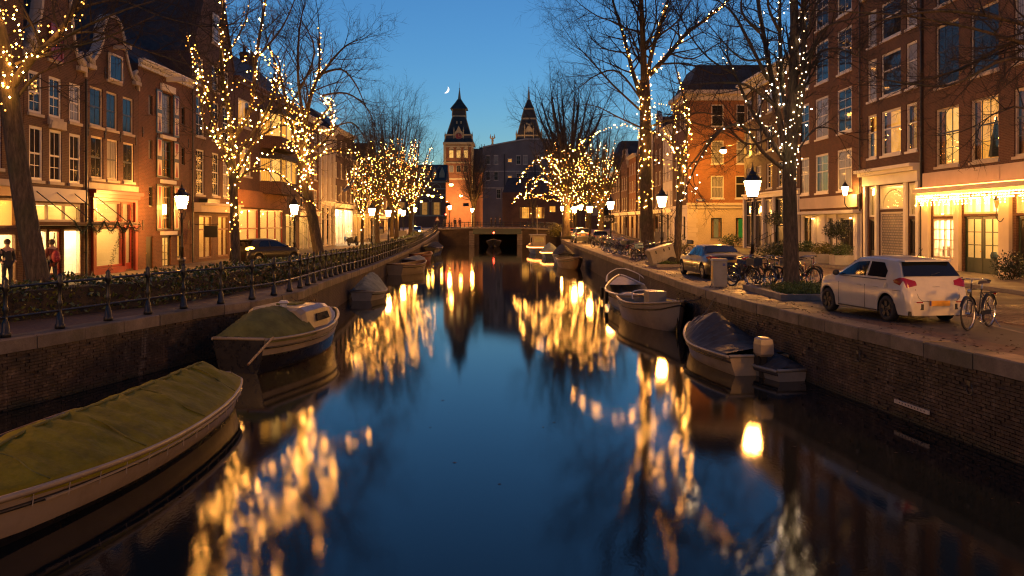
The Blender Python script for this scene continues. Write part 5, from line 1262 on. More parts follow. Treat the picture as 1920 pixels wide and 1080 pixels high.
# R1 thick elm
tr, pa = make_tree('thick tall elm with fairy lights beside the second right lantern', 70, [(1216, 475), (1212, 400), (1210, 300), (1210, 210), (1208, 150)], (.56, .42),
    [([(1208, 160), (1206, 90), (1203, 20), (1200, -60)], .3, .12), ([(1203, 185), (1185, 130), (1170, 70), (1150, 5), (1140, -50)], .2, .06), ([(1210, 160), (1222, 100), (1238, 45), (1255, -10), (1262, -60)], .2, .08), ([(1218, 140), (1255, 100), (1290, 60), (1330, 32), (1375, -10)], .22, .07),
     ([(1205, 190), (1160, 135), (1120, 140), (1085, 165)], .1, .03), ([(1204, 210), (1150, 160), (1105, 110), (1080, 85)], .1, .03), ([(1214, 240), (1260, 225), (1320, 235), (1380, 260)], .1, .03), ([(1210, 150), (1180, 60), (1120, 30), (1090, 10)], .08, .03), ([(1240, 120), (1290, 120), (1350, 140), (1400, 120)], .09, .03),
     ([(1230, 70), (1270, 40), (1300, -10)], .1, .03), ([(1204, 240), (1160, 220), (1120, 200), (1090, 195)], .08, .02), ([(1255, 100), (1300, 110), (1350, 80), (1400, 70)], .08, .02), ([(1206, 100), (1230, 40), (1225, -30)], .1, .03), ([(1180, 100), (1130, 90), (1100, 60)], .08, .02)], 31, 2, 4.2, 5, 1.0, base_z=0)
ls = pxpaths([[(1208, 215), (1230, 197), (1258, 198), (1283, 215), (1290, 250), (1288, 300)], [(1206, 250), (1180, 236), (1140, 240), (1100, 262), (1075, 285)], [(1200, 300), (1230, 300), (1260, 315), (1290, 330)], [(1255, 290), (1262, 270), (1240, 240), (1230, 215)]], 69, R_, 2, .06)
light_set('warm fairy lights wound up the trunk and limbs of the thick elm', tr.location, [(pa[0:1], .085, 2.4, .25, 1), (pa[2:3], .3, 3, 0, .6), (pa[3:4], .24, 3, 0, 1), (pa[4:5], .22, 3, 0, 1), (ls, .24, 3, 0, 1)], 'bulb_warm', .047, 4)
# R2 slim dark trunk
tr, pa = make_tree('slim dark tree leaning behind the blue sedan', 46, [(1270, 496), (1272, 420), (1276, 340), (1282, 280)], (.2, .14),
    [([(1282, 290), (1290, 230), (1284, 190), (1265, 120)], .1, .03), ([(1280, 310), (1262, 270), (1265, 220), (1262, 170)], .08, .03), ([(1278, 330), (1310, 290), (1340, 250), (1370, 240)], .06, .02), ([(1280, 300), (1250, 260), (1220, 245)], .05, .02)], 32, 2, 2.0, 2.5, .8, base_z=0)
light_set('fairy lights on the slim tree behind the blue sedan', tr.location, [(pa[0:1], .09, 3, .6, 1), (pa[1:3], .13, 4, 0, .9), (pa[4:5], .2, 4, .2, 1)], 'bulb_warm', .036, 5)
# R3 dark tree by the white car, white lights
tr, pa = make_tree('dark tree with white fairy lights in the kerbed bed by the white hatchback', 29, [(1484, 552), (1483, 470), (1481, 390), (1480, 310), (1486, 250)], (.27, .21),
    [([(1484, 260), (1486, 170), (1490, 80), (1488, -20), (1488, -90)], .19, .12), ([(1474, 290), (1455, 190), (1440, 110), (1424, 20), (1415, -50)], .12, .06), ([(1494, 250), (1504, 170), (1507, 80), (1508, -30)], .12, .06), ([(1470, 300), (1430, 240), (1400, 190), (1372, 125), (1358, 100)], .09, .03), ([(1478, 240), (1466, 150), (1462, 60), (1463, -40)], .1, .05),
     ([(1466, 315), (1430, 285), (1390, 235), (1345, 250), (1310, 300), (1290, 345)], .07, .02), ([(1440, 150), (1395, 60), (1370, 20), (1330, -10)], .07, .02), ([(1500, 160), (1540, 60), (1600, 35), (1660, 20)], .05, .015), ([(1505, 120), (1560, 90), (1620, 110)], .05, .015), ([(1455, 200), (1400, 160), (1340, 155), (1290, 160)], .06, .015),
     ([(1424, 60), (1390, 20), (1400, -40)], .06, .02), ([(1505, 90), (1530, 10), (1560, -40)], .06, .02), ([(1486, 300), (1530, 240), (1580, 250)], .04, .01), ([(1460, 250), (1400, 270), (1340, 215), (1270, 215)], .05, .015), ([(1462, 60), (1440, 10), (1450, -40)], .06, .02), ([(1380, 140), (1330, 110), (1290, 60), (1270, 10)], .04, .012), ([(1440, 110), (1390, 110), (1340, 60)], .05, .015)], 33, 2, 1.7, 2.5, 1.0, base_z=0)
ls = pxpaths([[(1480, 312), (1500, 280), (1470, 250), (1490, 225)], [(1450, 260), (1430, 220), (1445, 180), (1455, 140)], [(1490, 250), (1510, 210), (1500, 160), (1508, 110)], [(1312, 340), (1300, 355), (1290, 370), (1285, 385)]], 28.7, R_, .8, .15)
light_set('cool white fairy lights on the dark tree by the white hatchback', tr.location, [(pa[0:1], .07, 3, .7, 1), (pa[1:6], .22, 4, 0, 1), (pa[6:7], .24, 4, .3, 1), (ls, .14, 4, 0, 1)], 'bulb_cool', .021, 6)
# R0 tree out of frame, boughs hang in at the top right
tr, pa = make_tree('tree at the right picture edge whose boughs cross the lit facade', 22, [(2120, 640), (2105, 450), (2090, 250), (2075, 100)], (.26, .18),
    [([(2080, 150), (1980, 70), (1880, 35), (1760, 20), (1640, 40)], .1, .02), ([(2085, 200), (1990, 90), (1900, 80), (1800, 130), (1690, 160)], .09, .02), ([(2085, 230), (1980, 140), (1890, 110), (1780, 160), (1660, 150)], .07, .015), ([(2080, 180), (1960, 100), (1850, 60), (1700, 30), (1540, 20)], .07, .012), ([(2090, 260), (1980, 230), (1900, 200), (1830, 235)], .05, .012), ([(2075, 100), (2000, -40), (1900, -60)], .1, .04)], 34, 2, 1.6, 1.5, 1.1, base_z=0)
# far right cluster
far_tree('stout lit tree leaning over the far boats', 'dense fairy lights on the stout tree over the far boats', 1062, 432, 118, .62, 255, 58, 41, 14, .09, .0, 2.6, fork=385, llo=.7)
far_tree('lit tree beside the far parked red car', 'dense fairy lights on the tree beside the far red car', 1078, 436, 126, .4, 285, 45, 42, 12, .095, .1, 2.4, fork=385, llo=.7)
far_tree('lit tree behind the far parked dark car', 'fairy lights on the tree behind the far dark car', 1103, 444, 108, .42, 265, 48, 43, 13, .085, 0, 2.4, fork=392, llo=.6)
far_tree('lit tree rising from the dense bicycle row', 'fairy lights on the tree rising from the bicycle row', 1127, 446, 100, .4, 258, 48, 44, 13, .08, 0, 2.4, fork=392, llo=.6)
ls = pxpaths([[(1062, 350), (1045, 315), (1022, 296), (995, 310), (968, 345)], [(1055, 365), (1030, 345), (1010, 335), (990, 340), (985, 370)], [(1055, 372), (1030, 362), (1005, 368), (985, 375)], [(1058, 372), (1030, 375), (1008, 368), (990, 362)], [(1060, 345), (1035, 325), (1012, 330), (1000, 355), (985, 365)], [(960, 380), (970, 370), (976, 360)], [(1000, 345), (1015, 335), (1030, 345), (1035, 365)]], 116, R_, 4, .1)
light_set('arched boughs of fairy lights drooping over the far water', P(1030, 430, 116), [(ls, .26, 4, 0, 1)], 'bulb_far', .05, 10)
far_tree('big unlit bare elm behind the drooping lights', None, 1066, 430, 135, .7, 175, 72, 45, 11, 0, .4, 5.0, fork=330, dens=.32)
far_tree('small bare tree on the bridge lit orange from below', None, 888, 424, 165, .35, 300, 26, 46, 7, 0, 1.2, 3.5, fork=388, dens=1.2)
far_tree('thin bare tree at the quay by the cafe windows', None, 1000, 425, 160, .25, 330, 20, 47, 5, 0, 1.0, 2.5, fork=390)
# ------------------------------------------------------------------ railing and hedge on the left quay
ra = thing('canal_railing', 'black iron railing with turned posts along the left quay', 'railing', (-10, 18, LZ))
pp = offset_path(resample(LEP, .1), -.28)
pm = MB().lathe([(.11, 0), (.11, .09), (.085, .12), (.075, .3), (.045, .36), (.04, .5), (.06, .56), (.06, .62), (.04, .66), (.042, .95), (.075, 1.0), (.075, 1.1), (.05, 1.14), (.065, 1.2), (.02, 1.27)], (0, 0, 0), 10).mesh('post', 'iron'); pm.polygons.foreach_set('use_smooth', [True]*len(pm.polygons))
posts = []; d_ = 0; last = None
for q in pp:
    if q[1] < 9: continue
    if last is None or math.dist(q, last) > (1.52 if q[1] < 100 else 1.9): posts.append(q); last = q
for q in posts: child('post', pm, ra, (*q, lrise(q[1])+.03), (0, 0, rng.uniform(0, 6)))
for zz in (.42, 1.06):
    for a, b in zip(posts, posts[1:]):
        MB().tube([(*a, lrise(a[1])+.03+zz), (*b, lrise(b[1])+.03+zz)], .03, 6, False).build('rail', 'iron', ra)
t = NT('hedge_leaf'); oi = t.noise(t.pos(), 9, 3)
t.princ(t.ramp(oi.outputs[0], [(.3, (.03, .045, .012)), (.6, (.085, .105, .022)), (.8, (.17, .14, .03))]), .28)
HP = [(-13.9, 16), (-13.3, 20), (-12.2, 23), (-10.9, 26), (-10.2, 30), (-9.75, 36), (-9.9, 48), (-10.5, 65), (-11.4, 85), (-12.2, 100), (-13.0, 118)]
hp = resample(smooth_path(HP, 4), .25)
hg = thing('hedge', 'long clipped evergreen hedge between the railing and the street', 'hedge', (-11, 26, LZ))
core = MB(); rings = []
for q, o1, o2 in zip(hp[::4], offset_path(hp[::4], -.5), offset_path(hp[::4], .5)):
    z = lrise(q[1]); rings.append([(*o1, z-.02), (*o2, z-.02), (*o2, z+.72), (*o1, z+.72)])
core.loft(rings); core.build('inner_twigs', 'soil', hg)
lf = MB(); rg = random.Random(9)
for i, q in enumerate(hp[:-1]):
    z = lrise(q[1]); Y = q[1]; sz = .035+.0012*Y; n = int(min(230, 3.1/(sz*sz)*.25*.42))
    a, b = hp[i], hp[i+1]; tx, ty = norm((b[0]-a[0], b[1]-a[1], 0))[:2]
    wob = .08*sin(Y*1.7)+.06*sin(Y*4.1)
    for k in range(n):
        u = rg.random()*.25; w = rg.uniform(-1, 1); hgt = rg.random()
        if rg.random() < .55: v = rg.choice((-1, 1))*(.55+rg.gauss(0, .05)); zz = hgt*(.84+wob)
        else: v = w*.55; zz = .82+wob+rg.gauss(0, .05)
        p_ = (a[0]+tx*u+ty*v, a[1]+ty*u-tx*v, z+max(.02, zz))
        d = norm((rg.gauss(0, 1), rg.gauss(0, 1), rg.gauss(.3, 1))); e = norm(cross(d, (rg.gauss(0, 1), rg.gauss(0, 1), rg.gauss(0, 1)))); s_ = sz*rg.uniform(.7, 1.4)
        tip = add3(p_, mul3(d, s_*2)); mid = add3(p_, mul3(d, s_))
        lf.add([p_, add3(mid, mul3(e, s_*.5)), tip, add3(mid, mul3(e, -s_*.5))], [(0, 1, 2, 3)])
lf.build('leaves', 'hedge_leaf', hg, kind='stuff')
# ------------------------------------------------------------------ hanging sodium lamps, traffic light, moon
def hung_lamp(label, px, py, Y, r=.3, wire=None):
    c = P(px, py, Y); o = thing('hanging_lamp', label, 'street lamp', c, 'orange hanging street lamps')
    MB().lathe([(.05, .3), (.18, .25), (r*1.1, .08), (r*1.15, 0), (r*1.05, -.02)], c, 10).build('hood', 'iron', o)
    MB().ball(add3(c, (0, 0, -.1)), r, 10, 6, (1, 1, .75)).build('bulb', 'sodium' if Y < 100 else 'sodium_far', o)
    if wire:
        a, b = wire; m = MB(); top = add3(c, (0, 0, .3)); m.tube(smooth_path([a, top, b], 4), .015, 4); m.build('span_wire', 'iron', o)
    return o
hung_lamp('orange starry lamp hung on a wire before the orange corner building', 1356, 281, 79, .30, (P(1400, 262, 75), P(1296, 270, 85)))
hung_lamp('orange lamp hung above the middle of the bridge road', 846, 345, 175, .42, (P(760, 330, 178), P(905, 335, 195)))
hung_lamp('orange lamp hung lower beyond the bridge road', 864, 366, 215, .4)
hung_lamp('small orange lamp before the museum arches, left one', 803, 365, 230, .36)
hung_lamp('small orange lamp before the museum arches, middle one', 811, 367, 240, .36)
hung_lamp('small orange lamp before the museum arches, right one', 828, 369, 250, .36)
hung_lamp('orange lamp near the first far tree beyond the bridge', 790, 377, 236, .3)
# floodlights that light the museum
def flood(label, loc, w, h, d, st):
    o = thing('floodlight', label, 'floodlight', loc, 'museum floodlights'); x, y, z = loc
    MB().box(x-w/2-.1, x+w/2+.1, y-.4, y-.02, z-h/2-.1, z+h/2+.1).build('housing', 'iron', o)
    MB().hexa([(x-w/2, y, z-h/2), (x+w/2, y, z-h/2), (x+w/2, y+.06, z-h/2), (x-w/2, y+.06, z-h/2), (x-w/2, y, z+h/2), (x+w/2, y, z+h/2), (x+w/2, y+.06, z+h/2), (x-w/2, y+.06, z+h/2)]).build('lens', 'flood_lens', o)
for k, dx in enumerate((-3.5, 3.5)): flood('%s floodlight at the foot of the clock tower' % ('left', 'right')[k], (X_(861.5, 330)+dx, 312, 9), 1.8, 1.0, 1, 1)
for k, dx in enumerate((-3.5, 3.5)): flood('%s floodlight at the foot of the belfry tower' % ('left', 'right')[k], (X_(991.5, 336)+dx, 316, 14), 1.8, 1.0, 1, 1)
tl = thing('traffic_light', 'red traffic light at the far end of the railing', 'traffic light', (X_(836, 150), 150, 1.2))
x, y = X_(836, 150), 150
MB().tube([(x, y, 1.0), (x, y, 3.2)], .05, 6).build('pole', 'iron', tl); MB().box(x-.16, x+.16, y-.05, y+.15, 3.0, 4.0).build('housing', 'iron', tl)
for k, mt in enumerate(('dark_glass', 'dark_glass', 'red_lit')): MB().ball((x, y-.06, 3.2+k*.3), .15 if k == 2 else .1, 8, 5).build('lamp', mt, tl)
ws = thing('warning_sign', 'red-edged triangular warning sign before the bridge', 'sign', (X_(820, 146), 146, 1)); x, y = X_(820, 146), 146
MB().tube([(x, y, .9), (x, y, 3.0)], .04, 6).build('pole', 'iron', ws); fr_ = Front(ws, (x, y-.06, 0), (1, 0, 0), (0, -1, 0))
MB().prism([(-.5, 2.6), (.5, 2.6), (0, 3.5)], fr_.T, 0, .03).build('border', 'red_paint', ws); MB().prism([(-.3, 2.72), (.3, 2.72), (0, 3.25)], fr_.T, .031, .04).build('face', 'white_paint', ws)
for dx, zz in ((-.05, 3.9), (.3, 4.0)):
    pass
# moon: a thin sunlit crescent far away
mo = MB(); Ym = 3000.0; c = P(835.5, 168, Ym); R = 7.0*Ym/F; n = 24; tilt = radians(-28); rings = []
for k in range(n+1):
    a = -pi/2+pi*k/n; xo, zo = R*cos(a), R*sin(a); xi = R*cos(a)*.52
    row = []
    for q in range(5):
        f = q/4; x_ = xi+(xo-xi)*f; yb = -sqrt(max(0, R*R-x_*x_-zo*zo))
        row.append((c[0]+x_*cos(tilt)-zo*sin(tilt), c[1]+yb*.5, c[2]+x_*sin(tilt)+zo*cos(tilt)))
    rings.append(row)
mo.loft(rings, closed=False); o = mo.build('moon', 'moonlight'); tag(o, 'thin bright crescent moon left of the clock tower', 'moon')

# ------------------------------------------------------------------ boats
def cloth(name, c, rough, var=.35, sheen=.0):
    t = NT(name); o = t.obj(); n = t.noise(o, 2.2, 6, .65); n2 = t.noise(o, 26, 3)
    c1 = t.ramp(n.outputs[0], [(.3, tuple(x*(1-var) for x in c)), (.7, tuple(min(1, x*(1+var)) for x in c))])
    w = t.noise(o, 5.0, 3); h = t.math('ADD', t.math('MULTIPLY', w.outputs[0], 1.0), t.math('MULTIPLY', n2.outputs[0], .12))
    t.princ(c1, rough+.2, 0, t.bump(h, .55, .06), Specular_IOR_Level=.18); return t.m
cloth('tarp_green', (.14, .125, .004), .5); cloth('tarp_blue', (.045, .044, .048), .42); cloth('tarp_grey', (.16, .19, .18), .5); cloth('tarp_olive', (.12, .12, .035), .65); cloth('tarp_black', (.02, .02, .022), .5)
def paint(name, c, rough=.4, dirt=.5):
    t = NT(name); o = t.obj(); n = t.noise(o, 1.6, 6, .7); n2 = t.noise(o, 7, 5, .7)
    cc = t.mix(c, tuple(x*.35 for x in c), t.ramp(n.outputs[0], [(.45, (0, 0, 0)), (.75, (dirt,)*3)]))
    t.princ(cc, t.ramp(n2.outputs[0], [(.3, (rough*.7,)*3), (.7, (min(1, rough*1.4),)*3)]), 0, t.bump(n2.outputs[0], .12, .01)); return t.m
paint('boat_white', (.26, .21, .155)); paint('boat_cream', (.28, .225, .15)); paint('boat_black', (.012, .012, .014), .3); paint('boat_navy', (.05, .06, .075), .35); paint('boat_wood', (.16, .085, .035), .4); paint('boat_red', (.14, .03, .02), .4); paint('boat_grey', (.20, .19, .17), .4); paint('hull_bottom', (.012, .01, .01), .5); paint('alu', (.45, .45, .45), .3)
def halfb(s, B, w0, mx=.42, pw=.75):
    if s < mx: return B/2*(w0+(1-w0)*sin(pi/2*s/mx)) if w0 > .3 else B/2*(w0+(1-w0)*sin(pi/2*s/mx)**.5)
    return B/2*max(0.0, cos(pi/2*(s-mx)/(1-mx)))**pw
def sheer(s, fr, bow, st=.0): return fr+bow*max(0, (s-.35)/.65)**2.2+st*max(0, (.3-s)/.3)**2
def make_boat(name, label, L, B, fr, bow, w0=.7, st=.05, hullmat='boat_white', stripe=None, rail='boat_wood', inner='boat_wood', cover=None, ridge=.5, rim='hull_bottom', ns=22, group='moored boats', cover_span=(0, 1), floor=True, mx=.42, strake=None):
    r = thing(name, label, 'boat', (0, 0, 0), group, world=False)
    def ring(s, k=13, scale=1.0, zlo=-.3, zoff=0.0):
        b = halfb(s, B, w0, mx)*scale+.004; h = sheer(s, fr, bow, st)+zoff; kz = zlo*(1-.0*s)+(.9*max(0, s-.85)/.15*(h*.6) if s > .85 else 0)
        x = -L/2+L*s; out = []
        for j in range(k):
            t_ = -1+2*j/(k-1); a = abs(t_); y = (b*(a**.55))*(1 if t_ > 0 else -1); z = kz+(h-kz)*(a**2.4)
            xx = x+(.18*L*.25*max(0, s-.7)/.3*(z-kz)/(h-kz+1e-6))
            out.append((xx, y, z))
        return out
    ss = [i/ns for i in range(ns)]+[.975, 1.0] if True else 0
    ss = sorted(set(ss))
    m = MB(); rr = [ring(s) for s in ss]; m.loft(rr, closed=False)
    e = rr[0]; m.add(e, [tuple(range(len(e)))]); hull = m.build('hull', hullmat, r, True)
    # darker bottom band just over the waterline, rub rail and gunwale follow the sheer
    m = MB()
    for sd in (0, -1):
        m.tube([(p_[sd][0], p_[sd][1]*1.0+(.02 if sd else -.02), p_[sd][2]-.02) for p_ in rr], .045, 6)
    m.tube([rr[0][0], rr[0][-1]], .045, 6); m.build('gunwale', rail, r, True)
    m = MB(); k1 = 1
    for sd, q in ((0, 1), (-1, -2)):
        m.tube([(lerp(p_[sd], p_[q], .55)[0], lerp(p_[sd], p_[q], .55)[1]*1.035, lerp(p_[sd], p_[q], .55)[2]) for p_ in rr], .028, 5)
    m.build('rub_rail', rim, r, True)
    if stripe:
        m = MB(); low = []
        for s in ss:
            q = ring(s, 21, 1.012); low.append(q)
        for side_ in (slice(3, 7), slice(14, 18)): m.loft([q[side_] for q in low], closed=False)
        m.build('bottom_band', stripe, r, True)
    if strake:
        m = MB(); low = [ring(s, 25, 1.012) for s in ss]
        for side_ in (slice(0, 3), slice(22, 25)): m.loft([q[side_] for q in low], closed=False)
        m.build('top_strake', strake, r, True)
    if floor:
        m = MB(); m.loft([ring(s, 9, .93, -.12, -.02) for s in ss], closed=False); m.build('inner_hull', inner, r, True)
        fl = MB(); ff = [s for s in ss if s < .9]
        fl.loft([[(-L/2+L*s, -halfb(s, B, w0, mx)*.75, .08), (-L/2+L*s, halfb(s, B, w0, mx)*.75, .08)] for s in ff], closed=False); fl.build('floor', inner, r)
    if cover:
        rgc = random.Random(int(L*100+B*10)); c0, c1 = cover_span; m = MB(); rings = []; N = 60; ph = [rgc.uniform(0, 6) for _ in range(3)]
        for i in range(N+1):
            s = c0+(c1-c0)*i/N; s = min(.995, max(.003, s)); b = halfb(s, B, w0, mx)*1.02+.01; h = sheer(s, fr, bow, st)+.03; x = -L/2+L*s
            rh = ridge(s) if callable(ridge) else ridge*sin(pi*min(1, max(0, s)))**.5
            row = [(x+(.045*L if s > .9 else 0)*0, -b*1.01, h-.14)]
            K = 20
            for j in range(K+1):
                v = -1+2*j/K; sag = .06*sin(i*1.1+v*3)*abs(v)*(1-abs(v)); wr = (.03*(1-abs(sin(i*.83+v*2.1+ph[0])))**3+.035*(1-abs(sin(i*.37-v*3.3+ph[1])))**4+.02*sin(i*1.9+v*6+ph[2]))*(1-v**4)
                row.append((x+.02*sin(v*7+i), v*b, h+rh*(1-abs(v)**1.25)+sag+wr*min(1, rh*3)))
            row.append((x, b*1.01, h-.14)); rings.append(row)
        m.loft(rings, closed=False); m.build('cover', cover, r, True)
    return r
def put(o, x, y, ang): o.location = (x, y, WATER); o.rotation_euler = (0, 0, ang); return o
def add_outboard(r, L, mat='boat_white'):
    ob = MB(); rings = []
    for z, w, l in ((.55, .13, .2), (.62, .17, .27), (.85, .17, .27), (.98, .15, .24), (1.02, .1, .17)): rings.append([(-L/2-.28-l, -w, z), (-L/2-.28+l*.7, -w, z), (-L/2-.28+l*.7, w, z), (-L/2-.28-l, w, z)])
    ob.loft(rings); o = ob.build('outboard_motor', mat, r)
    MB().box(-L/2-.36, -L/2-.2, -.07, .07, -.3, .56).build('leg', 'iron', o); MB().box(-L/2-.25, -L/2+.06, -.12, .12, .3, .62).build('clamp', 'iron', o)
    MB().box(-L/2-.485, -L/2-.475, -.13, .13, .7, .76).build('vent', 'iron', o); MB().box(-L/2-.485, -L/2-.475, -.13, .13, .82, .86).build('vent', 'iron', o)
def thwart(r, L, B, s, mat='boat_wood', z=.4, w=.28):
    b = halfb(s, B, .7)*.93; MB().box(-L/2+L*s-w/2, -L/2+L*s+w/2, -b, b, z, z+.05).build('thwart', mat, r)
# 1 long sloop under a green tarpaulin, bottom left
def rdg(s): return .02+.46*min(1, max(0, s-.02)/.1)*min(1, max(0, .99-s)/.30)**.8
bt = make_boat('covered_boat', 'long white boat under an olive-green tarpaulin, nearest the camera', 9.8, 2.3, .52, .26, .12, .10, 'boat_white', 'boat_black', 'boat_cream', cover='tarp_green', ridge=rdg, cover_span=(.045, .93), mx=.5)
put(bt, -6.5, 13.7, -pi/2-.045)
def tz(x_, f): s_ = x_/9.8+.5; return sheer(s_, .52, .26, .10)+.03+rdg(s_)*(1-abs(f)**1.25)
m = MB(); m.tube([(-4.3+.25*k, 0, tz(-4.3+.25*k, 0)+.012) for k in range(32)], .022, 6); m.build('ridge_seam', 'tarp_olive', bt)
for x_ in (-3.2, -1.1, 1.0, 2.9):
    m = MB(); bb = halfb(x_/9.8+.5, 2.3, .12, .5)*1.02; m.tube([(x_+.05*sin(k), bb*(-1+k/8), tz(x_, -1+k/8)+.014) for k in range(17)], .013, 5); m.build('cloth_seam', 'tarp_olive', bt)
for s_ in (-1, 1):
    for k in range(15):
        x_ = -4.0+k*.55; bb = halfb(x_/9.8+.5, 2.3, .12, .5); MB().tube([(x_, s_*(bb*1.03+.01), tz(x_, 1)-.1), (x_+.06, s_*(bb+.05), sheer(x_/9.8+.5, .52, .26, .1)-.22)], .008, 4).build('lacing', 'boat_cream', bt)
for s_ in (-1, 1):
    m = MB(); m.tube([(-4.2+.6*k, s_*(halfb((.7+.6*k)/9.8, 2.3, .12, .5)*1.045+.01), .44+.0*k) for k in range(13)], .018, 5); m.build('lashing_rope', 'boat_cream', bt)
m = MB(); q = [(-.9, .95), (-.2, .62), (.6, .5), (1.5, .62), (2.1, .95)]
m.tube(smooth_path([(x_, -y_-.03, tz(x_, y_/1.15)+.03) for x_, y_ in q]), .03, 6); m.build('coaming', 'boat_wood', bt)
# 2 cabin boat with tarp
bt = make_boat('cabin_boat', 'white cabin boat with olive canvas over its cockpit, moored below the railing', 6.4, 2.25, .85, .22, .62, .06, 'boat_black', None, 'boat_cream', inner='boat_cream', strake='boat_cream')
put(bt, -6.55, 25.2, pi/2-.16)
m = MB(); rings = []
for x_, w, z in ((-1.1, .80, 1.42), (-.9, .86, 1.5), (.6, .84, 1.5), (1.3, .70, 1.42), (2.1, .45, 1.16)):
    rings.append([(x_, -w*1.12, .88), (x_, -w, z-.12), (x_, -w*.8, z), (x_, w*.8, z), (x_, w, z-.12), (x_, w*1.12, .88)])
m.loft(rings); cb = m.build('cabin', 'boat_cream', bt)
for s_ in (-1, 1):
    MB().hexa([(-.3, s_*.945, 1.06), (.7, s_*.93, 1.06), (.7, s_*.955, 1.06), (-.3, s_*.97, 1.06), (-.25, s_*.90, 1.27), (.62, s_*.885, 1.27), (.62, s_*.905, 1.27), (-.25, s_*.925, 1.27)]).build('window', 'dark_glass', cb)
MB().box(-.3, .35, -.3, .3, 1.5, 1.55).build('hatch', 'tarp_olive', cb); MB().lathe([(.1, 0), (.1, .1), (.16, .13), (.1, .2)], (-.9, -.2, 1.5), 8).build('ventilator', 'alu', cb)
def rdg2(s): return .62*min(1, s/.06)*(1 if s < .34 else max(0, 1-(s-.34)/.08)) if s < .42 else 0
m = MB(); rings = []
for i in range(20):
    s = .01+.36*i/19; b = halfb(s, 2.25, .62)*1.03+.01; h_ = sheer(s, .85, .22, .06); rh = (.25+.42*min(1, s/.2))*min(1, max(0, s-.008)/.05); x_ = -3.2+6.4*s; row = [(x_, -b, h_-.1)]
    for j in range(13): v = -1+j/6; row.append((x_, v*b*.98, h_+.03+rh*(1-abs(v)**1.8)+.02*sin(i*1.9+j*2.2)))
    rings.append(row+[(x_, b, h_-.1)])
m.loft(rings, closed=False); m.build('cockpit_cover', 'tarp_olive', bt, True)
m = MB(); m.loft([[(x_, -halfb((x_+3.2)/6.4, 2.25, .62)*.97, sheer((x_+3.2)/6.4, .85, .22)), (x_, 0, sheer((x_+3.2)/6.4, .85, .22)+.1), (x_, halfb((x_+3.2)/6.4, 2.25, .62)*.97, sheer((x_+3.2)/6.4, .85, .22))] for x_ in (-1, 0, 1, 2, 2.6, 3.1)], closed=False); m.build('deck', 'boat_cream', bt, True)
m = MB(); m.tube([(-3.1, -.9, .95), (-4.9, -1.1, .55)], .03, 6); m.build('boat_hook', 'boat_wood', bt)
# 3 small boats further along the left wall
bt = make_boat('dinghy', 'small boat under a domed grey-green tarpaulin against the left wall', 3.6, 1.6, .42, .1, .7, .05, 'boat_grey', None, 'boat_grey', cover='tarp_grey', ridge=lambda s: .85*sin(pi*s)**.6); put(bt, -7.35, 44.5, pi/2-.1)
bt = make_boat('rowing_boat', 'open wooden rowing boat with lit orange gunwale by the left wall', 5.0, 1.9, .75, .2, .75, .05, 'boat_cream', None, 'boat_wood'); put(bt, -7.9, 66, pi/2-.35); thwart(bt, 5, 1.9, .35); thwart(bt, 5, 1.9, .6)
bt = make_boat('rowing_boat', 'red-brown rowing boat moored behind the wooden one', 4.6, 1.8, .7, .2, .75, .05, 'boat_red', None, 'boat_wood'); put(bt, -9.2, 88, pi/2-.2); thwart(bt, 4.6, 1.8, .4)
bt = make_boat('rowing_boat', 'small boat with pale canvas between the two rowing boats', 3.8, 1.7, .6, .15, .75, .05, 'boat_black', None, 'boat_grey', cover='tarp_grey', ridge=.3); put(bt, -8.75, 77, pi/2-.2)
bt = make_boat('barge', 'dark covered boat at the far end of the left wall', 7.0, 2.2, .9, .2, .75, .05, 'boat_black', None, 'boat_black', cover='tarp_black', ridge=.6); put(bt, -9.7, 106, pi/2-.1)
# right side
bt = make_boat('sloop', 'open aluminium-railed sloop with pointed bow, far one of the right pair', 7.8, 2.2, .78, .42, .72, .05, 'boat_cream', 'boat_black', 'alu', inner='boat_grey'); put(bt, 5.55, 40.6, pi/2-.03)
for s in (.2, .5): thwart(bt, 7.8, 2.2, s, 'boat_grey', .45, .4)
m = MB(); m.loft([[(x_, -halfb((x_+3.9)/7.8, 2.2, .72)*.95, sheer((x_+3.9)/7.8, .78, .42)-.06), (x_, halfb((x_+3.9)/7.8, 2.2, .72)*.95, sheer((x_+3.9)/7.8, .78, .42)-.06)] for x_ in (1.7, 2.3, 2.9, 3.4, 3.8)], closed=False); m.build('foredeck', 'boat_cream', bt)
m = MB(); m.tube(smooth_path([(.9, -1.0, 1.05), (2.4, -.8, 1.3), (3.6, -.3, 1.5), (4.0, 0, 1.52), (3.6, .3, 1.5), (2.4, .8, 1.3), (.9, 1.0, 1.05)]), .025, 6)
for x_, y_, z_ in ((2.4, -.8, 1.3), (2.4, .8, 1.3)): m.tube([(x_, y_, .85), (x_, y_, z_)], .02, 5)
m.build('bow_rail', 'alu', bt); m = MB(); m.lathe([(.25, .3), (.3, .6), (.1, .65)], (-1.6, .2, .1), 8); m.build('engine_box', 'boat_grey', bt)
for x_ in (-1.5, 1.2): m = MB(); m.tube([(x_, 1.16, .75), (x_, 1.19, .2)], .09, 7); m.build('fender', 'iron', bt)
bt = make_boat('sloop', 'cream open sloop with black rub rail, near one of the right pair', 5.2, 2.05, .85, .3, .72, .04, 'boat_white', None, 'boat_cream', inner='boat_black'); put(bt, 5.5, 32.9, -pi/2+.16)
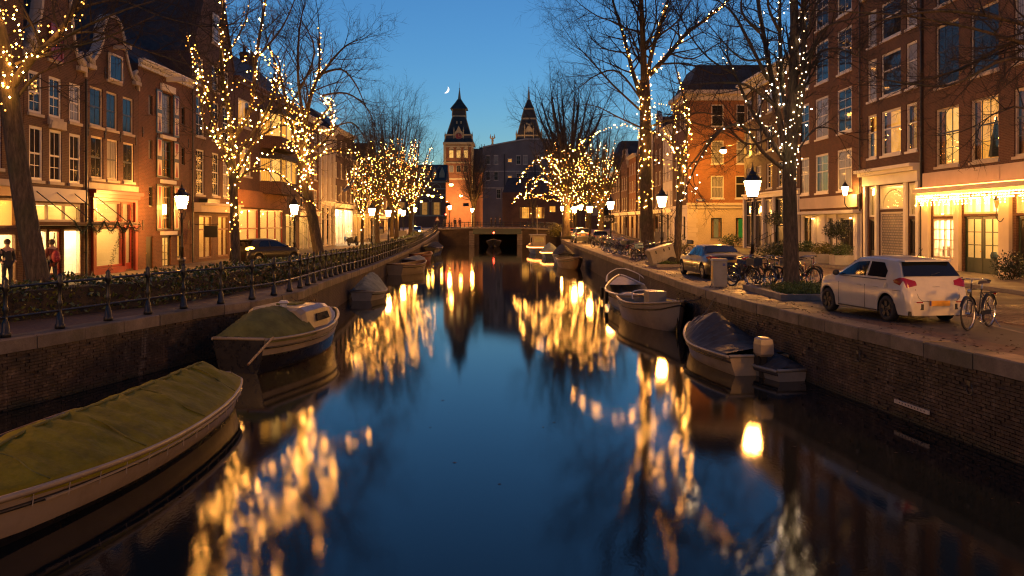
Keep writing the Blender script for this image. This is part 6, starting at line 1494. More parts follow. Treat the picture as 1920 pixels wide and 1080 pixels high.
m = MB(); m.box(-.25, .35, -.35, .35, .2, 1.28); m.build('steering_console', 'boat_grey', bt); m = MB(); m.tube(smooth_path([(-.9, -.6, .9), (-1.0, -.5, 1.2), (-1.0, .5, 1.2), (-.9, .6, .9)]), .03, 6); m.build('seat_rail', 'alu', bt); thwart(bt, 5.2, 2.05, .2, 'boat_grey', .5, .5); thwart(bt, 5.2, 2.05, .72, 'boat_cream', .6, .4)
m = MB(); m.tube(smooth_path([(2.5, 0, 1.1), (3.3, .5, 1.25), (3.0, 1.1, 1.75)]), .015, 5); m.build('mooring_rope', 'iron', bt); MB().box(2.5, 2.62, -.05, .05, -.1, 1.2).build('stem_post', 'boat_black', bt)
def rdg3(s): return .12+.62*max(0, 1-abs(s-.62)/.38)
bt = make_boat('covered_boat', 'motorboat under a crumpled blue tarpaulin with white outboard', 5.0, 1.9, .5, .28, .8, .0, 'boat_cream', None, 'boat_cream', cover='tarp_blue', ridge=rdg3, cover_span=(.04, .985)); put(bt, 6.0, 24.3, pi/2+.12); add_outboard(bt, 5.0)
bt = make_boat('dinghy', 'low dinghy wrapped in dark blue canvas between motorboat and wall', 2.7, 1.05, .28, .06, .75, .0, 'boat_grey', None, 'boat_grey', cover='tarp_blue', ridge=.28); put(bt, 6.62, 22.3, pi/2+.2)
bt = make_boat('sloop', 'open wooden sloop with lit bow, nearest of the far right boats', 6.2, 2.0, .75, .35, .75, .05, 'boat_wood', None, 'boat_cream', inner='boat_grey'); put(bt, 5.1, 74, -pi/2+.12); thwart(bt, 6.2, 2, .3); thwart(bt, 6.2, 2, .6)
bt = make_boat('covered_boat', 'black tarpaulined boat among the far right boats', 6.5, 2.1, .8, .2, .7, .05, 'boat_black', None, 'boat_black', cover='tarp_black', ridge=.9); put(bt, 5.1, 86, pi/2+.05)
def led(bt, L, B, fr, bow, z=.0):
    m = MB(); pts = []
    for k in range(13): s = k/12*.98; pts.append((-L/2+L*s+.02*L*(s > .9), halfb(s, B, .72)*1.03+.04, sheer(s, fr, bow, .05)-.12+z))
    m.tube(pts, .05, 5); m.tube([(p_[0], -p_[1], p_[2]) for p_ in pts], .05, 5); m.tube([pts[0], (pts[0][0]-.02, -pts[0][1], pts[0][2])], .05, 5); m.build('light_strip', 'led_strip', bt)
bt = make_boat('cabin_boat', 'covered boat outlined by an orange light strip', 6.8, 2.1, .7, .25, .72, .05, 'boat_navy', None, 'boat_cream', cover='tarp_grey', ridge=.9); put(bt, 4.3, 97, pi/2+.0); led(bt, 6.8, 2.1, .7, .25)
bt = make_boat('tugboat', 'small tug with pale wheelhouse and orange light strip by the bridge', 8.5, 2.6, .9, .5, .72, .05, 'boat_navy', None, 'boat_cream'); put(bt, 3.3, 111, pi/2+.1); led(bt, 8.5, 2.6, .9, .5)
wh = MB(); wh.box(-1.6, .8, -.85, .85, .5, 2.3); wh = wh.build('wheelhouse', 'boat_cream', bt); MB().box(-1.8, 1.0, -.98, .98, 2.3, 2.42).build('roof', 'boat_grey', wh); MB().tube([(.2, 0, 2.4), (.2, 0, 6.2)], .05, 5).build('mast', 'boat_white', wh)
for s_ in (-1, 1): MB().box(-1.3, -.3, s_*.86-.01, s_*.86+.01, 1.4, 2.0).build('window', 'dark_glass', wh)
MB().box(-1.62, -1.6, -.6, .6, 1.4, 2.05).build('window', 'lit_curtain_dim', wh)
bt = make_boat('sloop', 'dark boat with red lamp passing under the bridge', 7.5, 2.4, .9, .4, .75, .05, 'boat_black', None, 'boat_cream', inner='boat_black'); put(bt, -3.0, 141, -pi/2); m = MB(); m.tube([(1, 0, .6), (1, 0, 2.2)], .04, 5); m.build('lamp_post', 'iron', bt); MB().ball((1, 0, 2.3), .14, 8, 5).build('lamp', 'red_lit', bt)
# ------------------------------------------------------------------ vehicles
def carpaint(name, c, metal=0.0, rough=.25):
    t = NT(name); n = t.noise(t.obj(), 2.5, 5, .6)
    t.princ(t.mix(c, tuple(x*.75 for x in c), t.ramp(n.outputs[0], [(.45, (0, 0, 0)), (.75, (.5, .5, .5))])), rough, metal, None, Coat_Weight=.25, Coat_Roughness=.1); return t.m
carpaint('car_white', (.46, .43, .36)); carpaint('car_navy', (.010, .011, .014), 0, .35); carpaint('car_dark', (.015, .013, .012), 0, .35); carpaint('car_red', (.25, .02, .015)); carpaint('car_grey', (.10, .10, .10), .4)
m_plain('tyre', (.014, .013, .013), .8, var=.3, scale=8); m_plain('rim_metal', (.35, .34, .33), .35, .8, var=.1, scale=5); m_plain('rim_black', (.03, .03, .03), .5, .2, var=.2, scale=5)
m_plain('plastic_black', (.015, .015, .015), .55, var=.2, scale=8); m_plain('tail_red', (.20, .008, .006), .2, var=.1, scale=6, Coat_Weight=.3); m_plain('plate_yellow', (.62, .30, .03), .45, var=.05, scale=4); m_plain('plate_blue', (.03, .05, .2), .4, var=.05)
t = NT('car_glass'); t.princ((.008, .009, .01), .04, 0, None, IOR=1.55)
PROF = {'hatch': [(0, .33), (.004, .42), (.012, .50), (.03, .555), (.048, .66), (.058, .695), (.085, .79), (.125, .925), (.145, .958), (.2, .978), (.3, .995), (.42, 1.0), (.55, .975), (.76, .69), (.9, .61), (.975, .5), (1, .34)],
        'sedan': [(0, .45), (.008, .62), (.03, .71), (.14, .735), (.19, .75), (.31, .965), (.42, 1.0), (.54, .985), (.69, .71), (.88, .645), (.97, .53), (1, .36)],
        'suv': [(0, .4), (.006, .58), (.02, .68), (.07, .94), (.13, .985), (.5, 1.0), (.58, .97), (.73, .69), (.92, .62), (.98, .5), (1, .35)]}
def interp(tab, s):
    for (a, b), (c, d) in zip(tab, tab[1:]):
        if s <= c: return b+(d-b)*((s-a)/(c-a) if c > a else 0)
    return tab[-1][1]
def make_car(label, L, W_, H, kind, mat, wr=.30, axles=(.2, .84), lit_tail=False, headlit=False, rim='rim_metal', name='car', group='cars'):
    r = thing(name, label, 'car', (0, 0, 0), group, world=False); pr = PROF[kind]; belt0 = .645*H
    xr, xf = -L/2+L*axles[0], -L/2+L*axles[1]; ar = wr+.06
    def X2S(x): return (x+L/2)/L
    def wid(s):
        f = 1.0
        if s < .1: f = .80+.20*sin(pi/2*(s/.1)**.6)
        if s > .86: f = 1-.22*((s-.86)/.14)**2
        return W_/2*f
    def zbot(x):
        z = .2
        for a in (xr, xf):
            d = abs(x-a)
            if d < ar: z = max(z, wr+sqrt(ar*ar-d*d))
        return z
    def sect(x):
        s = X2S(x); zt = interp(pr, s)*H; w = wid(s); zb = min(zbot(x), zt-.1); be = min(belt0, zt-.03); g = max(0, min(1, (zt-belt0)/(H-belt0)))
        wt = w*(.93-.19*g)
        sh = max(zb+.02, be-.17)
        return dict(pts=[(w*.955, zb), (w*.995, max(zb+.005, min(.45, sh-.05))), (w, max(zb+.01, sh-.02)), (w*.985, max(zb+.015, sh)), (w*.955, be), (wt, zt-.055 if g > .1 else zt-.02), (wt*.86, zt-.012), (wt*.5, zt+.012), (0, zt+.018)], be=be, wb=w*.955, wt=wt, zt=zt, g=g)
    xs = sorted(set([round(-L/2+L*s, 4) for s, _ in pr]+[round(-L/2+L*i/44, 4) for i in range(45)]+[round(a+ar*cos(pi*k/12), 4) for a in (xr, xf) for k in range(13)]))
    rings = []
    for x in xs:
        h_ = sect(x)['pts']; rings.append([(x, y, z) for y, z in h_]+[(x, -y, z) for y, z in reversed(h_[:-1])])
    m = MB(); m.loft(rings, closed=False); m.add(rings[0], [tuple(range(len(rings[0])))]); m.add(rings[-1], [tuple(range(len(rings[-1])))])
    body = m.build('body', mat, r, True)
    md = body.modifiers.new('edge', 'EDGE_SPLIT'); md.split_angle = radians(42)
    MB().box(-L/2+.12, L/2-.15, -W_/2+.22, W_/2-.22, .19, min(.62, .42*H)).build('underbody', 'plastic_black', r)
    for a in (xr, xf):
        for s_ in (-1, 1): MB().box(a-ar+.02, a+ar-.02, s_*(W_/2-.24)-.1, s_*(W_/2-.24)+.1, wr+.05, wr+ar-.06).build('wheel_well', 'plastic_black', r)
    # wheels
    for a in (xr, xf):
        for s_ in (-1, 1):
            yw = s_*(W_/2-.115); m = MB(); prof = [(wr*.62, -.09), (wr*.9, -.1), (wr, -.07), (wr, .07), (wr*.9, .1), (wr*.62, .09)]; n = 22
            rg_ = [[(a+q*cos(2*pi*k/n), yw+o_, wr+q*sin(2*pi*k/n)) for q, o_ in prof] for k in range(n+1)]
            m.loft(rg_, closed=True, caps=False); wh_ = m.build('wheel', 'tyre', r, True)
            m = MB(); ym = yw+s_*.06; m.loft([[(a+q*cos(2*pi*k/n), ym+s_*o_, wr+q*sin(2*pi*k/n)) for q, o_ in ((wr*.64, .03), (wr*.58, 0), (wr*.2, .015), (.01, .03))] for k in range(n+1)], closed=False); m.build('rim', rim, wh_)
            m = MB()
            for k in range(5):
                t_ = 2*pi*k/5+.3; u = (cos(t_), sin(t_)); v = (-sin(t_), cos(t_)); q = []
                for rr_, ww in ((.06, .035), (wr*.6, .05)): q += [(a+u[0]*rr_+v[0]*ww, wr+u[1]*rr_+v[1]*ww), (a+u[0]*rr_-v[0]*ww, wr+u[1]*rr_-v[1]*ww)]
                y0, y1 = ym+s_*.012, ym+s_*.04; idx = (0, 1, 3, 2)
                m.hexa([(q[i][0], y0, q[i][1]) for i in idx]+[(q[i][0], y1, q[i][1]) for i in idx])
            m.build('spokes', rim, wh_)
    # glass on the sides
    def side_pt(x, f, s_, off=.007):
        c = sect(x); y = c['wb']+(c['wt']-c['wb'])*f+off; z = c['be']+(c['zt']-.055-c['be'])*f; return (x, s_*y, z)
    s0 = {'hatch': (.17, .33, .345, .52, .535, .72), 'sedan': (.25, .335, .35, .47, .485, .645), 'suv': (.13, .32, .335, .5, .515, .68)}[kind]
    wins = ((s0[0], s0[1]), (s0[2], s0[3]), (s0[4], s0[5])) if kind != 'hatch' else ((.215, .40), (.42, .715))
    for s_ in (-1, 1):
        for a, b in wins:
            m = MB(); rr = []; n = 10
            for k in range(n+1):
                x = -L/2+L*(a+(b-a)*k/n); c = sect(x); hgt = c['zt']-.055-c['be']
                if hgt < .07: continue
                f1 = 1-.07/hgt; lo = min(.12, f1*.5)
                if kind == 'hatch' and a < .3: f1 *= min(1, .55+(k/n)*1.5)
                rr.append([side_pt(x, lo, s_), side_pt(x, max(lo+.02, f1), s_)])
            if len(rr) > 1: m.loft(rr, closed=False); m.build('side_window', 'car_glass', r)
    # front and rear screens follow the profile
    def screen(sa, sb, nm, wf=.86):
        m = MB(); rr = []
        for k in range(7):
            x = -L/2+L*(sa+(sb-sa)*k/6); c = sect(x); w = c['wt']*wf; rr.append([(x, y*w, c['zt']+.018+.012*(1-abs(y))-.02*abs(y)**3+.012) for y in (-1, -.5, 0, .5, 1)])
        m.loft(rr, closed=False); return m.build(nm, 'car_glass', r, True)
    if kind == 'hatch': screen(.57, .745, 'windscreen')
    elif kind == 'sedan': screen(.55, .68, 'windscreen'); screen(.2, .305, 'rear_window')
    else: screen(.585, .72, 'windscreen')
    if kind in ('hatch', 'suv'):
        a, b = (.060, .122) if kind == 'hatch' else (.024, .067); m = MB(); rr = []
        for k in range(6):
            x = -L/2+L*(a+(b-a)*k/5); c = sect(x); w = W_/2*(.86-.13*k/5); nx, nz = -.012, .006
            rr.append([(x+nx+.03*abs(y)**2.5, y*w, c['zt']+.018+nz) for y in (-1, -.85, -.4, 0, .4, .85, 1)])
        m.loft(rr, closed=False); rw = m.build('rear_window', 'car_glass', r, True)
        MB().tube([(-L/2+L*a-.02, .05, interp(pr, a)*H+.05), (-L/2+L*(a+b)*.48-.02, -.3, interp(pr, (a+b)/2)*H-.04)], .012, 5).build('wiper', 'plastic_black', rw)
        xt = -L/2+L*(b+.002); zt = interp(pr, b)*H
        MB().hexa([(xt-.1, -W_*.36, zt+.03), (xt+.12, -W_*.37, zt+.03), (xt+.12, W_*.37, zt+.03), (xt-.1, W_*.36, zt+.03), (xt-.08, -W_*.35, zt+.065), (xt+.12, -W_*.36, zt+.075), (xt+.12, W_*.36, zt+.075), (xt-.08, W_*.35, zt+.065)]).build('spoiler', mat, r)
    # lamps
    for s_ in (-1, 1):
        m = MB(); z0, z1 = {'hatch': (.545*H, .69*H), 'sedan': (.56*H, .68*H), 'suv': (.52*H, .67*H)}[kind]; rr = []
        def srear(z):
            for (p0, q0), (p1, q1) in zip(pr, pr[1:]):
                if q0*H <= z <= q1*H and q1 > q0: return p0+(p1-p0)*(z/H-q0)/(q1-q0)
            return 0.0
        for k in range(11):
            t_ = k/10; sh = .45+.55*min(1, t_/.45) if t_ < .45 else 1-.75*max(0, t_-.6)/.4; row = []
            for v in (-1, -.5, 0, .5, 1):
                z = (z0+z1)/2+.03*t_+v*(z1-z0)/2*sh; sr = srear(min(z, .9*H)); xr_ = -L/2+L*sr
                if t_ < .5: x = xr_-.016; y = wid(sr)*(.60+.33*t_/.5)
                else: x = xr_-.016+(t_-.5)*2*.30; y = wid(X2S(x))*(.93+.06*(t_-.5)/.5)+.012
                row.append((x+.01*abs(v), s_*y, z))
            rr.append(row)
        m.loft(rr, closed=False); tlp = m.build('tail_lamp', 'tail_lit' if lit_tail else 'tail_red', r, True)
        c = sect(L/2-L*.06); m = MB(); m.ball((L/2-L*.055, s_*W_*.36, .52*H), .13, 10, 6, (1.1, 1.1, .65)); m.build('headlamp', 'headlight' if headlit else 'car_glass', r)
        MB().ball((-L/2+L*(.70 if kind == 'hatch' else .655), s_*(W_/2+.07), belt0+.07), .1, 8, 5, (.6, 1, .75)).build('wing_mirror', 'plastic_black' if mat == 'car_white' else mat, r)
        for hx in ((.30, .47) if kind == 'hatch' else (.36, .52)):
            MB().box(-L/2+L*hx-.08, -L/2+L*hx+.08, s_*(W_/2-.005)-.012, s_*(W_/2-.005)+.016, .52*H, .535*H).build('door_handle', mat, r)
        for sx in (s0[1]+.006, s0[3]+.02) if kind != 'hatch' else (.41, .70): 
            x = -L/2+L*sx; w = wid(X2S(x)); MB().box(x-.004, x+.004, s_*(w-.006), s_*(w+.0015), .24 if abs(x-xr) > ar and abs(x-xf) > ar else wr+ar+.01, belt0-.15).build('door_seam', 'plastic_black', r)
        if kind == 'hatch':
            MB().hexa([(-L/2-.006, s_*.40, .33), (-L/2+.004, s_*.55, .33), (-L/2+.05, s_*.55, .33), (-L/2+.05, s_*.40, .33), (-L/2-.006, s_*.40, .46), (-L/2+.012, s_*.60, .47), (-L/2+.05, s_*.60, .47), (-L/2+.05, s_*.40, .46)]).build('bumper_vent', 'plastic_black', r)
            MB().box(-L/2-.004, -L/2+.05, min(s_*.42, s_*.58), max(s_*.42, s_*.58), .49, .515).build('reflector', 'tail_red', r)
    pz = .42 if kind == 'hatch' else .50*H
    m = MB(); m.box(-L/2-.022, -L/2-.004, -.26, .26, pz, pz+.115); pl = m.build('number_plate', 'plate_yellow', r); MB().box(-L/2-.025, -L/2-.0225, .22, .255, pz+.005, pz+.11).build('blue_strip', 'plate_blue', pl)
    if kind == 'hatch':
        m = MB(); pts = []
        for y, z in ((-.56, .80), (-.52, .60), (-.44, .53), (0, .52), (.44, .53), (.52, .60), (.56, .80)): sr = srear(z); pts.append((-L/2+L*sr-.012, y, z))
        m.tube(pts, .004, 4, False); m.build('hatch_seam', 'plastic_black', r)
        for s_ in (-1, 1):
            m = MB(); m.tube([(-L/2+L*u, s_*(wid(u)+.002), .50*H) for u in (.06, .1, .13)], .005, 4, False); m.build('bumper_seam', 'plastic_black', r)
            m = MB(); m.tube([(-L/2+L*u, s_*(wid(u)*.998+.004), .235) for u in (.29, .4, .5, .6, .7)], .02, 5); m.build('sill_trim', 'plastic_black', r)
            m = MB(); m.tube([(-L/2+L*u, s_*(sect(-L/2+L*u)['wb']+.012), sect(-L/2+L*u)['be']+.005) for u in (.2, .3, .4, .5, .6, .7)], .009, 4); m.build('window_trim', 'plastic_black', r)
        m = MB(); m.ball((-L/2+L*.2, (wid(.2)-.012), .55*H), .075, 10, 5, (1, .15, 1)); m.build('fuel_flap', mat, r)
    if kind == 'hatch': MB().box(-L/2+L*.03-.01, -L/2+L*.05, -.09, .09, .83, .85).build('badge_handle', 'rim_metal', r)
    MB().box(-L/2+.02, -L/2+.1, -W_*.44, W_*.44, .2, .3).build('lower_bumper', 'plastic_black', r)
    MB().tube([(-L/2+L*.2, 0, H), (-L/2+L*.15, 0, H+.2)], .008, 4).build('antenna', 'plastic_black', r)
    return r
def park(o, x, y, ang, z=0.0): o.location = (x, y, z); o.rotation_euler.z = ang; return o
park(make_car('white hatchback parked on the right quay, seen from behind', 3.85, 1.68, 1.5, 'hatch', 'car_white', rim='rim_black'), 9.33, 21.25, radians(101))
park(make_car('dark blue saloon parked behind the grey cabinet', 4.9, 1.8, 1.38, 'sedan', 'car_navy', .31), 8.65, 36.9, radians(94))
park(make_car('dark car turning on the left street with glowing orange tail lamps', 4.3, 1.75, 1.5, 'hatch', 'car_dark', lit_tail=True), -15.0, 52, radians(58), LZ+.01)
park(make_car('dark off-roader parked among the far right trees', 4.4, 1.8, 1.75, 'suv', 'car_grey', .34), 7.95, 99, radians(93))
park(make_car('small dark car with pale roof behind the bicycle row', 3.9, 1.7, 1.5, 'suv', 'car_dark'), 9.3, 90, radians(86))
park(make_car('red car parked farthest along the right quay', 4.0, 1.7, 1.5, 'suv', 'car_red'), 8.2, 122, radians(92), .1)
park(make_car('oncoming car with dazzling headlights near the bridge', 4.2, 1.75, 1.5, 'hatch', 'car_dark', headlit=True), X_(781, 128), 128, radians(-88), frise(128)-.25)

# ------------------------------------------------------------------ bicycles
m_plain('bike_black', (.012, .012, .012), .3, var=.2, scale=9); m_plain('bike_green', (.02, .06, .04), .35, var=.2, scale=9); m_plain('bike_red', (.16, .02, .015), .35, var=.2, scale=9); m_plain('bike_blue', (.02, .04, .10), .35, var=.2, scale=9); m_plain('chrome', (.5, .5, .5), .22, .9, var=.1, scale=9); m_plain('saddle_leather', (.03, .02, .015), .5, var=.2, scale=9); m_plain('crate_plastic', (.02, .03, .05), .5, var=.2, scale=6); m_plain('crate_mint', (.35, .5, .42), .5, var=.1, scale=6)
WR = .345
def wheel_meshes():
    m = MB(); n = 24; rings = []
    for k in range(n+1):
        a = 2*pi*k/n; rings.append([((WR+.02*cos(b))*cos(a), .02*sin(b), (WR+.02*cos(b))*sin(a)) for b in [2*pi*j/6 for j in range(6)]])
    m.loft(rings, closed=True, caps=False); ty = m.mesh('tyre', 'tyre', smooth=True)
    m = MB(); rings = []
    for k in range(n+1):
        a = 2*pi*k/n; rings.append([((WR-.028+.01*cos(b))*cos(a), .014*sin(b), (WR-.028+.01*cos(b))*sin(a)) for b in [2*pi*j/4 for j in range(4)]])
    m.loft(rings, closed=True, caps=False)
    for k in range(16): a = 2*pi*k/16; m.tube([(.02*cos(a+.6), .03*(-1)**k, .02*sin(a+.6)), ((WR-.03)*cos(a), 0, (WR-.03)*sin(a))], .0022, 3, False)
    m.tube([(0, -.05, 0), (0, .05, 0)], .022, 8); ri = m.mesh('rim', 'chrome'); return ty, ri
TY, RI = wheel_meshes()
def make_bike(label, mat, lady=True, crate=None, crate_front=True, fender='bike_black', group='parked bicycles'):
    r = thing('bicycle', label, 'bicycle', (0, 0, 0), group, world=False)
    for x in (-.54, .56):
        w = child('wheel', TY, r, (x, 0, WR+.02)); q = child('rim', RI, w, (0, 0, 0)); q.location = (0, 0, 0)
        m = MB(); m.loft([[(x+(WR+.045)*cos(a), y, WR+.02+(WR+.045)*sin(a)) for y in (-.028, 0, .028)] for a in [radians(-5+k*17) if x < 0 else radians(25+k*13) for k in range(11)]], closed=False); m.build('mudguard', fender, r, True)
    A = (-.54, 0, WR+.02); Bk = (0.02, 0, .30); St = (-.14, 0, .86); Hd = (.40, 0, .88); Hl = (.43, 0, .68); Fx = (.56, 0, WR+.02)
    m = MB(); T_ = .016
    m.tube([Bk, St], T_, 6); m.tube([Bk, Hl], T_*1.1, 6) if not lady else m.tube(smooth_path([Bk, (.2, 0, .36), Hl], 3), T_*1.1, 6)
    if lady: m.tube(smooth_path([(-.05, 0, .52), (.15, 0, .56), Hd], 3), T_, 6)
    else: m.tube([St, Hd], T_, 6)
    for s_ in (-.05, .05): m.tube([(A[0], s_, A[2]), Bk], .009, 5); m.tube([(A[0], s_, A[2]), (-.12, s_*.4, .78)], .009, 5); m.tube([(Fx[0], s_, Fx[2]), (.45, s_, .64)], .011, 5)
    m.tube([(.45, -.05, .64), (.45, .05, .64)], .012, 5); m.tube([(.435, 0, .62), (.385, 0, .98)], .019, 6); m.build('frame', mat, r, True)
    m = MB(); m.tube([(.385, 0, .97), (.365, 0, 1.08)], .013, 5); m.tube(smooth_path([(.1, -.27, 1.06), (.28, -.25, 1.1), (.4, -.1, 1.1), (.4, .1, 1.1), (.28, .25, 1.1), (.1, .27, 1.06)], 3), .012, 5); hb = m.build('handlebar', 'chrome', r, True)
    for s_ in (-1, 1): MB().tube([(.1, s_*.27, 1.06), (.22, s_*.262, 1.085)], .018, 6).build('grip', 'tyre', hb)
    m = MB(); m.tube([St, (-.17, 0, .98)], .012, 5); m.build('seat_post', 'chrome', r)
    m = MB(); m.loft([[(-.33, y*1.0, z) for y, z in ((-.1, .98), (-.08, 1.04), (.08, 1.04), (.1, .98))], [(-.2, y, z) for y, z in ((-.1, .98), (-.075, 1.03), (.075, 1.03), (.1, .98))], [(-.05, y, z) for y, z in ((-.03, .98), (-.025, 1.015), (.025, 1.015), (.03, .98))], [(.0, y, z) for y, z in ((-.02, .97), (-.015, 1.0), (.015, 1.0), (.02, .97))]]); m.build('saddle', 'saddle_leather', r)
    m = MB()
    for y in (-.07, 0, .07): m.tube([(-.2, y, .76), (-.86, y, .76)], .007, 4)
    for s_ in (-.07, .07): m.tube([(-.8, s_, .76), (-.54, s_, WR+.02)], .006, 4)
    m.build('rack', 'bike_black', r)
    m = MB(); m.tube([(.02, -.06, .3), (.02, .06, .3)], .02, 6); m.tube([(.02, .06, .3), (.1, .08, .16)], .008, 4); m.tube([(.02, -.06, .3), (-.06, -.08, .44)], .008, 4); m.box(.05, .15, .07, .15, .14, .165); m.box(-.11, -.01, -.15, -.07, .43, .455); m.build('crank', 'chrome', r)
    m = MB(); m.box(-.5, .0, .045, .06, .30, .40); m.build('chain_guard', mat, r)
    MB().ball((.5, 0, .84), .045, 7, 5).build('lamp', 'chrome', r); MB().box(-.88, -.86, -.03, .03, .7, .75).build('reflector', 'tail_red', r)
    m = MB(); m.tube([(-.5, .05, .3), (-.62, .2, .01)], .009, 4); m.build('kickstand', 'chrome', r)
    if crate:
        x0 = .42 if crate_front else -.85; z0 = .8 if crate_front else .78; m = MB()
        for a_, b_ in (((x0, -.2), (x0+.38, -.19)), ((x0, .19), (x0+.38, .2)), ((x0, -.19), (x0+.012, .19)), ((x0+.368, -.19), (x0+.38, .19))): m.box(a_[0], b_[0], a_[1], b_[1], z0, z0+.26)
        m.box(x0+.012, x0+.368, -.19, .19, z0, z0+.01); m.build('crate', crate, r)
    return r
near = make_bike('black city bicycle standing alone right of the white hatchback', 'bike_black', False, group='parked bicycles'); park(near, 10.15, 18.55, math.atan2(-.643, -.766))
protos = [make_bike('black step-through bicycle with dark front crate behind the grey cabinet', 'bike_black', True, 'crate_plastic'), make_bike('dark green bicycle in the row beside the tree bed', 'bike_green', True), make_bike('black diamond-frame bicycle in the row beside the tree bed', 'bike_black', False), make_bike('dark red bicycle by the stoop lantern', 'bike_red', True), make_bike('bicycle with a mint crate beside the tipped cargo box', 'bike_black', True, 'crate_mint')]
b_rng = random.Random(4); used = set()
def bike_at(k, x, y, a, lab=None, lean=0.0, z=0.0, grp=None):
    o = protos[k] if k not in used else copy_tree(protos[k]); used.add(k)
    if lab: o['label'] = lab
    if grp: o['group'] = grp
    park(o, x, y, a, z); o.rotation_euler.x = lean; return o
nm = ['nearest', 'second', 'third', 'fourth', 'fifth', 'sixth', 'seventh', 'eighth', 'ninth', 'tenth', 'eleventh', 'twelfth', 'thirteenth', 'fourteenth', 'fifteenth', 'sixteenth', 'seventeenth', 'eighteenth', 'nineteenth', 'twentieth', 'twenty-first', 'twenty-second', 'twenty-third', 'twenty-fourth', 'twenty-fifth', 'twenty-sixth', 'twenty-seventh', 'twenty-eighth']
bike_at(0, 8.25, 30.6, radians(-62))
for i, (k, x, y, a) in enumerate(((2, 8.75, 30.2, -70), (1, 9.2, 31.2, -50), (0, 9.45, 30.3, -75), (2, 9.9, 31.3, -58), (1, 10.3, 30.4, -66), (3, 10.9, 31.6, -72), (2, 8.9, 32.5, -55))):
    bike_at(k, x, y, radians(a), '%s bicycle of the row beside the dark tree, counted from the cabinet' % nm[i+1], b_rng.uniform(-.12, .12))
for i in range(28):
    k = b_rng.choice((0, 1, 2, 3)); x = 7.5+b_rng.uniform(0, 2.4); y = 60+i*.9
    bike_at(k, x, y, radians(b_rng.choice((-75, 105))+b_rng.uniform(-25, 25)), '%s bicycle from the camera in the dense row under the far lit trees' % nm[i], b_rng.uniform(-.15, .15), grp='bicycles in the dense far row')
for i, (k, x, y) in enumerate(((4, 7.65, 52), (0, 7.9, 50.6), (2, 8.5, 51.8), (1, 9.1, 53.5), (2, 9.8, 55.0), (3, 10.3, 56.2), (2, 11.5, 60), (0, 12.2, 61.5), (1, 10.9, 58.2), (2, 7.9, 54.6), (0, 8.6, 56.0))):
    bike_at(k, x, y, radians(-60+b_rng.uniform(-30, 30)), None if k == 4 else '%s bicycle in the tangle between cargo box and thick elm' % nm[i], b_rng.uniform(-.2, .2), grp='bicycles by the cargo box')
bike_at(3, 13.2, 47, radians(70), 'dark red bicycle leaning by the nearest right lantern')
for i in range(8): bike_at(b_rng.choice((0, 1, 2)), X_(985+i*7, 150), 149.2+b_rng.uniform(0, .6), radians(b_rng.uniform(-15, 15)), '%s bicycle along the bridge railing, counted from the middle' % nm[i], b_rng.uniform(-.1, .1), bz(X_(985+i*7, 150)) if X_(985+i*7, 150) < 9.8 else 1.1, 'bicycles on the bridge')
bike_at(2, X_(690, 95), 96, radians(80), 'pale bicycle leaning by the third left lantern', .1, LZ)
# ------------------------------------------------------------------ street furniture and planting
m_plain('concrete', (.30, .28, .25), .85, var=.2, scale=2, bump=.3); m_plain('cabinet_grey', (.26, .235, .19), .55, var=.15, scale=1.5, dirt=(.16, .13, .09))
m_plain('leaf_green', (.045, .075, .018), .45, var=.5, scale=7); m_plain('leaf_yellow', (.13, .12, .02), .5, var=.4, scale=7); m_plain('leaf_dark', (.02, .035, .012), .4, var=.5, scale=7); m_plain('grass_moss', (.06, .09, .015), .8, var=.5, scale=6)
def leaves(mb, c, rad, n, sz, rg, zmin=None):
    for k in range(n):
        d = norm((rg.gauss(0, 1), rg.gauss(0, 1), rg.gauss(0, 1))); q = rg.random()**.4
        p_ = (c[0]+d[0]*rad[0]*q, c[1]+d[1]*rad[1]*q, c[2]+d[2]*rad[2]*q)
        if zmin is not None and p_[2] < zmin: p_ = (p_[0], p_[1], zmin+rg.random()*.05)
        e = norm((rg.gauss(0, 1), rg.gauss(0, 1), rg.gauss(.4, 1))); f = norm(cross(e, d)); s_ = sz*rg.uniform(.6, 1.4); mid = add3(p_, mul3(e, s_))
        mb.add([p_, add3(mid, mul3(f, s_*.45)), add3(p_, mul3(e, 2*s_)), add3(mid, mul3(f, -s_*.45))], [(0, 1, 2, 3)])
def shrub(label, c, rad, n=600, sz=.05, mat='leaf_green', stems=5, name='shrub', group='street shrubs', z0=0.0, seed=1):
    rg = random.Random(seed); r = thing(name, label, 'shrub', (c[0], c[1], z0), group); m = MB(); leaves(m, c, rad, n, sz, rg, z0+.02); m.build('leaves', mat, r, kind='stuff')
    m = MB()
    for k in range(stems): m.tube([(c[0]+rg.uniform(-.1, .1), c[1]+rg.uniform(-.1, .1), z0), (c[0]+rg.uniform(-.6, .6)*rad[0], c[1]+rg.uniform(-.6, .6)*rad[1], c[2]+rg.uniform(-.2, .6)*rad[2])], [.02, .008], 5)
    m.build('stem', 'twig', r); return r
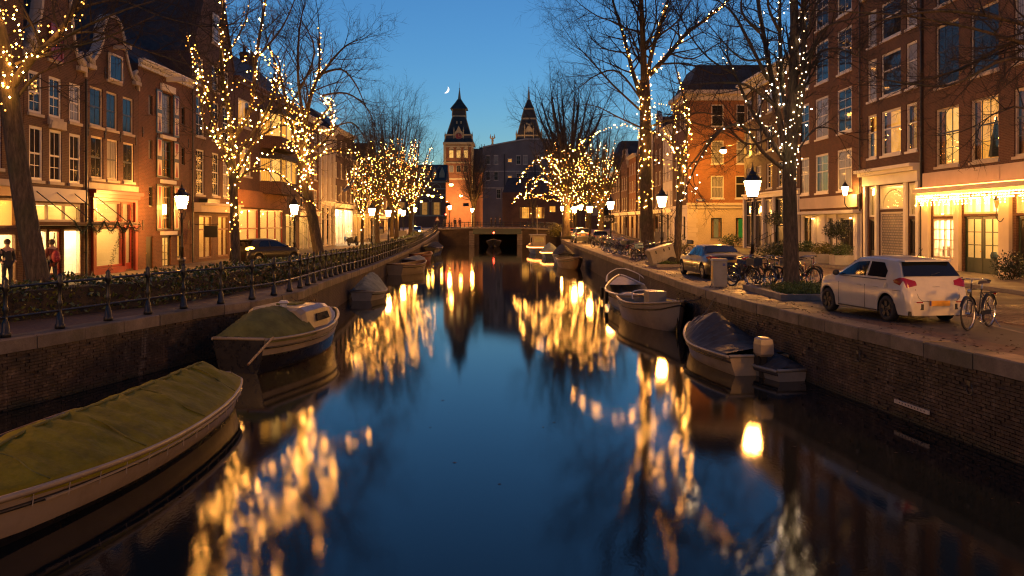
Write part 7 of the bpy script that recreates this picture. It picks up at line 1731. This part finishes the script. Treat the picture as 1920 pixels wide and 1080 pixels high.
# kerbed bed round the dark tree
def tree_bed(label, x0, x1, y0, y1, hgt=.2, green=900, seed=3):
    r = thing('tree_bed', label, 'planting bed', ((x0+x1)/2, (y0+y1)/2, 0), 'kerbed tree beds')
    for a, b, c, d in ((x0, x1, y0, y0+.2), (x0, x1, y1-.2, y1), (x0, x0+.2, y0+.202, y1-.202), (x1-.2, x1, y0+.202, y1-.202)): MB().box(a, b, c, d, -.05, hgt).build('kerb', 'kerb_stone', r)
    MB().box(x0+.2, x1-.2, y0+.2, y1-.2, -.04, hgt-.06).build('soil', 'soil', r); m = MB(); rg = random.Random(seed)
    for k in range(green//100): leaves(m, (rg.uniform(x0+.5, x1-.5), rg.uniform(y0+.5, y1-.5), hgt+.02), (.5, .5, .18), 130, .04, rg, hgt-.05)
    m.build('ground_cover', 'grass_moss', r, kind='stuff')
tree_bed('stone-kerbed bed of green ground cover round the dark tree', 8.0, 10.7, 25.4, 31.2 if False else 29.6, .17, 4200)
tree_bed('stone-kerbed bed round the slim tree by the cargo box', 7.5, 9.6, 44.2, 48.0, .15, 900, 4)
tree_bed('long low kerbed bed with timber pallet further along the quay', 7.3, 9.0, 53.0, 57.5, .15, 500, 5)
cb = thing('utility_cabinet', 'grey utility cabinet with small blue sticker on the quay edge', 'cabinet', (7.5, 31, 0)); x, y = 7.52, 31
m = MB(); m.box(x-.25, x+.25, y-.2, y+.2, 0, .93); bo = m.build('body', 'cabinet_grey', cb); m = MB(); m.add([(x-.28, y-.23, .93), (x+.28, y-.23, .93), (x+.28, y+.23, .93), (x-.28, y+.23, .93), (x-.25, y-.2, 1.0), (x+.25, y-.2, 1.0), (x+.25, y+.2, 1.0), (x-.25, y+.2, 1.0)], BOXF); m.build('lid', 'cabinet_grey', cb)
MB().box(x-.22, x+.22, y-.212, y-.202, .06, .88).build('door', 'cabinet_grey', bo); MB().box(x+.08, x+.18, y-.216, y-.2125, .74, .84).build('sticker', 'plate_blue', bo); MB().box(x-.256, x-.251, y-.1, y+.1, .25, .75).build('poster', 'plate_yellow', bo)
cb = thing('utility_cabinet', 'pale cabinet by the far left lantern at the hedge end', 'cabinet', (X_(756, 112), 112, 0)); x, y = X_(755, 112), 112; MB().box(x-.5, x+.5, y-.3, y+.3, -.3, 1.2).build('body', 'cabinet_grey', cb); MB().box(x-.53, x+.53, y-.33, y+.33, 1.2, 1.28).build('lid', 'cabinet_grey', cb)
cb = thing('utility_cabinet', 'slim pale cabinet between thick elm and second right lantern', 'cabinet', (X_(1235, 72), 72, 0)); x, y = X_(1235, 72), 72; MB().box(x-.4, x+.4, y-.3, y+.3, 0, 1.5).build('body', 'cabinet_grey', cb); MB().box(x-.43, x+.43, y-.33, y+.33, 1.5, 1.56).build('lid', 'cabinet_grey', cb)
# tipped cargo box on its wheel
cg = thing('cargo_trailer', 'white cargo box trailer tipped on one wheel by the bicycles', 'trailer', (8.15, 45, 0), world=False); cg.location = (8.05, 45.6, 0); cg.rotation_euler = (0, 0, radians(8))
def tiltp(x_, y_, z_): a = radians(16); return (x_*cos(a)-z_*sin(a), y_, x_*sin(a)+z_*cos(a)+.28)
m = MB(); q = [tiltp(*p_) for p_ in ((-.65, -.4, 0), (.65, -.4, 0), (.65, .4, 0), (-.65, .4, 0), (-.65, -.4, .7), (.65, -.4, .7), (.65, .4, .7), (-.65, .4, .7))]; m.hexa(q); bx_ = m.build('box', 'cabinet_grey', cg)
m = MB(); m.hexa([tiltp(*p_) for p_ in ((-.69, -.44, .7), (.69, -.44, .7), (.69, .44, .7), (-.69, .44, .7), (-.67, -.42, .78), (.67, -.42, .78), (.67, .42, .78), (-.67, .42, .78))]); m.build('lid', 'cabinet_grey', cg)
for x_ in (-.35, .1, .4): m = MB(); m.hexa([tiltp(*p_) for p_ in ((x_-.03, -.425, .5), (x_+.03, -.425, .5), (x_+.03, -.402, .5), (x_-.03, -.402, .5), (x_-.03, -.425, .66), (x_+.03, -.425, .66), (x_+.03, -.402, .66), (x_-.03, -.402, .66))]); m.build('latch', 'iron', bx_)
m = MB(); n = 16; m.loft([[(.35+q_*cos(2*pi*k/n), -.5+o_, .26+q_*sin(2*pi*k/n)) for q_, o_ in ((.02, -.05), (.16, -.05), (.25, -.06), (.26, 0), (.25, .06), (.16, .05), (.02, .05))] for k in range(n+1)], closed=False); m.build('wheel', 'tyre', cg, True)
# planters and shrubs before the white shopfront
for i, (px, Y, w) in enumerate(((1512, 50, 1.1), (1545, 46.5, 1.2), (1578, 44.5, 1.0))):
    x = (px-960)*Y/F; pl = thing('planter', '%s concrete planter box before the white shopfront' % ('farthest', 'middle', 'nearest')[i], 'planter', (x, Y, 0), 'concrete planters')
    for a, b, c, d in ((x-w/2, x+w/2, Y-.4, Y-.32), (x-w/2, x+w/2, Y+.32, Y+.4), (x-w/2, x-w/2+.08, Y-.318, Y+.318), (x+w/2-.08, x+w/2, Y-.318, Y+.318)): MB().box(a, b, c, d, 0, .62).build('side', 'concrete', pl)
    MB().box(x-w/2+.08, x+w/2-.08, Y-.32, Y+.32, .0, .55).build('soil', 'soil', pl)
    shrub('%s shrub growing from the %s concrete planter' % (('brown-green', 'yellow-green trailing', 'low green')[i], ('farthest', 'middle', 'nearest')[i]), (x, Y, .85), (w*.62, .5, .42), 1100, .055, ('leaf_green', 'leaf_yellow', 'leaf_green')[i], z0=.5, seed=20+i)
x, y = (1568-960)*48/F, 48; tp = thing('potted_tree', 'small round-crowned potted tree by the dark shop door', 'tree', (x, y, 0)); m = MB(); leaves(m, (x, y, 1.9), (.75, .75, .55), 1300, .06, random.Random(5)); m.build('crown', 'leaf_dark', tp, kind='stuff'); MB().tube([(x, y, .3), (x+.03, y, 1.6)], .03, 6).build('trunk', 'bark', tp); MB().lathe([(.2, 0), (.28, .4), (.28, .45)], (x, y, 0), 10).build('pot', 'dark_paint', tp)
shrub('wide dark evergreen shrub at the foot of the stoop', ((1462-960)*52/F, 52, .55), (1.6, 1.0, .65), 1900, .06, 'leaf_dark', seed=31)
x, y = (1452-960)*60/F, 60; tp = thing('potted_tree', 'slender potted tree beside the iron stoop railing', 'tree', (x, y, 0)); m = MB(); leaves(m, (x, y, 2.6), (.9, .9, .6), 900, .06, random.Random(6)); m.build('crown', 'leaf_dark', tp, kind='stuff'); MB().tube([(x, y, .3), (x, y, 2.4)], .03, 6).build('trunk', 'bark', tp); MB().lathe([(.22, 0), (.3, .42), (.3, .48)], (x, y, 0), 10).build('pot', 'dark_paint', tp)
shrub('shrub below the amber window of the orange corner building', ((1372-960)*80/F, 80, .6), (1.3, .8, .7), 900, .08, 'leaf_green', seed=33)
shrub('dark bush by the green doors behind the lone bicycle', ((1895-960)*33/F, 33, .6), (.8, .7, .65), 1200, .05, 'leaf_dark', seed=34)
shrub('grassy reed tuft at the bridge end of the right quay', (7.4, 141, .9), (1.6, 1.2, 1.3), 1500, .12, 'leaf_yellow', seed=35)
shrub('yellow-leaved bush behind the slim tree', (9.5, 49.5, .9), (.8, .8, .8), 700, .06, 'leaf_yellow', seed=36)
# timber pallet, scooter, flag, signs
pa_ = thing('pallet', 'wooden pallet lying in the long low bed', 'pallet', (8.0, 54, .15))
for k in range(6): MB().box(7.6, 8.6, 53.7+k*.2, 53.82+k*.2, .28, .31).build('plank', 'brown_wood', pa_)
for k in range(3): MB().box(7.6+k*.45, 7.7+k*.45, 53.7, 54.85, .15, .278).build('bearer', 'brown_wood', pa_)
sc = thing('scooter', 'dark motor scooter parked before the white-lit shop', 'scooter', (X_(655, 88), 88, LZ), world=False); sc.location = (-16.4, 88, frise(88)+.115); sc.rotation_euler.z = radians(60)
for x_ in (-.6, .6):
    m = MB(); n = 16; m.loft([[(x_+q_*cos(2*pi*k/n), o_, .24+q_*sin(2*pi*k/n)) for q_, o_ in ((.1, -.05), (.22, -.05), (.24, 0), (.22, .05), (.1, .05))] for k in range(n+1)], closed=False); m.build('wheel', 'tyre', sc, True)
m = MB(); m.loft([[(x_, -w, z0), (x_, w, z0), (x_, w*.8, z1), (x_, -w*.8, z1)] for x_, w, z0, z1 in ((-.95, .1, .5, .7), (-.6, .2, .35, .78), (-.1, .2, .25, .75), (.0, .2, .22, .32), (.35, .2, .22, .32), (.45, .2, .25, .85), (.6, .12, .4, 1.0))]); m.build('body', 'plastic_black', sc)
m = MB(); m.box(-.75, -.05, -.14, .14, .77, .86); m.build('seat', 'saddle_leather', sc); m = MB(); m.tube([(.5, 0, .8), (.42, 0, 1.1)], .03, 6); m.tube([(.38, -.32, 1.1), (.42, 0, 1.12), (.38, .32, 1.1)], .018, 5); m.build('handlebar', 'plastic_black', sc)
fl = thing('flag_pole', 'slanting flag pole with furled flag on the left facades', 'flag', (LXF, 92, 5)); MB().tube([(LXF, 92, 5.2), (LXF+2.4, 92.3, 8.4)], .05, 6).build('pole', 'white_paint', fl); m = MB(); m.tube(smooth_path([(LXF+.5, 92.05, 5.8), (LXF+.9, 92.1, 6.0), (LXF+1.5, 92.2, 6.9), (LXF+2.1, 92.25, 7.8)]), [.1, .25, .2, .16, .17, .2, .15, .12, .1, .1, .1, .1, .05], 7); m.build('flag', 'plate_blue', fl)
sp = thing('street_sign', 'blue street name plate on the orange corner building', 'sign', (X_(1313, 85), 84.97, 4.5)); MB().box(X_(1313, 85)-.42, X_(1313, 85)+.42, 84.96, 84.99, 4.45, 4.72).build('plate', 'plate_blue', sp); 
for k, w in ((0, .3), (1, .2)): MB().box(X_(1313, 85)-w, X_(1313, 85)+w, 84.953, 84.958, 4.62-k*.11, 4.66-k*.11).build('lettering', 'white_paint', sp)
qs = thing('depth_sign', 'slim white plate fixed low on the right quay wall', 'sign', (7.7, 16.5, -1.3))
a_, b_ = (7.93, 16.1), (7.78, 17.2); dz = WATER+.28
MB().hexa([(a_[0]-.08, a_[1], dz), (b_[0]-.08, b_[1], dz), (b_[0]-.05, b_[1], dz), (a_[0]-.05, a_[1], dz), (a_[0]-.08, a_[1], dz+.075), (b_[0]-.08, b_[1], dz+.075), (b_[0]-.05, b_[1], dz+.075), (a_[0]-.05, a_[1], dz+.075)]).build('plate', 'stone_trim', qs)
for k in range(9): y = 16.2+k*.1; x = 7.93-.136*(y-16.1)-.082; MB().box(x-.004, x, y, y+.035, dz+.025, dz+.055).build('numeral', 'iron', qs)
sb = thing('shop_sign', 'dark awning board with white lowercase letters behind the third right lantern', 'sign', (X_(1138, 116), 116, 2))
MB().box(X_(1128, 116), X_(1152, 116), 116, 116.1, ZZ(418, 116), ZZ(403, 116)).build('board', 'dark_paint', sb)
cu = bpy.data.curves.new('letters', 'FONT'); cu.body = 'fuo'; cu.size = 1.05; cu.extrude = .01; cu.materials.append(MATS['white_paint']); tmp = bpy.data.objects.new('tmp', cu); lm_ = bpy.data.meshes.new_from_object(tmp); bpy.data.objects.remove(tmp); lt = bpy.data.objects.new('lettering', lm_); COL.objects.link(lt); lt.parent = sb
lt.location = sub3((X_(1131, 116), 115.98, ZZ(415, 116)), tuple(sb.location)); lt.rotation_euler = (pi/2, 0, 0)
# small things on the near quay
for i, (x, y, l, a) in enumerate(((10.5, 17.4, 1.9, .12), (8.5, 18.2, .0, 0))):
    if l: 
        m = MB(); m.hexa([(x-.06, y-l, .007), (x+.06, y-l, .007), (x+.06+a*l, y+l, .007), (x-.06+a*l, y+l, .007), (x-.06, y-l, .011), (x+.06, y-l, .011), (x+.06+a*l, y+l, .011), (x-.06+a*l, y+l, .011)]); structure(m.build('parking_line', 'kerb_stone'))
# ------------------------------------------------------------------ pavers on the near right street, the largest one by one
rgp = random.Random(14); PV = []
t = NT('paver_brick'); n = t.noise(t.pos(), 3.1, 5, .65); n2 = t.noise(t.pos(), .6, 4)
t.princ(t.mix(t.ramp(n.outputs[0], [(.3, (.07, .04, .026)), (.55, (.12, .065, .04)), (.75, (.17, .10, .065))]), (.6, .6, .6), t.ramp(n2.outputs[0], [(.4, (0, 0, 0)), (.7, (.7, .7, .7))]), 'MULTIPLY'), t.ramp(n2.outputs[0], [(.35, (.45,)*3), (.65, (.8,)*3)]), 0, t.bump(t.noise(t.pos(), 40, 3).outputs[0], .3, .005))
for k in range(4):
    mb = MB(); w, l = .1, .2; e = .006; mb.add([(-l/2, -w/2, 0), (l/2, -w/2, 0), (l/2, w/2, 0), (-l/2, w/2, 0), (-l/2+e, -w/2+e, .03), (l/2-e, -w/2+e, .03), (l/2-e, w/2-e, .03), (-l/2+e, w/2-e, .03)], BOXF); PV.append(mb.mesh('paver', 'paver_brick'))
pvr = thing('brick_paving', 'red-brown brick paving of the street around the lone bicycle', 'paving', (12, 20, 0)); pvr['kind'] = 'structure'
cand = []
for r_ in range(0, 92):
    y = 14.2+r_*.106
    for c_ in range(60):
        x = 10.75+c_*.207+(.1035 if r_ % 2 else 0)
        if x > 16.1 or x/y > .63 or x < 10.8+max(0, 24-y)*.12: continue
        cand.append((y, x))
cand.sort(); rest = MB()
for i, (y, x) in enumerate(cand):
    z = -.012+rgp.uniform(-.003, .004)
    if i < 300: child('paver', rgp.choice(PV), pvr, (x, y, z), (rgp.uniform(-.01, .01), rgp.uniform(-.01, .01), rgp.uniform(-.02, .02)))
    else:
        l, w, e = .1, .05, .006; rest.add([(x-l+e*0, y-w, z), (x+l, y-w, z), (x+l, y+w, z), (x-l, y+w, z), (x-l+e, y-w+e, z+.03), (x+l-e, y-w+e, z+.03), (x+l-e, y+w-e, z+.03), (x-l+e, y+w-e, z+.03)], BOXF)
if rest.v: rest.build('paving_field', 'paver_brick', pvr, kind='stuff')
lm_ = MB(); rg = random.Random(51)
m_plain('dead_leaf', (.03, .014, .006), .8, var=.6, scale=30)
for k in range(700):
    y = 13+rg.random()**1.6*45; ex = np.interp(y, [q[1] for q in RE], [q[0] for q in RE]); x = ex+.15+abs(rg.gauss(0, 1.1)); a = rg.uniform(0, 6.3); s_ = rg.uniform(.025, .06); z = (.045 if x < ex+.5 else .018)+rg.uniform(0, .012)
    lm_.add([(x+s_*cos(a), y+s_*sin(a), z), (x+s_*.5*cos(a+1.6), y+s_*.5*sin(a+1.6), z+rg.uniform(0, .02)), (x-s_*cos(a), y-s_*sin(a), z), (x+s_*.5*cos(a-1.6), y+s_*.5*sin(a-1.6), z+rg.uniform(0, .02))], [(0, 1, 2, 3)])
o = lm_.build('fallen_leaves', 'dead_leaf', kind='stuff'); tag(o, 'brown fallen leaves scattered along the right quay edge', 'leaves', kind='stuff')
fl_ = MB(); rg = random.Random(61)
for k in range(1500):
    y = 9+rg.random()**1.5*60; side = rg.random(); xl = np.interp(y, [q[1] for q in LE], [q[0] for q in LE]); xr = np.interp(y, [q[1] for q in RE], [q[0] for q in RE])
    x = xr-abs(rg.gauss(0, .7))-.08 if side < .55 else xl+abs(rg.gauss(0, .7))+.08 if side < .9 else rg.uniform(xl, xr); a = rg.uniform(0, 6.3); s_ = rg.uniform(.02, .045); z = WATER+.004
    fl_.add([(x+s_*cos(a), y+s_*sin(a), z), (x+s_*.5*cos(a+1.6), y+s_*.5*sin(a+1.6), z+.004), (x-s_*cos(a), y-s_*sin(a), z), (x+s_*.5*cos(a-1.6), y+s_*.5*sin(a-1.6), z+.004)], [(0, 1, 2, 3)])
o = fl_.build('floating_leaves', 'dead_leaf', kind='stuff'); tag(o, 'brown leaves floating on the water beside the quay walls', 'leaves', kind='stuff')
def rope(label, a, b, sag): tag(MB().tube(smooth_path([a, (lerp(a, b, .5)[0], lerp(a, b, .5)[1], lerp(a, b, .5)[2]-sag), b], 5), .016, 5).build('mooring_rope', 'rope_fibre'), label, 'rope', 'mooring ropes')
m_plain('rope_fibre', (.16, .12, .07), .9, var=.3, scale=20)
rope('mooring rope from the cabin boat to the left quay', (-6.4, 28.2, -.5), (-7.75, 29.6, -.2), .1)
rope('mooring rope from the blue-tarped motorboat to the right quay', (5.75, 26.6, -.75), (6.75, 28.0, .0), .12); rope('mooring rope from the cream sloop to the right quay', (5.95, 30.5, -.45), (6.75, 28.8, .02), .1)
for i, y in enumerate((12.2, 15.0, 18.6, 24.0)):
    x = np.interp(y, [q[1] for q in RE], [q[0] for q in RE])-.03; rg_ = thing('mooring_ring', '%s iron mooring ring on the right quay wall' % ('first', 'second', 'third', 'fourth')[i], 'mooring ring', (x, y, -.55), 'mooring rings')
    MB().tube([(x-.03, y+.1*cos(a), -.62+.1*sin(a)) for a in [2*pi*k/12 for k in range(13)]], .013, 5, False).build('ring', 'iron_worn', rg_); MB().box(x-.05, x+.04, y-.05, y+.05, -.56, -.48).build('bracket', 'iron_worn', rg_)
# ------------------------------------------------------------------ people
m_plain('skin', (.42, .24, .16), .55, var=.1, scale=6); m_plain('coat_dark', (.02, .018, .018), .8, var=.3, scale=8); m_plain('coat_red', (.15, .03, .015), .8, var=.2, scale=8); m_plain('trousers', (.025, .025, .035), .85, var=.2, scale=8); m_plain('hair_brown', (.035, .02, .012), .6, var=.2, scale=20); m_plain('bag_red', (.28, .02, .03), .7, var=.2, scale=8)
def skin_mesh(name, verts, edges, radii, mat, parent, sub=1):
    me = bpy.data.meshes.new(name); me.from_pydata(verts, edges, []); o = bpy.data.objects.new(name, me); COL.objects.link(o); o.parent = parent; me.materials.append(MATS[mat])
    md = o.modifiers.new('skin', 'SKIN'); md.use_smooth_shade = True
    lay = me.skin_vertices[0].data
    for i, r in enumerate(radii): lay[i].radius = (r, r) if not isinstance(r, tuple) else r
    lay[0].use_root = True
    sd = o.modifiers.new('sub', 'SUBSURF'); sd.levels = sub; sd.render_levels = sub
    return o
def person(label, loc, rz, coat, h=1.74, stride=.16, arm=.25, group=None, bag=None):
    r = thing('person', label, 'person', loc, group, rz, world=False); k = h/1.74; S3 = lambda *p_: tuple(x*k for x in p_)
    V = [S3(0, 0, .95), S3(0, 0, 1.2), S3(0, 0, 1.42), S3(.01, 0, 1.52), S3(.03, 0, 1.64), S3(.03, 0, 1.72),
         S3(.0, .1, .9), S3(stride, .1, .5), S3(stride*.7, .1, .08), S3(stride*.7+.16, .1, .04), S3(.0, -.1, .9), S3(-stride*.4, -.1, .5), S3(-stride, -.1, .1), S3(-stride+.15, -.1, .04),
         S3(0, .19, 1.4), S3(-.03, .25, 1.12), S3(arm, .22, .98), S3(arm+.08, .21, .96), S3(0, -.19, 1.4), S3(-.05, -.25, 1.12), S3(arm*.6, -.22, .95), S3(arm*.6+.08, -.21, .92)]
    E = [(0, 1), (1, 2), (2, 3), (3, 4), (4, 5), (0, 6), (6, 7), (7, 8), (8, 9), (0, 10), (10, 11), (11, 12), (12, 13), (2, 14), (14, 15), (15, 16), (16, 17), (2, 18), (18, 19), (19, 20), (20, 21)]
    Rr = [.13, .13, .12, .055, .1, .085, .09, .06, .04, .035, .09, .06, .04, .035, .06, .045, .035, .03, .06, .045, .035, .03]
    skin_mesh('body', V, E, [x*k for x in Rr], 'skin', r)
    C = [V[0], V[1], V[2], V[14], V[15], lerp(V[15], V[16], .85), V[18], V[19], lerp(V[19], V[20], .85), S3(0, 0, .72)]
    skin_mesh('coat', C, [(0, 1), (1, 2), (2, 3), (3, 4), (4, 5), (2, 6), (6, 7), (7, 8), (0, 9)], [x*k for x in (.165, .16, .145, .085, .068, .055, .085, .068, .055, .18)], coat, r)
    skin_mesh('trousers', [V[0], V[6], V[7], V[8], V[10], V[11], V[12]], [(0, 1), (1, 2), (2, 3), (0, 4), (4, 5), (5, 6)], [x*k for x in (.14, .105, .078, .06, .105, .078, .06)], 'trousers', r)
    m = MB(); m.ball(S3(.01, 0, 1.68), .118*k, 10, 7, (1.05, .95, 1.0)); m.build('hair', 'hair_brown', r, True)
    for s_ in (0, 1):
        q = V[8] if s_ == 0 else V[12]; MB().box(q[0]-.08, q[0]+.18, q[1]-.05, q[1]+.05, 0, .09).build('shoe', 'iron', r)
    MB().ball(S3(.135, 0, 1.635), .016, 5, 4).build('nose', 'skin', r)
    return r
yl = 35.0
person('person in a dark coat standing before the orange-lit window', (-17.9, 30.25, LZ+.115), radians(-30), 'coat_dark', 1.72, .05, .12)
person('person in a rust-red coat at the canopy shop door', (-17.2, 31.9, LZ+.115), radians(150), 'coat_red', 1.68, .1, .25)
bp = thing('backpack', 'small red backpack worn by the person at the canopy shop', 'backpack', (-17.05, 31.8, .8)); m = MB(); m.ball((-16.98, 31.77, 1.05), .2, 10, 7, (.75, .8, 1.15)); b0 = m.build('bag', 'bag_red', bp, True); MB().ball((-16.87, 31.72, .98), .12, 8, 6, (.6, .9, .9)).build('pocket', 'bag_red', b0, True)
for i, (px, c_, a) in enumerate(((832, 'coat_dark', 0), (853, 'coat_dark', 80), (862, 'coat_red', -70), (921, 'coat_dark', 10), (929, 'coat_dark', 170), (938, 'coat_dark', 200))):
    x = X_(px, 153); person('%s person on the bridge, counted from the traffic light' % nm[i].replace('nearest', 'first'), (x, 153, bz(x) if x > -13 else 1.2), radians(a), c_, 1.75, .15, .15, 'people on the bridge')
for o in bpy.data.objects:
    if '_org' in o: del o['_org']
